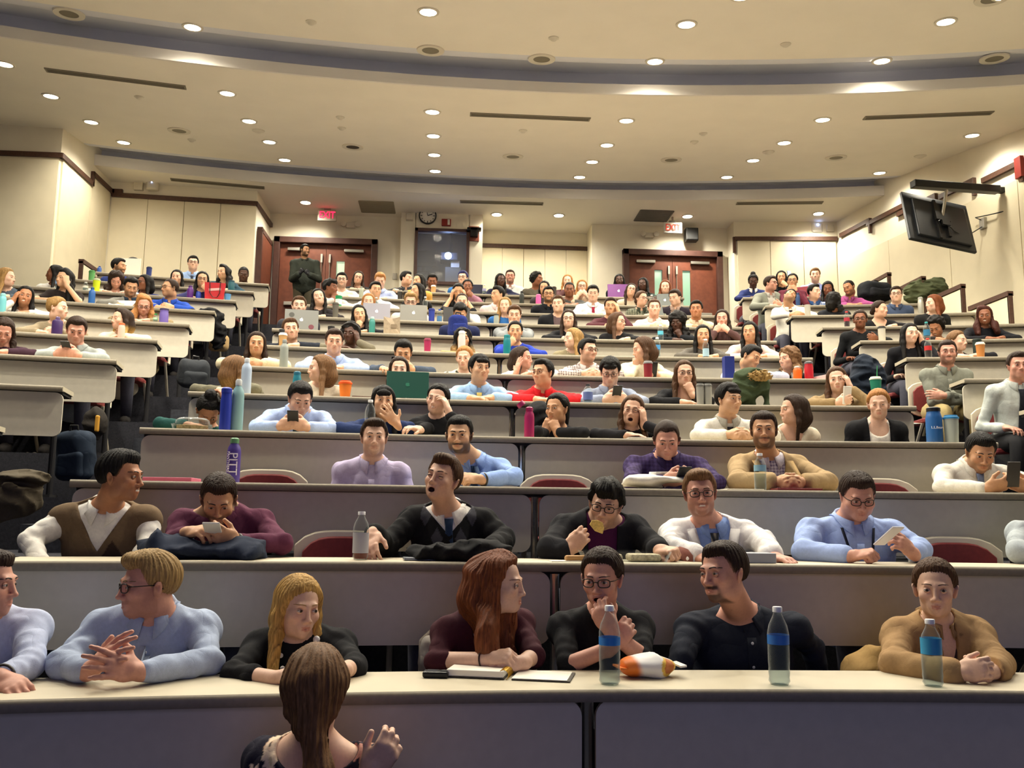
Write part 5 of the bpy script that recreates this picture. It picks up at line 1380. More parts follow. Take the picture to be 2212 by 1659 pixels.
person(1, 1512, 1066, 'smiling man with glasses in a white coat, tie and blue shirt', hair='quiff', hc='l', skin='r', yaw=4, roll=-3, gl=1, beard=.55, bc='r', smile=2, vol=.9, top=[shirt('7F98CC'), jacket('E6E3E1', name='white_coat', slit=(.45, .085, .05), wr=.008)], tie=('23262E', '8C8578'), sc=(1534, 1150, .55),
  arms=(dict(E=(1452, 1182, .42), W=(1508, 1206, .20), h=(1545, 1210, .14), n=(0, 0, -1)), dict(E=(1648, 1172, .44), W=(1668, 1204, .22), h=(1706, 1210, .13), n=(0, 0, -1))),
  drapes=(('lapel', ((-.105, .03), (-.082, -.10), (-.062, -.22), (-.05, -.30)), (.022, .032, .022, .004), 'DAD6D2'), ('lapel', ((.105, .03), (.082, -.10), (.062, -.22), (.05, -.30)), (.022, .032, .022, .004), 'DAD6D2'),
   ('shoulder_patch', ((-.205, .0), (-.205, -.02), (-.205, -.05), (-.205, -.065)), (.012, .026, .026, .012), '8A5A50'), ('pocket_embroidery', ((.14, -.20), (.14, -.208)), .03, '3A3C4C'), ('pen', ((.12, -.20), (.12, -.27)), .005, '17171A')))
person(1, 1852, 1072, 'heavy man in light blue shirt, glasses and lanyard reading a phone', hair='short', hc='b', skin='r', yaw=16, pitch=20, gl=1, fat=1, fw=1.08, frown=1, top=[shirt('9DB1DF', wr=.009)], sc=(1840, 1146, .53), sw=.195,
  arms=(dict(E=(1738, 1190, .38), W=(1836, 1202, .20), h=(1890, 1192, .14), n=(.3, .3, -1), pose='fist'), dict(E=(1986, 1186, .40), W=(1972, 1196, .24), h=(1936, 1158, .18), n=(-.8, .5, .2), pose='hold')),
  drapes=(('lanyard', ((-.075, .03), (-.05, -.08), (-.012, -.26), (.0, -.32)), .006, '1A1C2C'), ('lanyard', ((.075, .03), (.05, -.08), (.012, -.26), (.0, -.32)), .006, '1A1C2C')))
person(1, 2292, 1066, 'person in grey sleeve cut off by the right edge', hair='short', hc='b', skin='f', top=[shirt('A9B1B5')], arms='TT')
# ---------------- third row
person(2, 808, 946, 'man in lavender button shirt looking at the camera', hair='quiff', hc='b', skin='p', yaw=2, beard=.25, vol=.8, top=[shirt('B7ADCB', wr=.008)], v=.62, sc=(803, 1016, .69), arms='DD', buttons='E8E4EC', smile=1)
person(2, 992, 940, 'man with trimmed black beard in blue shirt and navy tie', hair='slick', hc='k', skin='a', yaw=-7, pitch=4, beard=.97, brow=1.3, frown=.4, top=[shirt('8AA5DA', wr=.008)], tie='22385A', sc=(1022, 1008, .56), tr=3,
  arms=('D', dict(E=(1112, 1030, .38), W=(1040, 1036, .22), h=(994, 1030, .2), n=(0, .6, -.6), pose='fist')), watch=1)
person(2, 1440, 950, 'man in dark purple checked shirt looking down at a phone', hair='buzz', hc='b', buzz=.8, skin='r', yaw=3, pitch=22, top=[shirt(('plaid', '33264A', '453764', .022))], arms='PP', sc=(1440, 1004, .54), sw=.19)
person(2, 1650, 930, 'smiling bearded man in tan blazer over a checked shirt', hair='slick', hc='b', skin='t', yaw=1, beard=.88, smile=1, top=[shirt(('check', 'CFC7CF', '5C4C74', .018)), jacket('A68D68', slit=(.42, .075, .045), name='blazer')], sc=(1662, 1004, .56), arms='CC', watch=1,
  drapes=(('lapel', ((-.10, .03), (-.078, -.10), (-.058, -.22)), (.02, .03, .004), '94794F'), ('lapel', ((.10, .03), (.078, -.10), (.058, -.22)), (.02, .03, .004), '94794F')))
person(2, 2118, 978, 'man in white shirt and grey tie holding a phone, third row right', hair='short', hc='k', skin='t', yaw=16, pitch=22, roll=4, beard=.45, vol=1.2, top=[shirt('D9D5C9', wr=.008)], tie='76829E', sc=(2104, 1022, .52),
  arms=(dict(E=(2034, 1052, .38), W=(2132, 1056, .20), h=(2182, 1042, .15), n=(.3, .6, .4), pose='hold'), dict(E=(2245, 1050, .40), W=(2224, 1056, .22), h=(2184, 1040, .16), n=(-.4, .6, .3), pose='hold')))
# ---------------- fourth row
person(3, 450, 888, 'woman in dark teal bent over the desk clutching her black hair', hair='topbun', hc='k', fem=1, skin='m', pitch=48, yaw=8, top=[knit('1D4A46')], arms=('T', dict(E=(500, 906, .30), W=(490, 872, .38), h=(474, 836, .42), n=(-1, .3, 0))))
person(3, 648, 862, 'man in light blue shirt and dark tie bent over a phone', hair='short', hc='k', skin='f', pitch=26, yaw=12, vol=1.2, top=[shirt('A9BCE4')], tie=('1C3E46', '26283A'), arms='PP', sc=(642, 902, .51))
person(3, 828, 868, 'woman with straight black fringe in navy top talking with raised hand', hair='straight', hc='k', fem=1, skin='a', yaw=5, pitch=-3, len=.22, bangs=-.5, fw=1.08, fat=.3, mouth=.3, top=[knit('24335C')], arms=('T', dict(E=(884, 926, .34), W=(858, 918, .24), h=(836, 890, .22), n=(-.3, 1, .2), pose='spread')))
person(3, 945, 864, 'dark-haired woman in black sweater with a hand on her forehead', hair='pony', hc='k', fem=1, skin='p', yaw=-16, roll=8, smile=2, len=.16, top=[knit(BK, neck=.052)], arms=(dict(E=(924, 926, .38), W=(906, 928, .24), h=(880, 922, .17), n=(0, .3, -1)), dict(E=(990, 922, .33), W=(970, 892, .34), h=(956, 846, .36), n=(-1, .5, 0))))
person(3, 1203, 884, 'woman with black ponytail in black jacket, hands before her mouth', hair='pony', hc='k', fem=1, skin='t', yaw=-30, len=.2, top=[knit(BK)], arms='KK')
person(3, 1366, 888, 'yawning woman with glasses leaning on her fist', hair='straight', hc='m', fem=1, skin='f', yaw=-4, roll=7, len=.18, gl='thin', mouth=1.0, eye=.5, top=[knit('1B1A1E')], arms='TF')
person(3, 1575, 864, 'young man in white shirt with loosened black tie looking right', hair='bowl', hc='k', skin='a', yaw=38, vol=1.5, top=[shirt('E1DDD1', collar='A9A599')], tie='17171B', arms='CC')
person(3, 1713, 886, 'laughing woman in cream sweater turned left, dark hair over her shoulder', hair='long', hc='b', fem=1, skin='f', yaw=-62, smile=2, len=.26, sides=1, ear=1, top=[knit('D9CCB4', vee=.13, vw=.055)], v=.58, arms='DD')
person(3, 1898, 874, 'auburn-haired woman in black cardigan over a white top', hair='lowbun', hc='g', fem=1, skin='p', pitch=7, eye=.6, top=[knit('E4DED2', name='blouse', scoop=.06), jacket(BK, name='cardigan', slit=(.5, .07, .055))], v=.6, arms='DD')
# ---------------- fifth row
person(4, 512, 800, 'woman with long light brown hair turned away at the row end', hair='straight', hc='l', hc2='d', fem=1, skin='p', yaw=112, len=.36, top=[knit('6E6A58')], arms='TF')
person(4, 692, 797, 'woman in cream sweater with long ash-brown hair in profile', hair='straight', hc='l', fem=1, skin='p', yaw=-78, len=.24, top=[knit('DCCFB8')], v=.55, arms='DD')
person(4, 862, 800, 'dark-haired woman peeking over the green laptop', hair='long', hc='b', fem=1, skin='p', len=.2, top=[knit('3A3A3E')], v=.6, arms='DD')
person(4, 1036, 797, 'man in sky blue shirt and yellow tie smiling to the right', hair='bowl', hc='k', skin='a', yaw=22, smile=1, top=[shirt('9CBDE2')], tie='B9A55E', arms='TT')
person(4, 1172, 806, 'man in bright red shirt and silver tie', hair='short', hc='k', skin='a', yaw=-34, gl='thin', top=[shirt('CB2228')], tie='9C9CA0', arms='TT')
person(4, 1318, 803, 'man in grey shirt and glasses bent over a phone', hair='bowl', hc='k', skin='p', pitch=24, gl=1, top=[shirt('8B94A8')], arms='PP')
person(4, 1478, 808, 'woman with glasses and long brown hair, hand at her chin', hair='straight', hc='m', fem=1, skin='f', yaw=10, len=.26, gl=1, top=[knit(BK, scoop=.07)], arms='TK')
person(4, 1808, 822, 'woman in brown sweater holding a white phone', hair='straight', hc='m', fem=1, skin='p', roll=-5, len=.17, top=[knit('8B7553')], arms='PF')
# ---------------- sixth row
person(5, 554, 744, 'woman in cream cardigan with long brown hair', hair='long', hc='b', fem=1, skin='t', len=.25, top=[knit('4A2E2A', name='blouse'), jacket('D8CAA8', name='cardigan')], arms='CC')
person(5, 722, 738, 'broad man in pale blue shirt leaning on both forearms', hair='short', hc='b', skin='f', yaw=3, pitch=8, top=[shirt('AABDE2')], arms='TT', sw=.19)
person(5, 871, 762, 'man in slate shirt with thick black hair reading a phone', hair='short', hc='k', skin='t', pitch=20, vol=1.4, top=[shirt('3E4858')], arms='LP')
person(5, 1003, 774, 'red-haired woman in white dotted blouse', hair='bun', hc='g', fem=1, skin='p', yaw=-10, pitch=8, top=[('blouse', ('dots', 'E1D9C6', '3A4038', .02), {})], v=.55, arms='DD')
person(5, 1128, 775, 'woman in white top facing right with a raised hand', hair='straight', hc='b', fem=1, skin='r', yaw=66, len=.15, top=[knit('DAD6D6')], arms=(dict(E=(1100, 812, .34), W=(1114, 808, .24), h=(1122, 778, .23), n=(.8, .5, 0), pose='flat'), 'T'))
person(5, 1270, 758, 'man with glasses in a red-and-white checked shirt', hair='short', hc='k', skin='f', yaw=35, gl=1, beard=.4, top=[shirt(('check', 'D5CDC9', '54383C', .02))], arms='CC')
person(5, 1388, 754, 'woman in cream top with long brown hair over her face, holding a phone', hair='long', hc='m', fem=1, skin='f', yaw=-72, pitch=12, len=.27, sides=3, top=[knit('DED3B9')], arms='KP')
person(5, 1622, 772, 'man in pale shirt and navy tie leaning right', hair='short', hc='k', skin='t', yaw=52, pitch=20, roll=14, beard=.35, top=[shirt('B5C1DA')], tie='24254C', arms='CC')
person(5, 1703, 776, 'curly-haired woman in black with a white collar', hair='curly', hc='l', fem=1, skin='f', yaw=-44, len=.14, top=[knit(BK, collar='D9D5CD')], v=.55, arms='DD')
# ---------------- seventh row
person(6, 628, 712, 'man in dark shirt beside the coffee cup', hair='short', hc='m', skin='f', yaw=4, roll=-8, top=[shirt('20242E')], arms='DT')
person(6, 757, 722, 'woman with short black curls and olive jacket, hand at her ear', hair='afro', hc='k', fem=1, skin='d', yaw=-18, big=.95, top=[knit('6A6454')], arms='TF')
person(6, 1000, 733, 'woman with long dark ombre curls behind the white-capped bottle', hair='curly', hc='k', hc2='d', fem=1, skin='t', yaw=5, len=.24, top=[knit('CBA98C')], v=.55, arms='DD')
person(6, 1113, 717, 'woman in royal blue raising a teal bottle to her mouth', hair='pony', hc='k', fem=1, skin='t', len=.15, top=[knit('24399C')], arms='MT')
person(6, 1237, 732, 'woman with long blond hair facing left', hair='straight', hc='d', fem=1, skin='p', yaw=-60, len=.28, top=[knit('8A8064')], v=.55, arms='DD')
person(6, 1518, 725, 'smiling woman in charcoal sweater with long straight black hair', hair='straight', hc='k', fem=1, skin='t', yaw=7, smile=2, len=.27, top=[knit('5A554E')], arms='TT')
person(6, 1620, 718, 'woman in pale pink sweater leaning on the desk', hair='long', hc='k', fem=1, skin='t', yaw=-12, len=.2, top=[knit('DCC0B5')], arms='TT')
# ---------------- eighth row
person(7, 646, 662, 'person hidden up to the brow behind the stickered silver laptop', hair='short', hc='m', skin='p', top=[knit('3A3A40')], v=.6, arms='DD')
person(7, 776, 680, 'woman in black with straight dark hair, head tilted on her hand', hair='straight', hc='k', fem=1, skin='a', yaw=5, roll=-9, len=.22, top=[knit('1E1E22')], arms='KT')
person(7, 994, 676, 'dark-haired person bowed behind the blue backpack', hair='short', hc='k', skin='t', pitch=38, top=[knit('22284A')], v=.6, arms='DD')
person(7, 1111, 681, 'man in grey sweater with folded hands at his chin', hair='short', hc='m', skin='f', pitch=9, top=[knit('7E8284')], arms='KK')
person(7, 1228, 690, 'woman in black with glasses and long dark hair', hair='long', hc='b', fem=1, skin='p', gl=1, len=.24, top=[knit(BK)], arms='TT')
person(7, 1334, 696, 'woman with glasses and brown hair in profile to the right', hair='straight', hc='m', fem=1, skin='f', yaw=60, gl=1, len=.25, top=[knit('1A1A1C')], arms='DT')
person(7, 1463, 696, 'woman with big black curls resting her cheek on a hand', hair='curly', hc='k', fem=1, skin='d', yaw=-14, pitch=13, big=1.12, len=.2, top=[knit('16181C')], arms='TK')
person(7, 1560, 690, 'woman in dark brown sweater with both hands at her mouth', hair='straight', hc='b', fem=1, skin='r', yaw=-4, len=.2, top=[knit('4A3230')], arms='MM')
# ---------------- ninth row
person(8, 688, 643, 'laughing woman with long dark hair tilting her head back', hair='straight', hc='k', fem=1, skin='p', yaw=4, roll=-12, pitch=-7, smile=2, len=.26, top=[knit('2A2628')], arms='DT')
person(8, 796, 653, 'auburn-haired woman looking over a white laptop', hair='long', hc='g', fem=1, skin='p', len=.2, top=[knit('C8BEB0')], v=.6, arms='DD')
person(8, 887, 651, 'sandy-haired man with glasses behind a silver laptop', hair='short', hc='d', skin='p', pitch=18, gl=1, top=[knit('D9D1C9')], v=.6, arms='DD')
person(8, 998, 653, 'balding man in white behind the black laptop, fingers at his face', hair='thin', hc='b', skin='f', pitch=8, high=1, top=[shirt('DAD7D1')], arms='MM')
person(8, 1091, 661, 'blonde woman in a blue jacket', hair='straight', hc='d', fem=1, skin='p', yaw=-8, len=.2, top=[knit('2C5D98')], v=.55, arms='DD')
person(8, 1206, 658, 'man with short brown hair in a black jacket', hair='short', hc='m', skin='p', yaw=-14, top=[knit('5A4A4C'), jacket('17181C')], v=.55, arms='DD')
person(8, 1319, 663, 'man in maroon sweatshirt pressing a hand to his temple', hair='high' and 'short', hc='b', skin='t', high=1, top=[knit('4F2A31')], arms='TF')
person(8, 1413, 666, 'man with receding hair in a pale pink shirt', hair='crop', hc='m', skin='p', yaw=7, high=1, top=[shirt('DEC3B8')], arms='CC')
person(8, 1504, 669, 'man with black hair and an arm stretched along the desk', hair='short', hc='k', skin='m', yaw=-5, top=[shirt('C9B59B')], arms='TL')
# ---------------- tenth row
person(9, 714, 622, 'man with short black curls in profile, hand at his cheek', hair='curlytop', hc='k', skin='b', yaw=60, vol=.7, top=[shirt('C9C5BD')], arms='KT')
person(9, 811, 627, 'black-haired man in a white shirt left of the standing bottle', hair='short', hc='k', skin='a', yaw=14, top=[shirt('DEE1E5')], arms='TT')
person(9, 901, 629, 'woman with black hair turned left behind the blond man', hair='long', hc='k', fem=1, skin='a', yaw=-50, len=.22, top=[knit('1C1A1C')], v=.55, arms='DD')
person(9, 990, 630, 'woman with black hair raising both hands to her head', hair='long', hc='k', fem=1, skin='t', pitch=14, len=.18, top=[knit('1E1E22', slv=.6)], arms='FF')
person(9, 1075, 637, 'man in pale pink shirt with swept-up black hair in profile', hair='short', hc='k', skin='a', yaw=-50, vol=1.5, top=[shirt('DAC7C7')], arms='DT')
person(9, 1185, 637, 'bearded man with glasses in a black shirt', hair='short', hc='k', skin='t', gl=1, beard=.92, top=[shirt('17181E')], v=.55, arms='DD')
person(9, 1281, 634, 'man in white shirt and crimson tie looking down', hair='short', hc='k', skin='p', pitch=11, top=[shirt('DEDEE2')], tie='8B2439', arms='TT')
person(9, 1386, 646, 'woman with glasses in a green plaid shirt looking right', hair='lowbun', hc='m', fem=1, skin='f', yaw=38, gl=1, top=[shirt(('plaid', '33392F', '8C8C79', .03))], arms='DT')
person(9, 1458, 643, 'man in dark blazer bowing to the left', hair='short', hc='b', skin='p', yaw=-28, pitch=13, top=[shirt('9A8478'), jacket('241E28')], v=.55, arms='DD')
# ---------------- eleventh row
person(10, 738, 606, 'man with glasses and black beard in a white jacket', hair='short', hc='k', skin='p', gl=1, beard=.6, top=[knit('E3DDD1')], arms='TT')
person(10, 821, 606, 'ginger man in pale blue shirt with bowed head', hair='short', hc='g', skin='p', pitch=24, top=[shirt('A9B5DA')], arms='TT')
person(10, 904, 608, 'black-haired woman in a mustard yellow top', hair='long', hc='k', fem=1, skin='a', yaw=-40, len=.2, top=[knit('CB9D52')], v=.55, arms='DD')
person(10, 1010, 620, 'woman drinking from a purple bottle', hair='pony', hc='k', fem=1, skin='b', len=.15, top=[knit('8B6172')], arms='DM')
person(10, 1176, 623, 'woman with dark hair half hidden behind the bearded man', hair='long', hc='k', fem=1, skin='t', yaw=-10, len=.2, top=[knit('3A3436')], v=.6, arms='DD')
person(10, 1230, 626, 'man with shaved head leaning on the desk', hair='buzz', hc='k', skin='b', pitch=9, top=[knit('4A4A48')], arms='TT')
person(10, 1257, 620, 'ginger woman with glasses and hands folded high', hair='straight', hc='g', fem=1, skin='p', yaw=4, len=.14, gl=1, top=[knit('C2AA92')], v=.68, arms='MM')
person(10, 1363, 628, 'woman with glasses tilting her head back to the right', hair='straight', hc='b', fem=1, skin='f', yaw=10, roll=11, pitch=-9, gl=1, len=.22, top=[knit('CABAA2')], v=.55, arms='DD')
person(10, 1437, 621, 'auburn-haired woman behind the small silver laptop', hair='straight', hc='r', fem=1, skin='p', len=.16, top=[knit('5A4A44')], v=.6, arms='DD')
# ---------------- twelfth row
person(11, 774, 601, 'woman with glasses in black near the left double door', hair='long', hc='b', fem=1, skin='f', roll=9, len=.2, gl=1, top=[knit('1E1E20')], arms='TT')
person(11, 878, 602, 'man with cropped hair in a grey shirt leaning right', hair='short', hc='k', skin='f', yaw=54, top=[shirt('3A3C40')], arms='LT')
person(11, 934, 607, 'man with black hair behind the white-lidded cup', hair='short', hc='k', skin='b', pitch=18, top=[knit('4A4040')], v=.55, arms='DD')
person(11, 1000, 601, 'man with blue-black hair and glasses in a blue shirt', hair='short', hc='u', skin='p', yaw=-18, gl=1, vol=1.3, top=[knit('3A6DAA')], v=.55, arms='DD')
person(11, 1081, 606, 'woman with long black hair in navy, right of the booth', hair='long', hc='k', fem=1, skin='d', yaw=18, len=.26, top=[knit('1E2038')], arms='TT', v=.4)
person(11, 1102, 598, 'bearded man with red-rimmed glasses behind the woman in navy', hair='crop', hc='b', skin='r', beard=.6, gl=1, glc='8A2A22', top=[shirt('D2CECA')], v=.78, arms='DD')
person(11, 1160, 604, 'person with tall black afro facing right', hair='afro', hc='k', skin='b', yaw=60, big=.9, top=[knit('5A5448')], v=.55, arms='DD')
person(11, 1226, 608, 'woman with long chestnut hair leaning on her hand', hair='long', hc='g', fem=1, skin='p', yaw=-4, len=.22, top=[knit('4A2E30')], arms='KT')
person(11, 1338, 607, 'woman with black hair behind the purple laptop', hair='long', hc='k', fem=1, skin='d', len=.16, top=[knit('1A1A20')], v=.6, arms='DD')
person(11, 1389, 615, 'woman with black hair before the right double door', hair='straight', hc='k', fem=1, skin='d', yaw=-20, len=.14, top=[knit('2E3A34')], v=.5, arms='TT')
# ---------------- left wing
g_ = 'audience in the left wing'
def pl_(*a, **k): person(*a, group=g_, **k)
pl_(5, 8, 716, 'woman with long dark hair looking down at the left edge', hair='long', hc='b', fem=1, skin='r', pitch=28, len=.3, top=[knit('3A2430')], arms='TT')
pl_(5, 165, 714, 'man in grey-green shirt looking down at a phone in the left wing', hair='short', hc='b', skin='r', pitch=22, top=[shirt('9BA19D')], arms='PP')
pl_(6, 125, 667, 'woman with blond bun in a taupe jacket looking right', hair='bun', hc='d', fem=1, skin='p', yaw=58, top=[knit('8F8169')], arms='TC')
pl_(6, 262, 691, 'woman with dark-to-blond ombre hair looking left', hair='long', hc='b', hc2='y', fem=1, skin='f', yaw=-58, len=.25, top=[knit('D9CEB9')], v=.55, arms='DT')
pl_(7, 54, 641, 'smiling woman with black hair, hand behind her ear', hair='straight', hc='k', fem=1, skin='m', roll=8, smile=2, len=.2, top=[knit('E1DDD5')], arms='FT')
pl_(7, 311, 660, 'strawberry-blond woman with glasses reading downwards', hair='wavy', hc='g', fem=1, skin='r', pitch=22, gl=1, len=.22, top=[knit('8B7B5D')], arms='TT')
pl_(8, 14, 600, 'blond woman facing right at the left edge', hair='straight', hc='d', fem=1, skin='p', yaw=58, len=.2, top=[knit('4A5460')], arms='TT')
pl_(8, 139, 603, 'woman with wavy black hair and bare arms touching her head', hair='wavy', hc='k', fem=1, skin='a', yaw=-48, len=.28, top=[knit('2A2220', slv=.3)], arms='TF')
pl_(8, 283, 620, 'man in grey blazer over a dark shirt reading papers', hair='short', hc='k', skin='t', pitch=22, yaw=9, beard=.5, top=[shirt('22303E'), jacket('7F7D75', name='blazer')], arms='TT')
pl_(8, 367, 623, 'man with shaved sides and glasses in a cobalt blue shirt', hair='buzz', hc='b', buzz=.6, skin='t', yaw=-58, gl=1, beard=.4, top=[shirt('2347A4')], arms='TC')
pl_(9, 118, 592, 'black-haired woman in white turned away to the left', hair='long', hc='k', fem=1, skin='b', yaw=-95, len=.2, top=[knit('E1DDD5')], v=.55, arms='DD')
pl_(9, 251, 606, 'curly-haired woman in cream with her head down on the desk', hair='curly', hc='b', fem=1, skin='r', pitch=28, len=.12, top=[knit('E1D9CD')], arms='TL')
pl_(9, 312, 612, 'woman with glasses and long black hair in navy facing left', hair='long', hc='k', fem=1, skin='b', yaw=-58, gl=1, len=.2, top=[knit('2A3468')], v=.55, arms='DD')
pl_(9, 437, 605, 'woman with glasses eating behind the red bag', hair='straight', hc='k', fem=1, skin='a', gl=1, len=.2, top=[knit('2A2A58')], arms='TM')
pl_(10, 257, 576, 'bearded man in navy with black hair in profile', hair='short', hc='k', skin='t', yaw=58, beard=.92, top=[knit('2E3C78')], v=.55, arms='DD')
pl_(10, 382, 600, 'woman with dark hair below the man with the tie', hair='long', hc='k', fem=1, skin='f', yaw=-14, len=.2, top=[knit('4A3A38')], v=.55, arms='DD')
pl_(10, 483, 589, 'laughing black-haired woman in dark teal', hair='wavy', hc='k', fem=1, skin='a', yaw=-42, smile=2, len=.2, top=[knit('1E3A48')], arms='DT')
pl_(11, 287, 573, 'man behind the bearded man, a white sheet before him', hair='short', hc='k', skin='b', yaw=38, top=[knit('3A3A3A')], v=.7, arms='DD')
pl_(11, 417, 569, 'man with glasses in sky blue shirt and tie in the rear-left row', hair='short', hc='k', skin='p', gl=1, top=[shirt('97B1DE')], tie='2A3040', v=.55, arms='DD')
pl_(11, 526, 593, 'man with shaved head bowed at the rear-left row end', hair='buzz', hc='k', skin='d', pitch=18, top=[knit('2A2A2E')], v=.5, arms='DD')
# ---------------- right wing
g_ = 'audience in the right wing'
pl_(11, 1627, 608, 'woman with hair tied up, navy sweater and white collar', hair='topbun', hc='k', fem=1, skin='d', pitch=18, top=[knit('232D5C', collar='E4E0DC')], arms='TT')
pl_(11, 1688, 600, 'woman with black hair holding up a glowing phone', hair='long', hc='k', fem=1, skin='t', len=.2, top=[knit('1C1C20')], arms='TM')
pl_(11, 1761, 595, 'brown-haired young man in lilac shirt behind a blue laptop', hair='short', hc='l', skin='p', top=[shirt('A9A9CE')], v=.6, arms='DD')
pl_(10, 1665, 613, 'man with glasses in a grey cardigan facing right', hair='short', hc='b', skin='r', yaw=58, gl=1, top=[shirt('B9B5AD'), jacket('7D7F73', name='cardigan', slit=(.3, .05, .02))], arms='TP')
pl_(10, 1712, 607, 'woman with glasses in burgundy, fists under her chin', hair='lowbun', hc='k', fem=1, skin='t', yaw=-4, gl=1, top=[knit('5B2231')], arms='KK')
pl_(10, 1759, 631, 'man in blue plaid shirt facing right', hair='short', hc='k', skin='p', yaw=48, top=[shirt(('plaid', '34568E', 'BAC2D2', .03))], v=.4, arms='DD')
pl_(10, 1788, 624, 'woman with straight black hair looking down, left of the magenta shirt', hair='straight', hc='k', fem=1, skin='b', pitch=14, len=.18, top=[knit('3A2A2C')], v=.6, arms='DD')
pl_(10, 1834, 622, 'bald bearded man in a magenta shirt leaning left', hair='thin', hc='k', skin='m', yaw=-28, pitch=13, roll=-9, beard=.75, smile=1, top=[shirt('9B4A7E')], arms='TT')
pl_(9, 1706, 641, 'man in white shirt and black tie lolling his head back', hair='crop', hc='k', skin='t', yaw=28, pitch=-30, roll=32, eye=.2, beard=.5, fat=.4, top=[shirt('E6E2D6')], tie='24222A', arms='CC', v=.55)
pl_(9, 1803, 651, 'woman with black curls in a black coat seen from behind', hair='curly', hc='k', fem=1, skin='b', yaw=140, len=.12, top=[knit('22242A', inf=.02)], v=.42, arms='DD')
pl_(9, 1936, 637, 'man with glasses in a slate blue shirt below the ledge', hair='short', hc='b', skin='p', gl=1, top=[shirt('3F4B64')], v=.55, arms='DD')
pl_(8, 1901, 669, 'woman with dark hair in a bun facing right, black top', hair='lowbun', hc='b', fem=1, skin='f', yaw=58, top=[knit('18181A', vee=.1, vw=.05)], v=.5, arms='DT')
pl_(8, 2016, 656, 'woman with long auburn hair smiling to the left', hair='straight', hc='r', fem=1, skin='p', yaw=-55, smile=1, len=.2, top=[knit('1C1C1C')], v=.5, arms='DD')
pl_(7, 1858, 691, 'woman with glasses in black holding a travel mug', hair='lowbun', hc='b', fem=1, skin='b', gl=1, top=[knit('17181A')], v=.5, arms='DP')
pl_(7, 2022, 706, 'woman with a puff of black hair bent forward laughing', hair='afro', hc='k', fem=1, skin='m', yaw=-18, pitch=32, big=.9, smile=2, top=[knit('2A2422')], arms='TT')
pl_(7, 2127, 682, 'laughing woman with wavy dark red hair in black', hair='wavy', hc='a', fem=1, skin='b', pitch=8, smile=2, len=.18, top=[knit('15151A')], arms='TT')
pl_(6, 1966, 722, 'woman with very long black hair shading her face with a hand', hair='straight', hc='k', fem=1, skin='p', yaw=28, len=.34, top=[knit('18181C')], arms='DF')
pl_(6, 2068, 738, 'woman with brown ponytail facing right beside the paper coffee cup', hair='pony', hc='l', fem=1, skin='p', yaw=58, len=.12, top=[knit('1A1A20')], arms='TT')
pl_(5, 2047, 762, 'man in grey-green shirt and khaki trousers with crossed arms', hair='crop', hc='b', skin='r', yaw=7, gl='thin', beard=.7, top=[shirt('7F8175')], arms='XX', v=.5, legs='A08E60')
pl_(4, 2200, 791, 'man in pale grey shirt and black tie at the right edge', hair='short', hc='b', skin='r', yaw=14, high=1, top=[shirt('C1C7C1')], tie='1E2028', arms='DD', v=.5, legs='17171A')
# ---------------- the man standing at the door
person(11, 659, 541, 'bearded man in a dark winter coat standing before the left double door', hair='crop', hc='k', skin='t', yaw=36, beard=.85, plane=15.3, stand=True, glove='16161A', top=[('coat', ('plain', '343831'), dict(inf=.022, loose=.03, neck=.055, collar='2A2C28', cb=.2))], det=2, sd=.235, sw=.18,
  arms=(dict(E=(630, 610, 15.25), W=(646, 592, 15.05), h=(658, 574, 15.0), n=(0, 1, -.3), pose='fist'), dict(E=(690, 610, 15.25), W=(668, 594, 15.02), h=(654, 576, 14.98), n=(0, 1, -.3), pose='fist')), legs='453F30', group='people standing')
flush_people()

# ------------------------------------------------------------------ things on the desks
def spot(n, px, v=.15):                                # point on worktop n, v behind its front edge, seen in picture column px
    y = 1100.
    for _ in range(4):
        p = atrho(px, y, rown(n)+v); p[2] = zd(n); q = p-CAM; zz = q @ _F; y = H/2-FPX*(q @ _U)/zz
    return p
def turn(p): return -math.asin(max(-1, min(1, (p[0]-CX)/16)))
BOT = 'bottles on the desks'
def bottle(n, px, label, h=.23, r=.033, v=.15, fill=.6, band='3E7FC0', cap_='E8E8E8', liquid=None, bandz=(.40, .62), shape='pet', group=BOT, world=None):
    p = spot(n, px, v) if world is None else np.array(world)
    o = tag(empty('water_bottle' if not liquid else 'drink_bottle', p, turn(p)), label, 'bottle', group)
    pr = [(r*.8, 0), (r, .012), (r*.94, h*.10), (r, h*.16), (r*.96, h*.22), (r, h*.28), (r, h*.66), (r*.86, h*.76), (r*.5, h*.87), (.0135, h*.91), (.0135, h*.95)]
    g = MB(); g.lathe(pr, 20); g.build('body', M_GLASSC, o, smooth=True)
    w = MB(); w.lathe([(r*.76, .004), (r*.93, .014), (r*.93, h*min(fill, .66))], 20); w.build('water', M_WATER if not liquid else mat('drink_'+liquid, S(liquid), .1, trans=.3), o, smooth=True)
    g = MB(); g.lathe([(.0155, h*.93), (.0155, h*.99), (.014, h)], 14); g.build('cap', mat('cap_'+cap_, S(cap_), .4), o, smooth=True)
    if band: g = MB(); g.lathe([(r*1.015, h*bandz[0]), (r*1.02, h*bandz[1])], 20, cap=False); g.build('label_band', mat('band_'+band, S(band), .45), o, smooth=True)
    return o
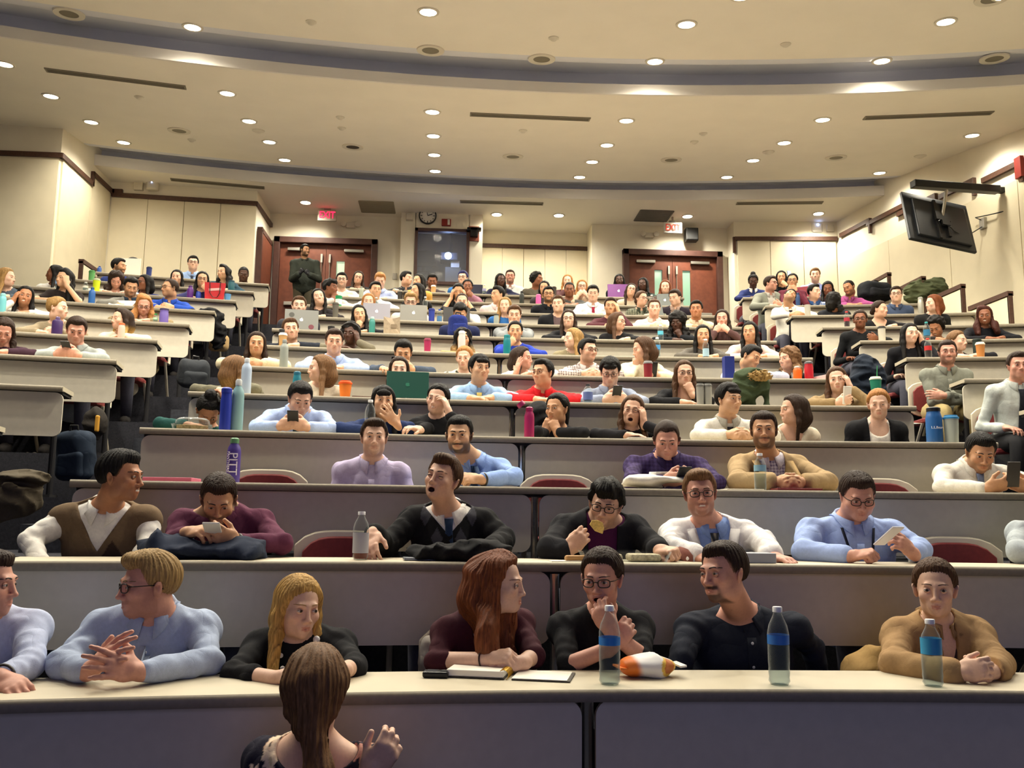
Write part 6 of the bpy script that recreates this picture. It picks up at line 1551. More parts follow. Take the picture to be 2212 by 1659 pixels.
def flask(n, px, label, col, h=.25, r=.036, v=.15, cap_='2A2A2C', neck=.6, world=None, metal=0, mark=None):
    p = spot(n, px, v) if world is None else np.array(world)
    o = tag(empty('flask', p, turn(p)), label, 'bottle', BOT)
    g = MB(); g.lathe([(r*.94, 0), (r, .01), (r, h*.68), (r*.9, h*.78), (r*neck, h*.86), (r*neck, h*.88)], 20); g.build('body', mat('flask_'+col, S(col), .35, metal=metal), o, smooth=True)
    g = MB(); g.lathe([(r*neck*1.06, h*.875), (r*neck*1.06, h*.97), (r*neck*.7, h)], 16); g.build('cap', mat('cap_'+cap_, S(cap_), .45), o, smooth=True)
    if mark:
        text('lettering', mark[0], mark[1], mat('mark_'+mark[2], S(mark[2]), .5), Matrix.Translation((0, -r-.0015, h*.42)) @ RX90 @ Matrix.Rotation(mark[3], 4, 'Z'), o, ext=.001)
    return o
def cup(n, px, label, col, h=.12, r0=.03, r1=.042, v=.15, lid=None, straw=None, kind='cup', band=None, world=None, handle=False):
    p = spot(n, px, v) if world is None else np.array(world)
    o = tag(empty('mug' if handle else 'drinking_cup', p, turn(p)), label, kind, 'cups and mugs on the desks')
    g = MB(); g.lathe([(r0, 0), (r1, h), (r1*.93, h), (r0*.92, .006)], 20, cap=True); g.build('body', mat('cup_'+col, S(col), .5), o, smooth=True)
    if lid: g = MB(); g.lathe([(r1*1.07, h-.004), (r1*1.07, h+.008), (r1*.9, h+.012), (r1*.86, h+.02), (.01, h+.021)], 18); g.build('lid', mat('lid_'+lid, S(lid), .45), o, smooth=True)
    if band: g = MB(); g.lathe([(r0+(r1-r0)*.25+.0015, h*.25), (r0+(r1-r0)*.7+.0015, h*.7)], 20, cap=False); g.build('sleeve', mat('sleeve_'+band, S(band), .8), o, smooth=True)
    if straw: g = MB(); g.tube([(.005, 0, h*.5), (.018, 0, h+.11)], .0035, 6); g.build('straw', mat('straw_'+straw, S(straw), .4), o)
    if handle: g = MB(); g.tube([(r1*.95, 0, h*.8), (r1*1.5, 0, h*.72), (r1*1.5, 0, h*.35), (r1*.9, 0, h*.25)], .006, 8); g.build('handle', mat('cup_'+col, S(col), .5), o, smooth=True)
    return o
def emblem(o, M, s, m, name='lid_emblem'):             # round fruit with a bite and a leaf
    pts = []
    for i in range(36):
        a = 2*math.pi*i/36; r = 1+.07*math.cos(2*a)-.16*max(0, math.cos(a-math.pi/2))**10-.08*max(0, math.cos(a+math.pi/2))**12
        x, y = r*math.cos(a)*.92, r*math.sin(a)
        d = math.hypot(x-1.12, y-.15)
        if d < .52: x, y = 1.12-.52*(1.12-x)/d, .15+.52*(y-.15)/d
        pts.append((x*s, y*s))
    g = MB(); g.prism(pts, 0, .0015); g.prism([(.05*s, 1.1*s), (.16*s, 1.15*s), (.34*s, 1.5*s), (.2*s, 1.48*s), (.06*s, 1.3*s)], 0, .0015); g.build(name, m, o, M=M)
M_GLOWMARK = mat('lit_emblem', (1, 1, 1), .4, emit=(.95, .97, 1), estr=1.6)
def laptop(n, px, label, col, w=.33, d=.23, v=.10, tilt=105, logo=None, ang=0, screen=None, stickers=()):
    p = spot(n, px, v); o = tag(empty('laptop', p, turn(p)+math.radians(ang)), label, 'laptop', 'laptops on the desks')
    m = mat('laptop_'+col, S(col), .4, metal=.3)
    g = MB(); g.box((0, d/2, .008), (w, d, .015)); g.build('base', m, o, bevel=.004)
    R = Matrix.Translation((0, 0, .016)) @ Matrix.Rotation(math.radians(90-tilt), 4, 'X')
    g = MB(); g.box((0, 0, d/2), (w, .007, d)); ld = g.build('lid', m, o, bevel=.003, M=R)
    g = MB(); g.box((0, .0042, d/2), (w*.94, .002, d*.9)); g.build('screen', mat('laptop_screen', S('20242C'), .3, emit=(.5, .55, .7), estr=.4), ld, M=R)
    if logo: emblem(ld, R @ Matrix.Translation((0, -.0036, d*.5)) @ RX90, .017, M_GLOWMARK if logo == 'lit' else mat('mark_'+logo, S(logo), .4))
    for sx, sz, r_, c in stickers: g = MB(); g.lathe([(r_, 0), (r_, .001)], 16); g.build('sticker', mat('sticker_'+c, S(c), .5), ld, M=R @ Matrix.Translation((sx, -.0036, sz)) @ RX90)
    g = MB(); g.box((0, d*.45, .0165), (w*.85, d*.42, .002)); g.build('keyboard', M_BLACK, o)
    return o
def slab(name, pos, dims, m, label, cat, rot=None, group=None, bevel=.003, screen=None):
    o = MB().box((0, 0, 0), dims).build(name, m, None, bevel=bevel)
    o.matrix_world = Matrix.Translation(pos) @ (rot or Matrix.Identity(4)); tag(o, label, cat, group)
    if screen: g = MB(); g.box((0, 0, dims[2]/2+.0006), (dims[0]*.9, dims[1]*.92, .001)); g.build('screen', screen, o)
    return o
M_PHONESCR = mat('phone_screen', S('0C0D12'), .15); M_PHONELIT = mat('phone_screen_lit', (.5, .7, .9), .3, emit=(.55, .8, 1), estr=1.2)
def phone(label, pos, rx=-60, rz=0, col='17171A', lit=False, back=False):
    R = Matrix.Rotation(math.radians(rz), 4, 'Z') @ Matrix.Rotation(math.radians(rx), 4, 'X')
    return slab('smartphone', pos, (.068, .138, .008), mat('phone_'+col, S(col), .3), label, 'phone', R, 'phones', .003, M_PHONELIT if lit else M_PHONESCR)
def px3(n, x, y, v): return atrho(x, y, rown(n)+v)
def rbox(c, hf, r, Rm=None):
    c = _a(c); hf = _a(hf)-F4(r)
    def f(P):
        q = P-c
        if Rm is not None: q = q @ _a(Rm)
        q = np.abs(q)-hf; return np.linalg.norm(np.maximum(q, 0), axis=-1)+np.minimum(q.max(-1), 0)-F4(r)
    return f
def rucksack(pos, r, col, label, rot=0, tilt=0, noise=.012, strap=True):
    c = np.array(pos, float); Rm = rotz(rot) @ rotx(tilt); w = lambda p: c+Rm @ np.array(p)
    o = tag(empty('backpack', c), label, 'backpack')
    def part(nm, L, cl, h=.010):
        L = L+[((lambda P: (np.abs(wav(P, 16, 5))-F4(.3))*F4(noise)), 'n', 0)]; R_ = max(r)*1.5+.05
        v, q = polygonize(L, c-R_, c+R_, h); cc = np.tile(np.array(S(cl)), (len(v), 1)); mesh(nm, v-c, q, M_CLOTH, o, smooth=True, col=cc)
    part('bag_body', [(rbox(c, r, min(r)*.75, Rm), 'u', 0)], col)
    part('front_pocket', [(rbox(w((0, -r[1]*.85, -r[2]*.3)), (r[0]*.75, r[1]*.5, r[2]*.5), min(r)*.35, Rm), 'u', 0)], col)
    g = MB()
    g.tube([np.array(w((x, -.2*r[1], z)))-c for x, z in ((-.03, r[2]*.97), (-.025, r[2]*1.2), (.025, r[2]*1.2), (.03, r[2]*.97))], .009, 6)
    g.build('carry_loop', M_BLACK, o)
    if strap:
        for sx in (-1, 1): g = MB(); g.tube([np.array(w((sx*r[0]*.55, r[1]*.9, z)))-c+Rm @ np.array((0, y, 0)) for z, y in ((r[2]*.85, .0), (r[2]*.3, .05), (-r[2]*.3, .05), (-r[2]*.8, 0))], .016, 6, flat=.4); g.build('strap', M_BLACK, o)
    return o
def lump(name, pos, r, col, label, cat, noise=.02, f=14, h=.012, rot=0, group=None, extra=(), mk=None, flat=None):
    """soft heap: coats, bags"""
    c = np.array(pos, float); Rm = rotz(rot); L = [(ell(c, r, Rm), 'u', 0)]
    for dc, rr_ in extra: L.append((ell(c+Rm @ np.array(dc), rr_, Rm), 'u', .04))
    sd = int(abs(c[0]*1000)) % 97
    L.append(((lambda P: (np.abs(wav(P, f, sd))-F4(.3))*F4(noise*1.5)+(np.abs(wav(P*_a((1, 1, 1.8)), f*2.2, sd+2))-F4(.3))*F4(noise*1.1)), 'n', 0))
    if flat is not None: L.append(((lambda P: F4(flat)-P[..., 2]), 'i', .004))
    R_ = max(max(r), max([max(np.abs(dc))+max(rr_) for dc, rr_ in extra], default=0))+.06
    v, q = polygonize(L, c-R_, c+R_, h); cc = np.tile(np.array(S(col)), (len(v), 1))
    o = mesh(name, v-c, q, mk or M_CLOTH, None, smooth=True, col=cc); o.location = c; tag(o, label, cat, group); return o
# ---------- front row
bottle(0, 1317, 'tall clear water bottle in front of the woman in black-rimmed glasses', h=.245, r=.034, v=.10, band='2F7FD0', bandz=(.50, .60), fill=.5)
bottle(0, 1684, 'tall clear water bottle with blue band in front of the navy shirt', h=.245, r=.034, v=.09, band='3A78C8', bandz=(.52, .64), fill=.55)
bottle(0, 2016, 'small clear water bottle with light blue label before the tan jacket', h=.21, r=.032, v=.08, band='3F9CCB', bandz=(.48, .72), fill=.45)
p = atz(942, 1463, zd(0)); rc = slab('voice_recorder', p+np.array([0, 0, .011]), (.085, .05, .02), M_BLACK, 'small black recorder lying on the front desk left of the notebook', 'recorder', Matrix.Rotation(math.radians(-8), 4, 'Z'), None, .006)
g = MB(); g.box((-.012, 0, .0105), (.038, .036, .001)); g.build('display', mat('grey_display', S('3A3C40'), .3), rc)
g = MB(); g.lathe([(.012, .0105), (.012, .012)], 14, c=(.026, 0, 0)); g.build('button_pad', mat('grey_pad', S('2A2A2E'), .5), rc)
# spiral notebook lying open
pb = atz(1108, 1460, zd(0)); nb_ = tag(empty('notebook', pb, math.radians(-14)), 'open spiral notebook with gold binding on the front desk', 'notebook')
g = MB(); g.box((-.115, 0, .004), (.20, .17, .004)); g.box((.105, 0, .003), (.19, .17, .004)); g.build('cover', mat('notebook_cover', S('3A352C'), .6, noise=.5, nscale=60), nb_)
g = MB(); g.box((-.113, 0, .016), (.19, .165, .021)); g.build('page_block', mat('paper', S('F0EBDD'), .7), nb_, bevel=.003)
g = MB(); g.box((.10, 0, .0062), (.18, .165, .002)); g.build('page', mat('paper', S('F0EBDD'), .7), nb_)
for k in range(15):
    g = MB(); y_ = -.077+k*.011; g.tube([(-.018+.017*math.cos(t), y_, .014+.017*math.sin(t)) for t in np.linspace(0, 2*math.pi, 12, endpoint=False)], .0014, 5, closed=True); g.build('spiral_ring', mat('gold_wire', S('B8923A'), .3, metal=1), nb_)
# chip bag
pc = atz(1403, 1462, zd(0)); cb = tag(empty('chip_bag', pc, math.radians(8)), 'white and orange chip bag lying on the front desk', 'chip bag')
v, q = polygonize([(ell((0, 0, .035), (.105, .06, .040)), 'u', 0), ((lambda P: np.abs(P[..., 0])-F4(.098)), 'i', .012), ((lambda P: F4(.002)-P[..., 2]), 'i', .004), ((lambda P: (np.abs(wav(P, 30, 4))-F4(.3))*F4(.016)+wav(P, 80, 6)*F4(.002)), 'n', 0)], (-.13, -.09, -.02), (.13, .09, .1), .005)
c = np.tile(np.array(S('E2E0DC')), (len(v), 1)); m_ = sstep(-.035, -.06, v[:, 0]+.3*(v[:, 2]-.03))[:, None]; c = c*(1-m_)+np.array(S('D9742A'))*m_
d_ = np.hypot(v[:, 0]-.055, v[:, 2]-.036)+99*(v[:, 1] > .0); k_ = (d_ < .034)[:, None]*1.; c = c*(1-k_)+np.array(S('DDB648'))*k_; k_ = (d_ < .023)[:, None]*1.; c = c*(1-k_)+np.array(S('B5652A'))*k_
mesh('pouch', v, q, M_PAINTED, cb, smooth=True, col=c)
g = MB(); g.box((-.104, 0, .034), (.022, .085, .006), Matrix.Rotation(.1, 3, 'Y')); g.build('crimped_end', mat('bag_orange', S('D9742A'), .4), cb); g = MB(); g.box((.104, 0, .038), (.022, .09, .006), Matrix.Rotation(-.1, 3, 'Y')); g.build('crimped_end', mat('bag_white', S('E2E0DC'), .4), cb)
lump('coat', px3(0, 1895, 1448, .62), (.13, .12, .10), '9A7C4C', 'tan coat bunched over a chair beside the woman in tan jacket', 'coat', extra=(((.08, 0, -.06), (.12, .1, .12)),))
lump('scarf', px3(0, 925, 1430, .80), (.035, .05, .10), 'A8A098', 'light grey wrap behind the red-haired woman', 'scarf', noise=.01)
# ---------- second row
bottle(1, 778, 'amber drink bottle with grey label on the second desk by the argyle man', h=.20, r=.033, v=.16, liquid='8A3A22', fill=.14, band='A8A8B0', bandz=(.14, .56), cap_='ECECEC')
lump('jacket_heap', px3(1, 425, 1186, .20), (.26, .12, .05), '20283A', 'dark navy jacket heaped on the desk before the maroon shirt', 'jacket', noise=.03, f=12, extra=(((-.12, .02, .02), (.14, .1, .05)), ((.18, 0, -.01), (.12, .1, .04))), flat=zd(1)+.001, rot=-.05)
lump('jacket_heap', px3(1, 985, 1194, .13), (.20, .09, .03), '1A1A1C', 'black cloth heap on the desk before the argyle sweater', 'jacket', noise=.03, f=16, extra=(((.1, 0, .012), (.1, .08, .03)),), flat=zd(1)+.001)
slab('smartphone', spot(1, 905, .12)+np.array([0, 0, .008]), (.13, .07, .012), mat('phone_grey', S('7A8088'), .3), 'grey phone lying on the second desk beside the black cloth', 'phone', Matrix.Rotation(.15, 4, 'Z'), 'phones', .003)
o = slab('sandwich_wrap', spot(1, 1245, .12)+np.array([0, 0, .014]), (.10, .04, .024), mat('wrap_brown', S('A47C4C'), .7), 'brown roll on a napkin, second desk by the suit man', 'food', Matrix.Rotation(.1, 4, 'Z'), None, .01)
g = MB(); g.box((-.05, .0, -.012), (.13, .08, .003)); g.build('napkin', M_WHITE, o)
def tray(n, px, v, w, d, h, label, lid=False):
    p = spot(n, px, v); o = tag(empty('food_tray', p, turn(p)), label, 'food container')
    g = MB(); g.add([(-w*.45, -d*.42, 0), (w*.45, -d*.42, 0), (w*.45, d*.42, 0), (-w*.45, d*.42, 0), (-w/2, -d/2, h), (w/2, -d/2, h), (w/2, d/2, h), (-w/2, d/2, h)], [(3, 2, 1, 0), (0, 1, 5, 4), (1, 2, 6, 5), (2, 3, 7, 6), (3, 0, 4, 7)]); g.build('base', M_GLASSC, o)
    if lid:
        g = MB()
        g.lathe([(w*.52, h-.004), (w*.52, h+.006), (w*.46, h+.008), (w*.44, h+.03), (w*.36, h+.042), (.01, h+.045)], 28); g.build('domed_lid', M_GLASSC, o, smooth=True, M=Matrix.Diagonal((1, d/w, 1, 1)))
        g = MB(); g.lathe([(w*.4, .004), (w*.42, h*.8)], 20); g.build('food', mat('food_tan', S('9A845C'), .8, noise=.4, nscale=70), o, M=Matrix.Diagonal((1, d/w, 1, 1)))
    else:
        for k in range(2): g = MB(); g.box((-w*.22+k*w*.44, 0, h*.4), (w*.36, d*.7, h*.7)); g.build('food', mat('food_pale', S('B9AE92'), .8, noise=.35, nscale=80), o, bevel=.012)
    return o
tray(1, 1348, .16, .38, .16, .045, 'clear plastic food tray before the man in black suit')
slab('white_box', spot(1, 1628, .14)+np.array([0, 0, .022]), (.16, .12, .042), mat('carton_grey', S('9A9EA6'), .6), 'pale grey box on the desk before the white coat', 'box', None, None, .003)
A = QUEUE
def near_hands(idx, w=1.): a = QUEUE[idx]['arms']; return (a[0]['W']+nrm(a[0]['d'])*.09+a[1]['W']+nrm(a[1]['d'])*.09)/2
def who(s): return next(i for i, o in enumerate(QUEUE) if s in o['label'])
def held(s, label, up=.015, rx=-65, rz=0, fwd=-.03, dx=0, **k):
    i = who(s); p = near_hands(i)+QUEUE[i]['ey']*fwd+np.array([dx, 0, up]); return phone(label, p, rx, rz+math.degrees(turn(p)), **k)
g = MB(); g.prism([(-.035, -.012), (.0, -.026), (.036, -.02), (.03, .006), (.012, .024), (-.012, .022), (-.034, .01)], -.003, .003)
o = g.build('tortilla_chip', mat('chip', S('D8B868'), .8, noise=.2, nscale=120), None, bevel=.0015); o.matrix_world = Matrix.Translation(px3(1, 1291, 1136, .262)) @ Matrix.Rotation(.5, 4, 'Y') @ RX90
tag(o, 'yellow tortilla chip held to the mouth of the suit man', 'chip')
held('maroon shirt typing', 'white-rimmed phone in the hands of the man in maroon', rx=-25, up=.01, dx=.01, col='D8D4CC')
held('lanyard reading', 'white phone held by the heavy man in light blue', rx=-35, up=.05, rz=25, dx=.0, col='D8D8DC')
# ---------- third row
lump('white_cloth', px3(2, 1435, 1036, .16), (.16, .10, .035), 'DAD6CE', 'white cloth heap on the desk before the purple shirt', 'cloth', noise=.025, f=16, extra=(((-.12, .0, -.015), (.1, .08, .02)), ((.06, .02, .01), (.1, .07, .03))), flat=zd(2)+.001)
bottle(2, 1643, 'clear water bottle before the man in tan blazer', h=.20, r=.032, v=.12, band='7FA6B8', bandz=(.52, .68), fill=.45)
slab('folder', spot(2, 1718, .13)+np.array([0, 0, .007]), (.24, .16, .012), mat('folder_red', S('6E2428'), .5), 'dark red folder under the hands of the man in blazer', 'folder', Matrix.Rotation(-.05, 4, 'Z'), None, .002)
slab('paper_sheet', spot(2, 1602, .13)+np.array([0, 0, .004]), (.2, .14, .004), mat('paper', S('F0EBDD'), .7), 'white paper sheet left of the bottle before the tan blazer', 'paper', None, None, .001)
f_ = flask(2, 502, 'purple flask with green lid and white lettering on the third desk', '4A3A86', h=.235, r=.035, v=.2, cap_='5A8A62', mark=('PITT', .06, 'E8E4F0', -math.pi/2))
text('lettering', 'PANTHERS', .022, mat('mark_E8E4F0', S('E8E4F0'), .5), Matrix.Translation((-.024, -.028, .11)) @ Matrix.Rotation(-.7, 4, 'Z') @ RX90 @ Matrix.Rotation(-math.pi/2, 4, 'Z'), f_, ext=.001)
held('dark purple checked', 'black phone held by the man in purple checks', rx=-30, up=.02)
held('white shirt and grey tie', 'black-cased phone held up by the man in grey tie', rx=-75, up=.05, col='3A3632')
slab('pink_folder', spot(2, 372, .2)+np.array([0, 0, .012]), (.24, .18, .02), mat('folder_pink', S('C0607A'), .6), 'pink folder on the third desk behind the laughing man', 'folder', None, None, .003)
# ---------- fourth row
tray(3, 415, .17, .22, .2, .035, 'clear clamshell food box with domed lid at the fourth desk end', lid=True)
flask(3, 485, 'cobalt blue tall flask on the fourth desk beside the teal woman', '27379C', h=.27, r=.034, v=.14, cap_='27379C', neck=.9)
flask(3, 510, 'pale teal metal bottle beside the cobalt flask', '7FA4A8', h=.33, r=.037, v=.18, cap_='B8BCBC', neck=.5)
held('dark tie bent over', 'black phone in the hands of the man with the dark tie', rx=-35, up=.03)
bottle(3, 798, 'clear bottle behind the man in lavender shirt', h=.22, r=.032, v=.12, band=None, fill=.3)
f_ = flask(3, 1143, 'magenta bottle with its lid flipped open on the fourth desk', '9A2458', h=.20, r=.032, v=.12, cap_='9A2458', neck=.7)
g = MB(); g.lathe([(.026, 0), (.028, .012), (.024, .03)], 16); g.build('open_lid', mat('flask_9A2458', S('9A2458'), .35), f_, smooth=True, M=Matrix.Translation((-.045, 0, .205)) @ Matrix.Rotation(-.7, 4, 'Y'))
o = slab('tablet', spot(3, 1395, .14)+np.array([0, 0, .007]), (.26, .18, .01), mat('tablet_white', S('C8C4BC'), .4), 'flat tablet on the desk before the yawning woman', 'tablet', None, None, .003, M_PHONESCR)
slab('smartphone', spot(3, 948, .12)+np.array([0, 0, .006]), (.07, .12, .009), M_BLACK, 'black phone lying before the woman with hand on forehead', 'phone', Matrix.Rotation(1.2, 4, 'Z'), 'phones', .003)
f_ = flask(3, 2020, 'wide blue jug with white lettering and black lid at the fourth desk end', '2A5C9A', h=.235, r=.05, v=.14, cap_='17171A', neck=.8, mark=('L.L.Bean', .022, 'E8ECF4', 0))
cup(3, 2057, 'clear tumbler with blue rim at the fourth desk end', 'A8B0A8', h=.16, r0=.038, r1=.045, v=.12, lid='3A8AC0')
lump('coat', px3(3, 1163, 915, .7), (.1, .1, .16), '1A1A1C', 'black coat on the chair beside the magenta bottle', 'coat')
# ---------- fifth row
flask(4, 530, 'pale ice-blue metal bottle on the fifth desk end', 'A8B8CC', h=.27, r=.036, v=.14, cap_='B8BCC0', neck=.5)
cup(4, 745, 'orange shaker cup with orange lid on the fifth desk', 'E0782A', h=.11, r0=.034, r1=.046, v=.14, lid='E8581E')
laptop(4, 880, 'dark green laptop with an fruit emblem on the fifth desk', '14443A', v=.12, logo='1E6650', w=.31, d=.21)
slab('notebook', spot(4, 783, .15)+np.array([0, 0, .009]), (.16, .12, .016), mat('book_brown', S('5A3E34'), .6), 'closed notebook left of the green laptop', 'notebook', Matrix.Rotation(.2, 4, 'Z'), None, .002)
bottle(4, 1270, 'clear shaker bottle with dark lid left of the grey shirt', h=.15, r=.036, v=.12, band='5A6AA0', bandz=(.2, .6), fill=.5, cap_='2A2A30')
for dx, lb in ((1513, 'left one of two steel tumblers'), (1530, 'right one of two steel tumblers')): cup(4, dx, lb+' on the fifth desk by the woman in black', '8E8E88', h=.15, r0=.026, r1=.029, v=.12, lid='6A6A66')
held('grey shirt and glasses bent', 'black phone in the hands of the man in grey shirt', rx=-40, up=.03)
i_ = who('brown sweater holding'); phone('white phone in the hand of the woman in brown sweater', QUEUE[i_]['arms'][0]['W']+np.array([.06, -.05, .05]), -80, 10, 'E4E0D8')
lump('parka', px3(4, 1622, 838, .52), (.13, .08, .16), '3E4A34', 'olive green parka with fur hood hung on the fifth-row chair', 'parka', noise=.035, f=10, extra=(((-.12, 0, -.05), (.06, .06, .16)), ((.12, 0, -.06), (.06, .06, .17))))
lump('fur_trim', px3(4, 1642, 812, .42), (.09, .05, .035), '9A7E50', 'tan fur trim of the olive parka hood', 'fur', noise=.03, f=60, h=.008)
# ---------- sixth row and up
flask(5, 612, 'tall grey frosted bottle on the sixth desk end', '8E948E', h=.25, r=.034, v=.14, cap_='7A7E7A', neck=.5)
flask(4, 640, 'teal-topped bottle behind the dark-tied man', '2A7A8A', h=.18, r=.03, v=.1, cap_='2A6A80', neck=.8)
slab('carton', spot(5, 1574, .12)+np.array([0, 0, .1]), (.085, .08, .2), mat('carton_blue', S('22307E'), .5), 'upright deep blue carton on the sixth desk', 'carton', None, None, .004)
flask(5, 1723, 'orange bottle on the sixth desk beside the curly-haired woman', 'E8601E', h=.125, r=.036, v=.14, cap_='C8C4BC', neck=.7)
flask(5, 1748, 'red bottle with grey lid at the sixth desk end', 'B02430', h=.17, r=.037, v=.16, cap_='6A6A6E', neck=.9)
slab('paper_stack', spot(5, 1790, .16)+np.array([0, 0, .02]), (.22, .2, .035), mat('paper_pink', S('C8A8A8'), .7), 'pinkish paper stack at the sixth desk end', 'paper', Matrix.Rotation(.3, 4, 'Z'), None, .003)
cup(5, 1400, 'dark red mug on the sixth desk beside the cream top', '7A1E26', h=.13, r0=.034, r1=.038, v=.1, lid='8A8A8A')
i_ = who('hair over her face'); phone('black phone in the hand of the woman in cream top', QUEUE[i_]['arms'][1]['W']+np.array([-.05, -.06, .04]), -60, 0)
held('slate shirt with thick', 'black phone held by the man in slate shirt', rx=-50, up=.03)
cup(6, 610, 'paper coffee cup with white lid on the seventh desk end', 'B08A5A', h=.12, r0=.03, r1=.038, v=.14, lid='E8E4DC')
flask(6, 607, 'black bottle cap behind the paper coffee cup', '2A2A2C', h=.2, r=.03, v=.25, neck=.8)
cup(6, 923, 'raspberry red tumbler on the seventh desk', '9A2450', h=.125, r0=.028, r1=.034, v=.14, lid='8A3A50')
flask(6, 997, 'white bottle with domed cap before the ombre-haired woman', 'C4C4C0', h=.22, r=.034, v=.1, cap_='E8E8E4', neck=.85)
flask(6, 1095, 'dark teal bottle raised before the royal blue top', '16707A', h=.20, r=.036, v=.12, cap_='1E7A80', neck=.8)
bottle(6, 1525, 'small clear bottle before the smiling woman in charcoal', h=.19, r=.03, v=.1, band='9AB8C8', bandz=(.1, .5))
bottle(6, 1420, 'clear bottle with blue label behind the cream top', h=.2, r=.03, v=.1, band='4A90C8')
slab('paper_bag', spot(6, 968, .14)+np.array([0, 0, .015]), (.16, .09, .025), mat('wrap_paper', S('A89A6C'), .8), 'crumpled sandwich paper left of the white bottle', 'paper', Matrix.Rotation(.3, 4, 'Z'), None, .01)
cup(7, 715, 'black mug on the eighth desk left of the tilted woman', '1E1E20', h=.07, r0=.03, r1=.036, v=.14, handle=True)
flask(7, 803, 'teal see-through bottle on the eighth desk', '3A8078', h=.19, r=.032, v=.14, cap_='A8C0BC', neck=.7)
pb = spot(7, 846, .13); o = tag(empty('paper_bag', pb, turn(pb)), 'brown paper bag standing on the eighth desk', 'paper bag')
g = MB(); g.add([(-.085, -.05, 0), (.085, -.05, 0), (.085, .05, 0), (-.085, .05, 0), (-.088, -.045, .19), (.08, -.045, .185), (.082, .045, .21), (-.08, .045, .2), (0, -.02, .175), (0, .02, .18)], [(3, 2, 1, 0), (0, 1, 5, 8, 4), (1, 2, 6, 5), (2, 3, 7, 9, 6), (3, 0, 4, 7)]); g.build('bag_body', mat('kraft', S('9A8A74'), .8, noise=.15, nscale=40), o)
g = MB(); g.box((.02, -.052, .09), (.06, .002, .04)); g.build('printed_patch', mat('kraft_print', S('7E6E5A'), .8), o)
laptop(7, 650, 'silver laptop with stickers and lit fruit emblem on the eighth desk', '62625E', v=.13, logo='lit', w=.34, d=.235, stickers=((-.10, .17, .028, '3A3A34'), (.10, .04, .028, '5A1E2A')))
bottle(7, 1427, 'small clear bottle left of the woman with big curls', h=.18, r=.03, v=.1, band='58B0C8')
p = spot(7, 988, .15); rucksack(p+np.array([0, 0, .125]), (.10, .075, .12), '202C6A', 'royal blue backpack standing on the eighth desk', rot=.25)
laptop(8, 813, 'white laptop with lit fruit emblem on the ninth desk', '727078', v=.12, logo='lit', w=.31, d=.21)
laptop(8, 893, 'silver laptop with lit fruit emblem left of the blue tumbler', '64625C', v=.12, logo='lit', w=.31, d=.21)
cup(8, 932, 'royal blue tumbler on the ninth desk', '24348A', h=.15, r0=.032, r1=.036, v=.12, lid='1E2A70')
bottle(8, 949, 'clear bottle of blue water with blue cap on the ninth desk', h=.165, r=.032, v=.12, liquid='5A94D0', fill=.5, band=None, cap_='2A4AA0')
laptop(8, 986, 'black laptop before the balding man', '1E1C1C', v=.12, w=.31, d=.2)
cup(8, 724, 'patterned grey travel mug on the ninth desk', '5A564E', h=.17, r0=.026, r1=.036, v=.12, lid='4A463E')
flask(8, 1072, 'steel thermos with black lid left of the blonde woman', '8A928C', h=.13, r=.03, v=.12, cap_='2A2E2C', neck=.9)
cup(9, 731, 'green paper cup with white emblem on the tenth desk', '1E8A58', h=.15, r0=.036, r1=.042, v=.12, band='E4ECE4')
bottle(9, 918, 'clear bottle with white cap before the dark-haired woman, tenth desk', h=.19, r=.03, v=.12, band='C8B070', bandz=(.05, .3))
bottle(9, 812, 'clear bottle standing before the man in white shirt', h=.15, r=.03, v=.1, band=None)
laptop(9, 1420, 'narrow silver laptop turned aside on the tenth desk', '5E6260', v=.2, w=.2, d=.2, ang=25)
flask(10, 780, 'sage grey bottle on the eleventh desk', '9AA090', h=.18, r=.03, v=.14, cap_='8A9082', neck=.5)
for x_, lb in ((864, 'left one of two dark jars'), (876, 'right one of two dark jars')): cup(10, x_, lb+' on the eleventh desk', '2E2A26', h=.13, r0=.032, r1=.034, v=.14, lid='8A8478')
flask(10, 1127, 'black slim bottle on the eleventh desk', '2A2E2A', h=.20, r=.033, v=.14, cap_='1A1A1A', neck=.6)
flask(10, 1163, 'hot pink bottle on the eleventh desk', 'E0589A', h=.16, r=.036, v=.14, cap_='E880B0', neck=.9)
bottle(10, 1408, 'clear bottle right of the tilted woman', h=.18, r=.03, v=.14, band='A8B8A0')
laptop(10, 1437, 'small silver laptop before the auburn-haired woman', '626664', v=.14, w=.22, d=.2, logo='lit')
i_ = who('tilting her head back to the right'); slab('red_case', spot(10, 1327, .12)+np.array([0, 0, .05]), (.06, .03, .1), mat('case_red', S('B02A48'), .4), 'crimson phone case propped on the eleventh desk', 'phone case', None, None, .01)
cup(11, 936, 'paper cup with white lid on the rear desk', 'B8905E', h=.11, r0=.03, r1=.036, v=.12, lid='E8E4DA')
bottle(11, 1046, 'small clear bottle on the rear desk right of the booth', h=.17, r=.03, v=.12, band='8A8AA8')
laptop(11, 1337, 'purple laptop with lit fruit emblem on the rear desk', '4E1656', v=.13, logo='lit', w=.33, d=.23)
cup(11, 1197, 'dark travel mug on the rear desk', '3A342E', h=.15, r0=.028, r1=.034, v=.14, lid='2A2420')
slab('dark_laptop', spot(11, 1028, .16)+np.array([0, 0, .09]), (.2, .012, .17), mat('laptop_2A2C3E', S('2A2C3E'), .4), 'open dark laptop screen right of the blue-haired man', 'laptop', None, 'laptops on the desks', .003)
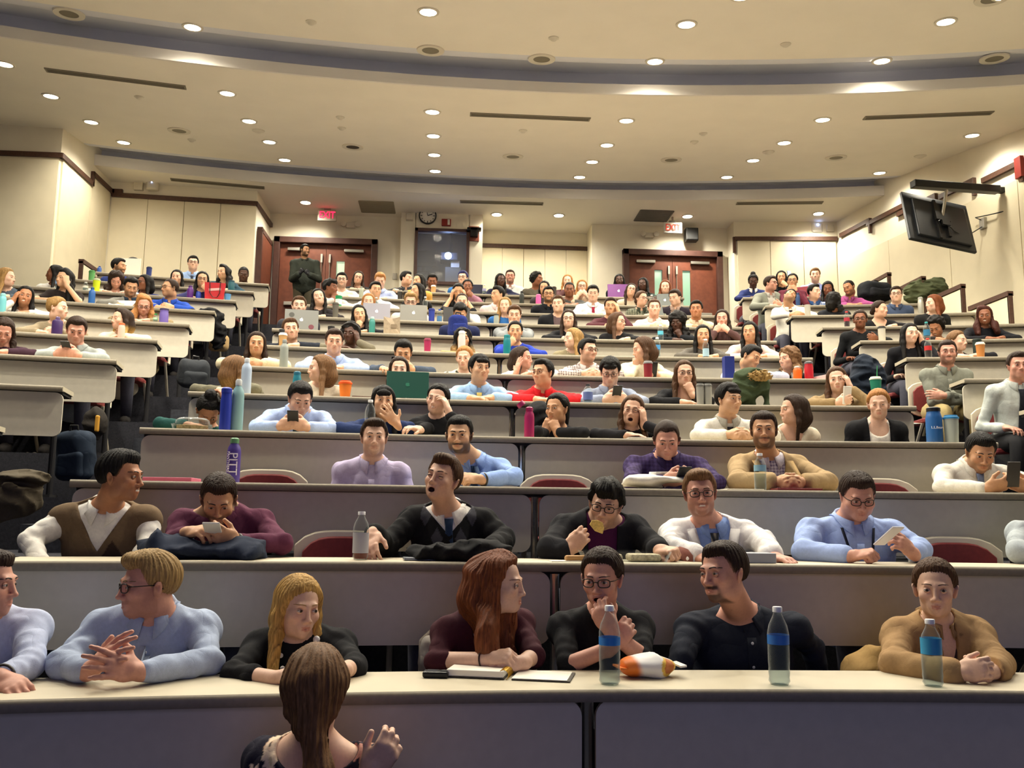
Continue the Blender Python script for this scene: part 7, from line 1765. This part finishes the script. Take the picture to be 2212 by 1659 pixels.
# ---------- left wing
LWG = dict()
flask(7, 3, 'aqua bottle cut by the left edge', '6AB0B8', h=.2, r=.034, v=.12, cap_='8AC0C4', neck=.7)
slab('newspaper', spot(7, 48, .14)+np.array([0, 0, .012]), (.28, .14, .022), mat('newsprint', S('B8B4A8'), .8, noise=.3, nscale=60), 'folded newspaper before the smiling woman', 'newspaper', Matrix.Rotation(.1, 4, 'Z'), None, .003)
flask(6, 122, 'round deep purple bottle before the bun-haired woman', '3E2A5A', h=.17, r=.045, v=.12, cap_='6A5A80', neck=.4)
flask(6, 261, 'pale pink bottle with orange cap before the ombre-haired woman', 'D8B0A0', h=.15, r=.03, v=.12, cap_='E0683A', neck=.8)
flask(7, 353, 'violet flask at the eighth-row wing end', '6A5AA0', h=.16, r=.043, v=.12, cap_='3A3450', neck=.95)
bottle(7, 335, 'small clear bottle with green cap beside the violet flask', h=.1, r=.022, v=.12, band='A8D0A8', cap_='2A9A4A')
flask(8, 197, 'blue metal bottle beside the grey blazer', '2A5A9A', h=.20, r=.034, v=.14, cap_='2A4A70', neck=.5)
slab('open_book', spot(8, 262, .16)+np.array([0, 0, .05]), (.26, .14, .012), mat('paper', S('F0EBDD'), .7), 'open book tilted up before the man in grey blazer', 'book', Matrix.Rotation(math.radians(35), 4, 'X'), None, .002)
cup(9, 207, 'neon yellow cup on the left wing', 'D0E020', h=.15, r0=.034, r1=.04, v=.12, lid='C0C8A0')
cup(10, 197, 'green jar on the left wing near the wall', '5A9A5A', h=.13, r0=.034, r1=.036, v=.12, lid='4A8A4A')
bottle(9, 184, 'small clear bottle left of the neon cup', h=.12, r=.03, v=.12, band='E8E4D8')
bottle(9, 124, 'clear bottle before the black-haired woman in white', h=.17, r=.03, v=.1, band='8AA8D0')
flask(11, 214, 'small blue bottle at the rear-left desk end', '3A5AA0', h=.11, r=.028, v=.14, cap_='2A4A90', neck=.5)
cup(11, 321, 'navy tumbler on the rear-left desk', '24306A', h=.13, r0=.034, r1=.036, v=.12, lid='1A2248')
slab('paper_sheet', spot(11, 275, .2)+np.array([0, 0, .15]), (.34, .01, .24), mat('paper', S('F0EBDD'), .7), 'white paper sheet standing behind the bearded man', 'paper', None, None, .001)
pb = spot(9, 463, .12); o = tag(empty('gift_bag', pb, turn(pb)), 'red carrier bag with black handles on the left wing', 'bag')
g = MB(); g.add([(-.11, -.05, 0), (.10, -.05, 0), (.10, .05, 0), (-.11, .05, 0), (-.12, -.06, .21), (.12, -.06, .215), (.12, .06, .22), (-.12, .06, .215)], [(3, 2, 1, 0), (0, 1, 5, 4), (1, 2, 6, 5), (2, 3, 7, 6), (3, 0, 4, 7)]); g.build('bag_body', mat('bag_red', S('C42A30'), .5), o)
for yy in (-.062, .062): g = MB(); g.tube([(-.06, yy, .21), (-.055, yy*1.2, .08), (-.02, yy*1.25, .03), (.03, yy*1.25, .03), (.055, yy*1.2, .08), (.06, yy, .21)], .005, 6); g.build('strap', M_BLACK, o)
g = MB(); g.box((0, -.0585, .13), (.14, .002, .03), Matrix.Rotation(-.15, 3, 'Y')); g.build('printed_stripe', mat('bag_print', S('E8B0A8'), .5), o)
flask(10, 499, 'dark teal jug beside the laughing woman', '2A5A66', h=.15, r=.042, v=.1, cap_='2A4A58', neck=.9)
cup(9, 491, 'sky blue paper cup at the wing end', '5A90C0', h=.09, r0=.03, r1=.04, v=.1)
flask(9, 410, 'purple bottle left of the woman eating', '5A2A7A', h=.17, r=.036, v=.12, cap_='4A2068', neck=.6)
flask(9, 428, 'small cobalt bottle beside the purple one', '2A40A0', h=.1, r=.03, v=.1, cap_='2A40A0', neck=.8)
i_ = who('grey-green shirt looking down'); phone('black phone held before the grey-green shirt, left wing', near_hands(i_)+np.array([0, 0, .03]), -40, 0)
lump('coat', px3(8, 452, 690, .30)+np.array([0, 0, .0]), (.17, .14, .13), '141416', 'black coat slung over the left wing desk end', 'coat', noise=.03, extra=(((.1, .0, -.16), (.09, .1, .2)), ((-.1, 0, .04), (.16, .12, .07))))
# ---------- right wing
cup(9, 1745, 'clear glass mug before the lolling man', 'B0ACA0', h=.15, r0=.034, r1=.038, v=.1)
flask(10, 1724, 'dark blue sport bottle right of the lolling man', '2A4470', h=.2, r=.03, v=.12, cap_='1E3050', neck=.7)
laptop(11, 1772, 'pale blue laptop with lit fruit emblem in the right wing', '525C86', v=.13, logo='lit', w=.31, d=.21)
laptop(11, 1733, 'red laptop with lit fruit emblem in the right wing', '6E1E2A', v=.13, logo='lit', w=.24, d=.18, ang=-15)
i_ = who('glowing phone'); phone('glowing phone held up in the right wing', QUEUE[i_]['H']+np.array([.06, -.16, .0]), 80, 20, lit=True)
bottle(8, 1830, 'cola bottle with red cap before the woman in glasses', h=.2, r=.032, v=.12, liquid='3A1A22', fill=.6, band='9A2A38', cap_='C02A2A')
bottle(6, 2006, 'cola bottle with red label before the long-haired woman', h=.2, r=.032, v=.12, liquid='2A1416', fill=.6, band='B02A2A', cap_='C03A2A')
flask(9, 1990, 'tall steel thermos on the right wing', 'B0AEA4', h=.23, r=.034, v=.12, cap_='A0A09A', neck=.8, metal=.6)
bottle(7, 2003, 'clear bottle with teal label before the woman bent forward', h=.21, r=.033, v=.12, band='2A6A90', bandz=(.3, .6), cap_='2A8A8A')
cup(6, 2119, 'paper coffee cup with white lid on the right wing', 'B0743C', h=.13, r0=.03, r1=.04, v=.1, lid='E8E2D4')
cup(6, 2113, 'dark cup behind the paper coffee cup', '1E2E2A', h=.2, r0=.036, r1=.04, v=.28, lid='18221E')
i_ = who('holding a travel mug'); cup(7, 1874, 'steel travel mug held by the woman in glasses', 'B8B2A4', h=.17, r0=.034, r1=.038, v=.12, lid='2A2A2A', world=QUEUE[i_]['arms'][1]['W']+np.array([.02, -.06, -.06]))
cup(5, 1893, 'green plastic cup with white lid and straw behind the auburn-haired woman', '1E7A62', h=.13, r0=.034, r1=.044, v=.0, lid='D8E0D4', straw='3A8A5A', world=px3(4, 1893, 855, .5))
rucksack(atx(1890, 630, 6.0), (.24, .13, .13), '1C1E22', 'black backpack on the ledge beside the magenta shirt', rot=.2, noise=.03)
lump('backpack', px3(10, 2002, 632, .45), (.30, .2, .2), '4A5038', 'olive green rucksack on the ledge above the thermos', 'backpack', noise=.04, extra=(((.15, .05, .08), (.18, .15, .14)), ((-.18, 0, -.08), (.16, .14, .1))))
lump('coat', px3(4, 1870, 830, .9), (.16, .14, .24), '1E2632', 'dark navy coat hanging behind the green cup', 'coat', noise=.03)
# ---------- bags and coats on the steps of the left aisle
rucksack(px3(8, 472, 740, .55), (.115, .08, .10), 'B89A6C', 'tan leather backpack on the left aisle steps', rot=.1, noise=.008)
rucksack(px3(6, 418, 808, .55), (.14, .10, .14), '33363A', 'dark grey backpack on the left aisle steps', rot=.5, tilt=.2, noise=.02)
rucksack(px3(4, 163, 985, .45), (.13, .09, .18), '26303E', 'dark blue backpack leaning at the left aisle', rot=-.1, tilt=.15, noise=.02)
lump('boot_bag', px3(2, 30, 1075, .30), (.12, .12, .13), '4E4638', 'khaki canvas bag on the lower left steps', 'bag', noise=.03, extra=(((.03, -.02, .1), (.13, .1, .06)),))
lump('jacket_heap', px3(4, 205, 915, .62), (.08, .07, .12), '2A2622', 'dark jacket with orange lining on the left steps', 'jacket', noise=.02)
slab('orange_pouch', px3(4, 210, 915, .50), (.025, .04, .12), mat('pouch_orange', S('C08A2A'), .6), 'orange pouch on the dark jacket, left steps', 'pouch', None, None, .01)
# ---------- chairs
def chair_at(n, sx, v=.62, label='', back=True, rz=0):
    s = spot(n, sx, v); return s
_proto = []
def chair(p, rz, label, group='red padded lecture chairs'):
    if not _proto:
        r = empty('lecture_chair'); _proto.append(r)
        g = MB(); pr = [(-.2, -.21), (.2, -.21), (.23, -.15), (.23, .15), (.2, .21), (-.2, .21), (-.23, .15), (-.23, -.15)]; g.prism(pr, .43, .47); g.build('seat', M_RED, r, bevel=.012)
        def backplate(w, z0, z1, y, th, m, nm):
            g = MB(); N = 10; v = []; f = []
            for i in range(N+1):
                t = -1+2*i/N; x = w*t; yb = y+.05*(1-t*t); zt_ = z1-.07*abs(t)**4; zb = z0+.05*abs(t)**4
                v += [(x, yb, zb), (x, yb, zt_), (x, yb+th, zt_+.004), (x, yb+th, zb)]
            for i in range(N):
                for j in range(4): a = i*4+j; b = i*4+(j+1) % 4; f.append((a, a+4, b+4, b))
            f += [(0, 1, 2, 3), (N*4+3, N*4+2, N*4+1, N*4)]; g.add(v, f); return g.build(nm, m, r, smooth=True, bevel=.006)
        backplate(.235, .52, .845, .17, .025, M_SHELL, 'back_shell'); backplate(.195, .55, .815, .150, .022, M_RED, 'back_pad')
        for s in (-1, 1):
            g = MB(); g.tube([(s*.24, -.18, .02), (s*.24, .2, .02), (s*.24, .22, .06), (s*.235, -.17, .42), (s*.235, .17, .45), (s*.232, .2, .6)], .014, 8); g.build('leg', M_SHELL, r, smooth=True)
        o = r
    else:
        r = _proto[0]; o = r.copy(); COL.objects.link(o)
        for ch in list(r.children): c = ch.copy(); COL.objects.link(c); c.parent = o
    o.location = p; o.rotation_euler = (0, 0, rz); tag(o, label, 'chair', group); return o
def seat_for(o, lab):
    n = o['n']; b = o['hip'].copy(); b[2] = tier(n); rz = math.atan2(-o['ey'][0], o['ey'][1]); chair(tuple(b), rz, lab)
for n, x_, lb in ((1, 738, 'empty red chair between the maroon shirt and the argyle sweater'), (1, 2100, 'empty red chair right of the heavy man, second row'),
  (2, 570, 'empty red chair right of the purple flask, third row'), (2, 1215, 'empty red chair right of the panel gap, third row'), (2, 1922, 'empty red chair left of the grey-tied man')):
    p = spot(n, x_, .66); p[2] = tier(n); chair(tuple(p), turn(p), lb)
for o in QUEUE:
    if o['stand'] or 'seen from behind in a floral' in o['label']: continue
    if 'red-haired woman in maroon' in o['label'] or o['group_'] != 'm':
        w = o['label'].split(); seat_for(o, 'red chair under the '+' '.join(w[:12]))

for a, b, X, n, lb in (((1867, 621), (1920, 593), 6.4, 11, 'rearmost'), ((1950, 624), (1994, 600), 6.4, 10, 'second from the rear'), ((2026, 643), (2079, 617), 6.4, 9, 'third from the rear'), ((2098, 666), (2181, 635), 6.4, 8, 'nearest')):
    ledge(a, b, X, n, 'wooden-capped ledge wall at the right wing ends, %s of four' % lb)
ledge((205, 583), (176, 566), -4.9, 11, 'wooden-capped ledge wall at the left wing end under the corner')
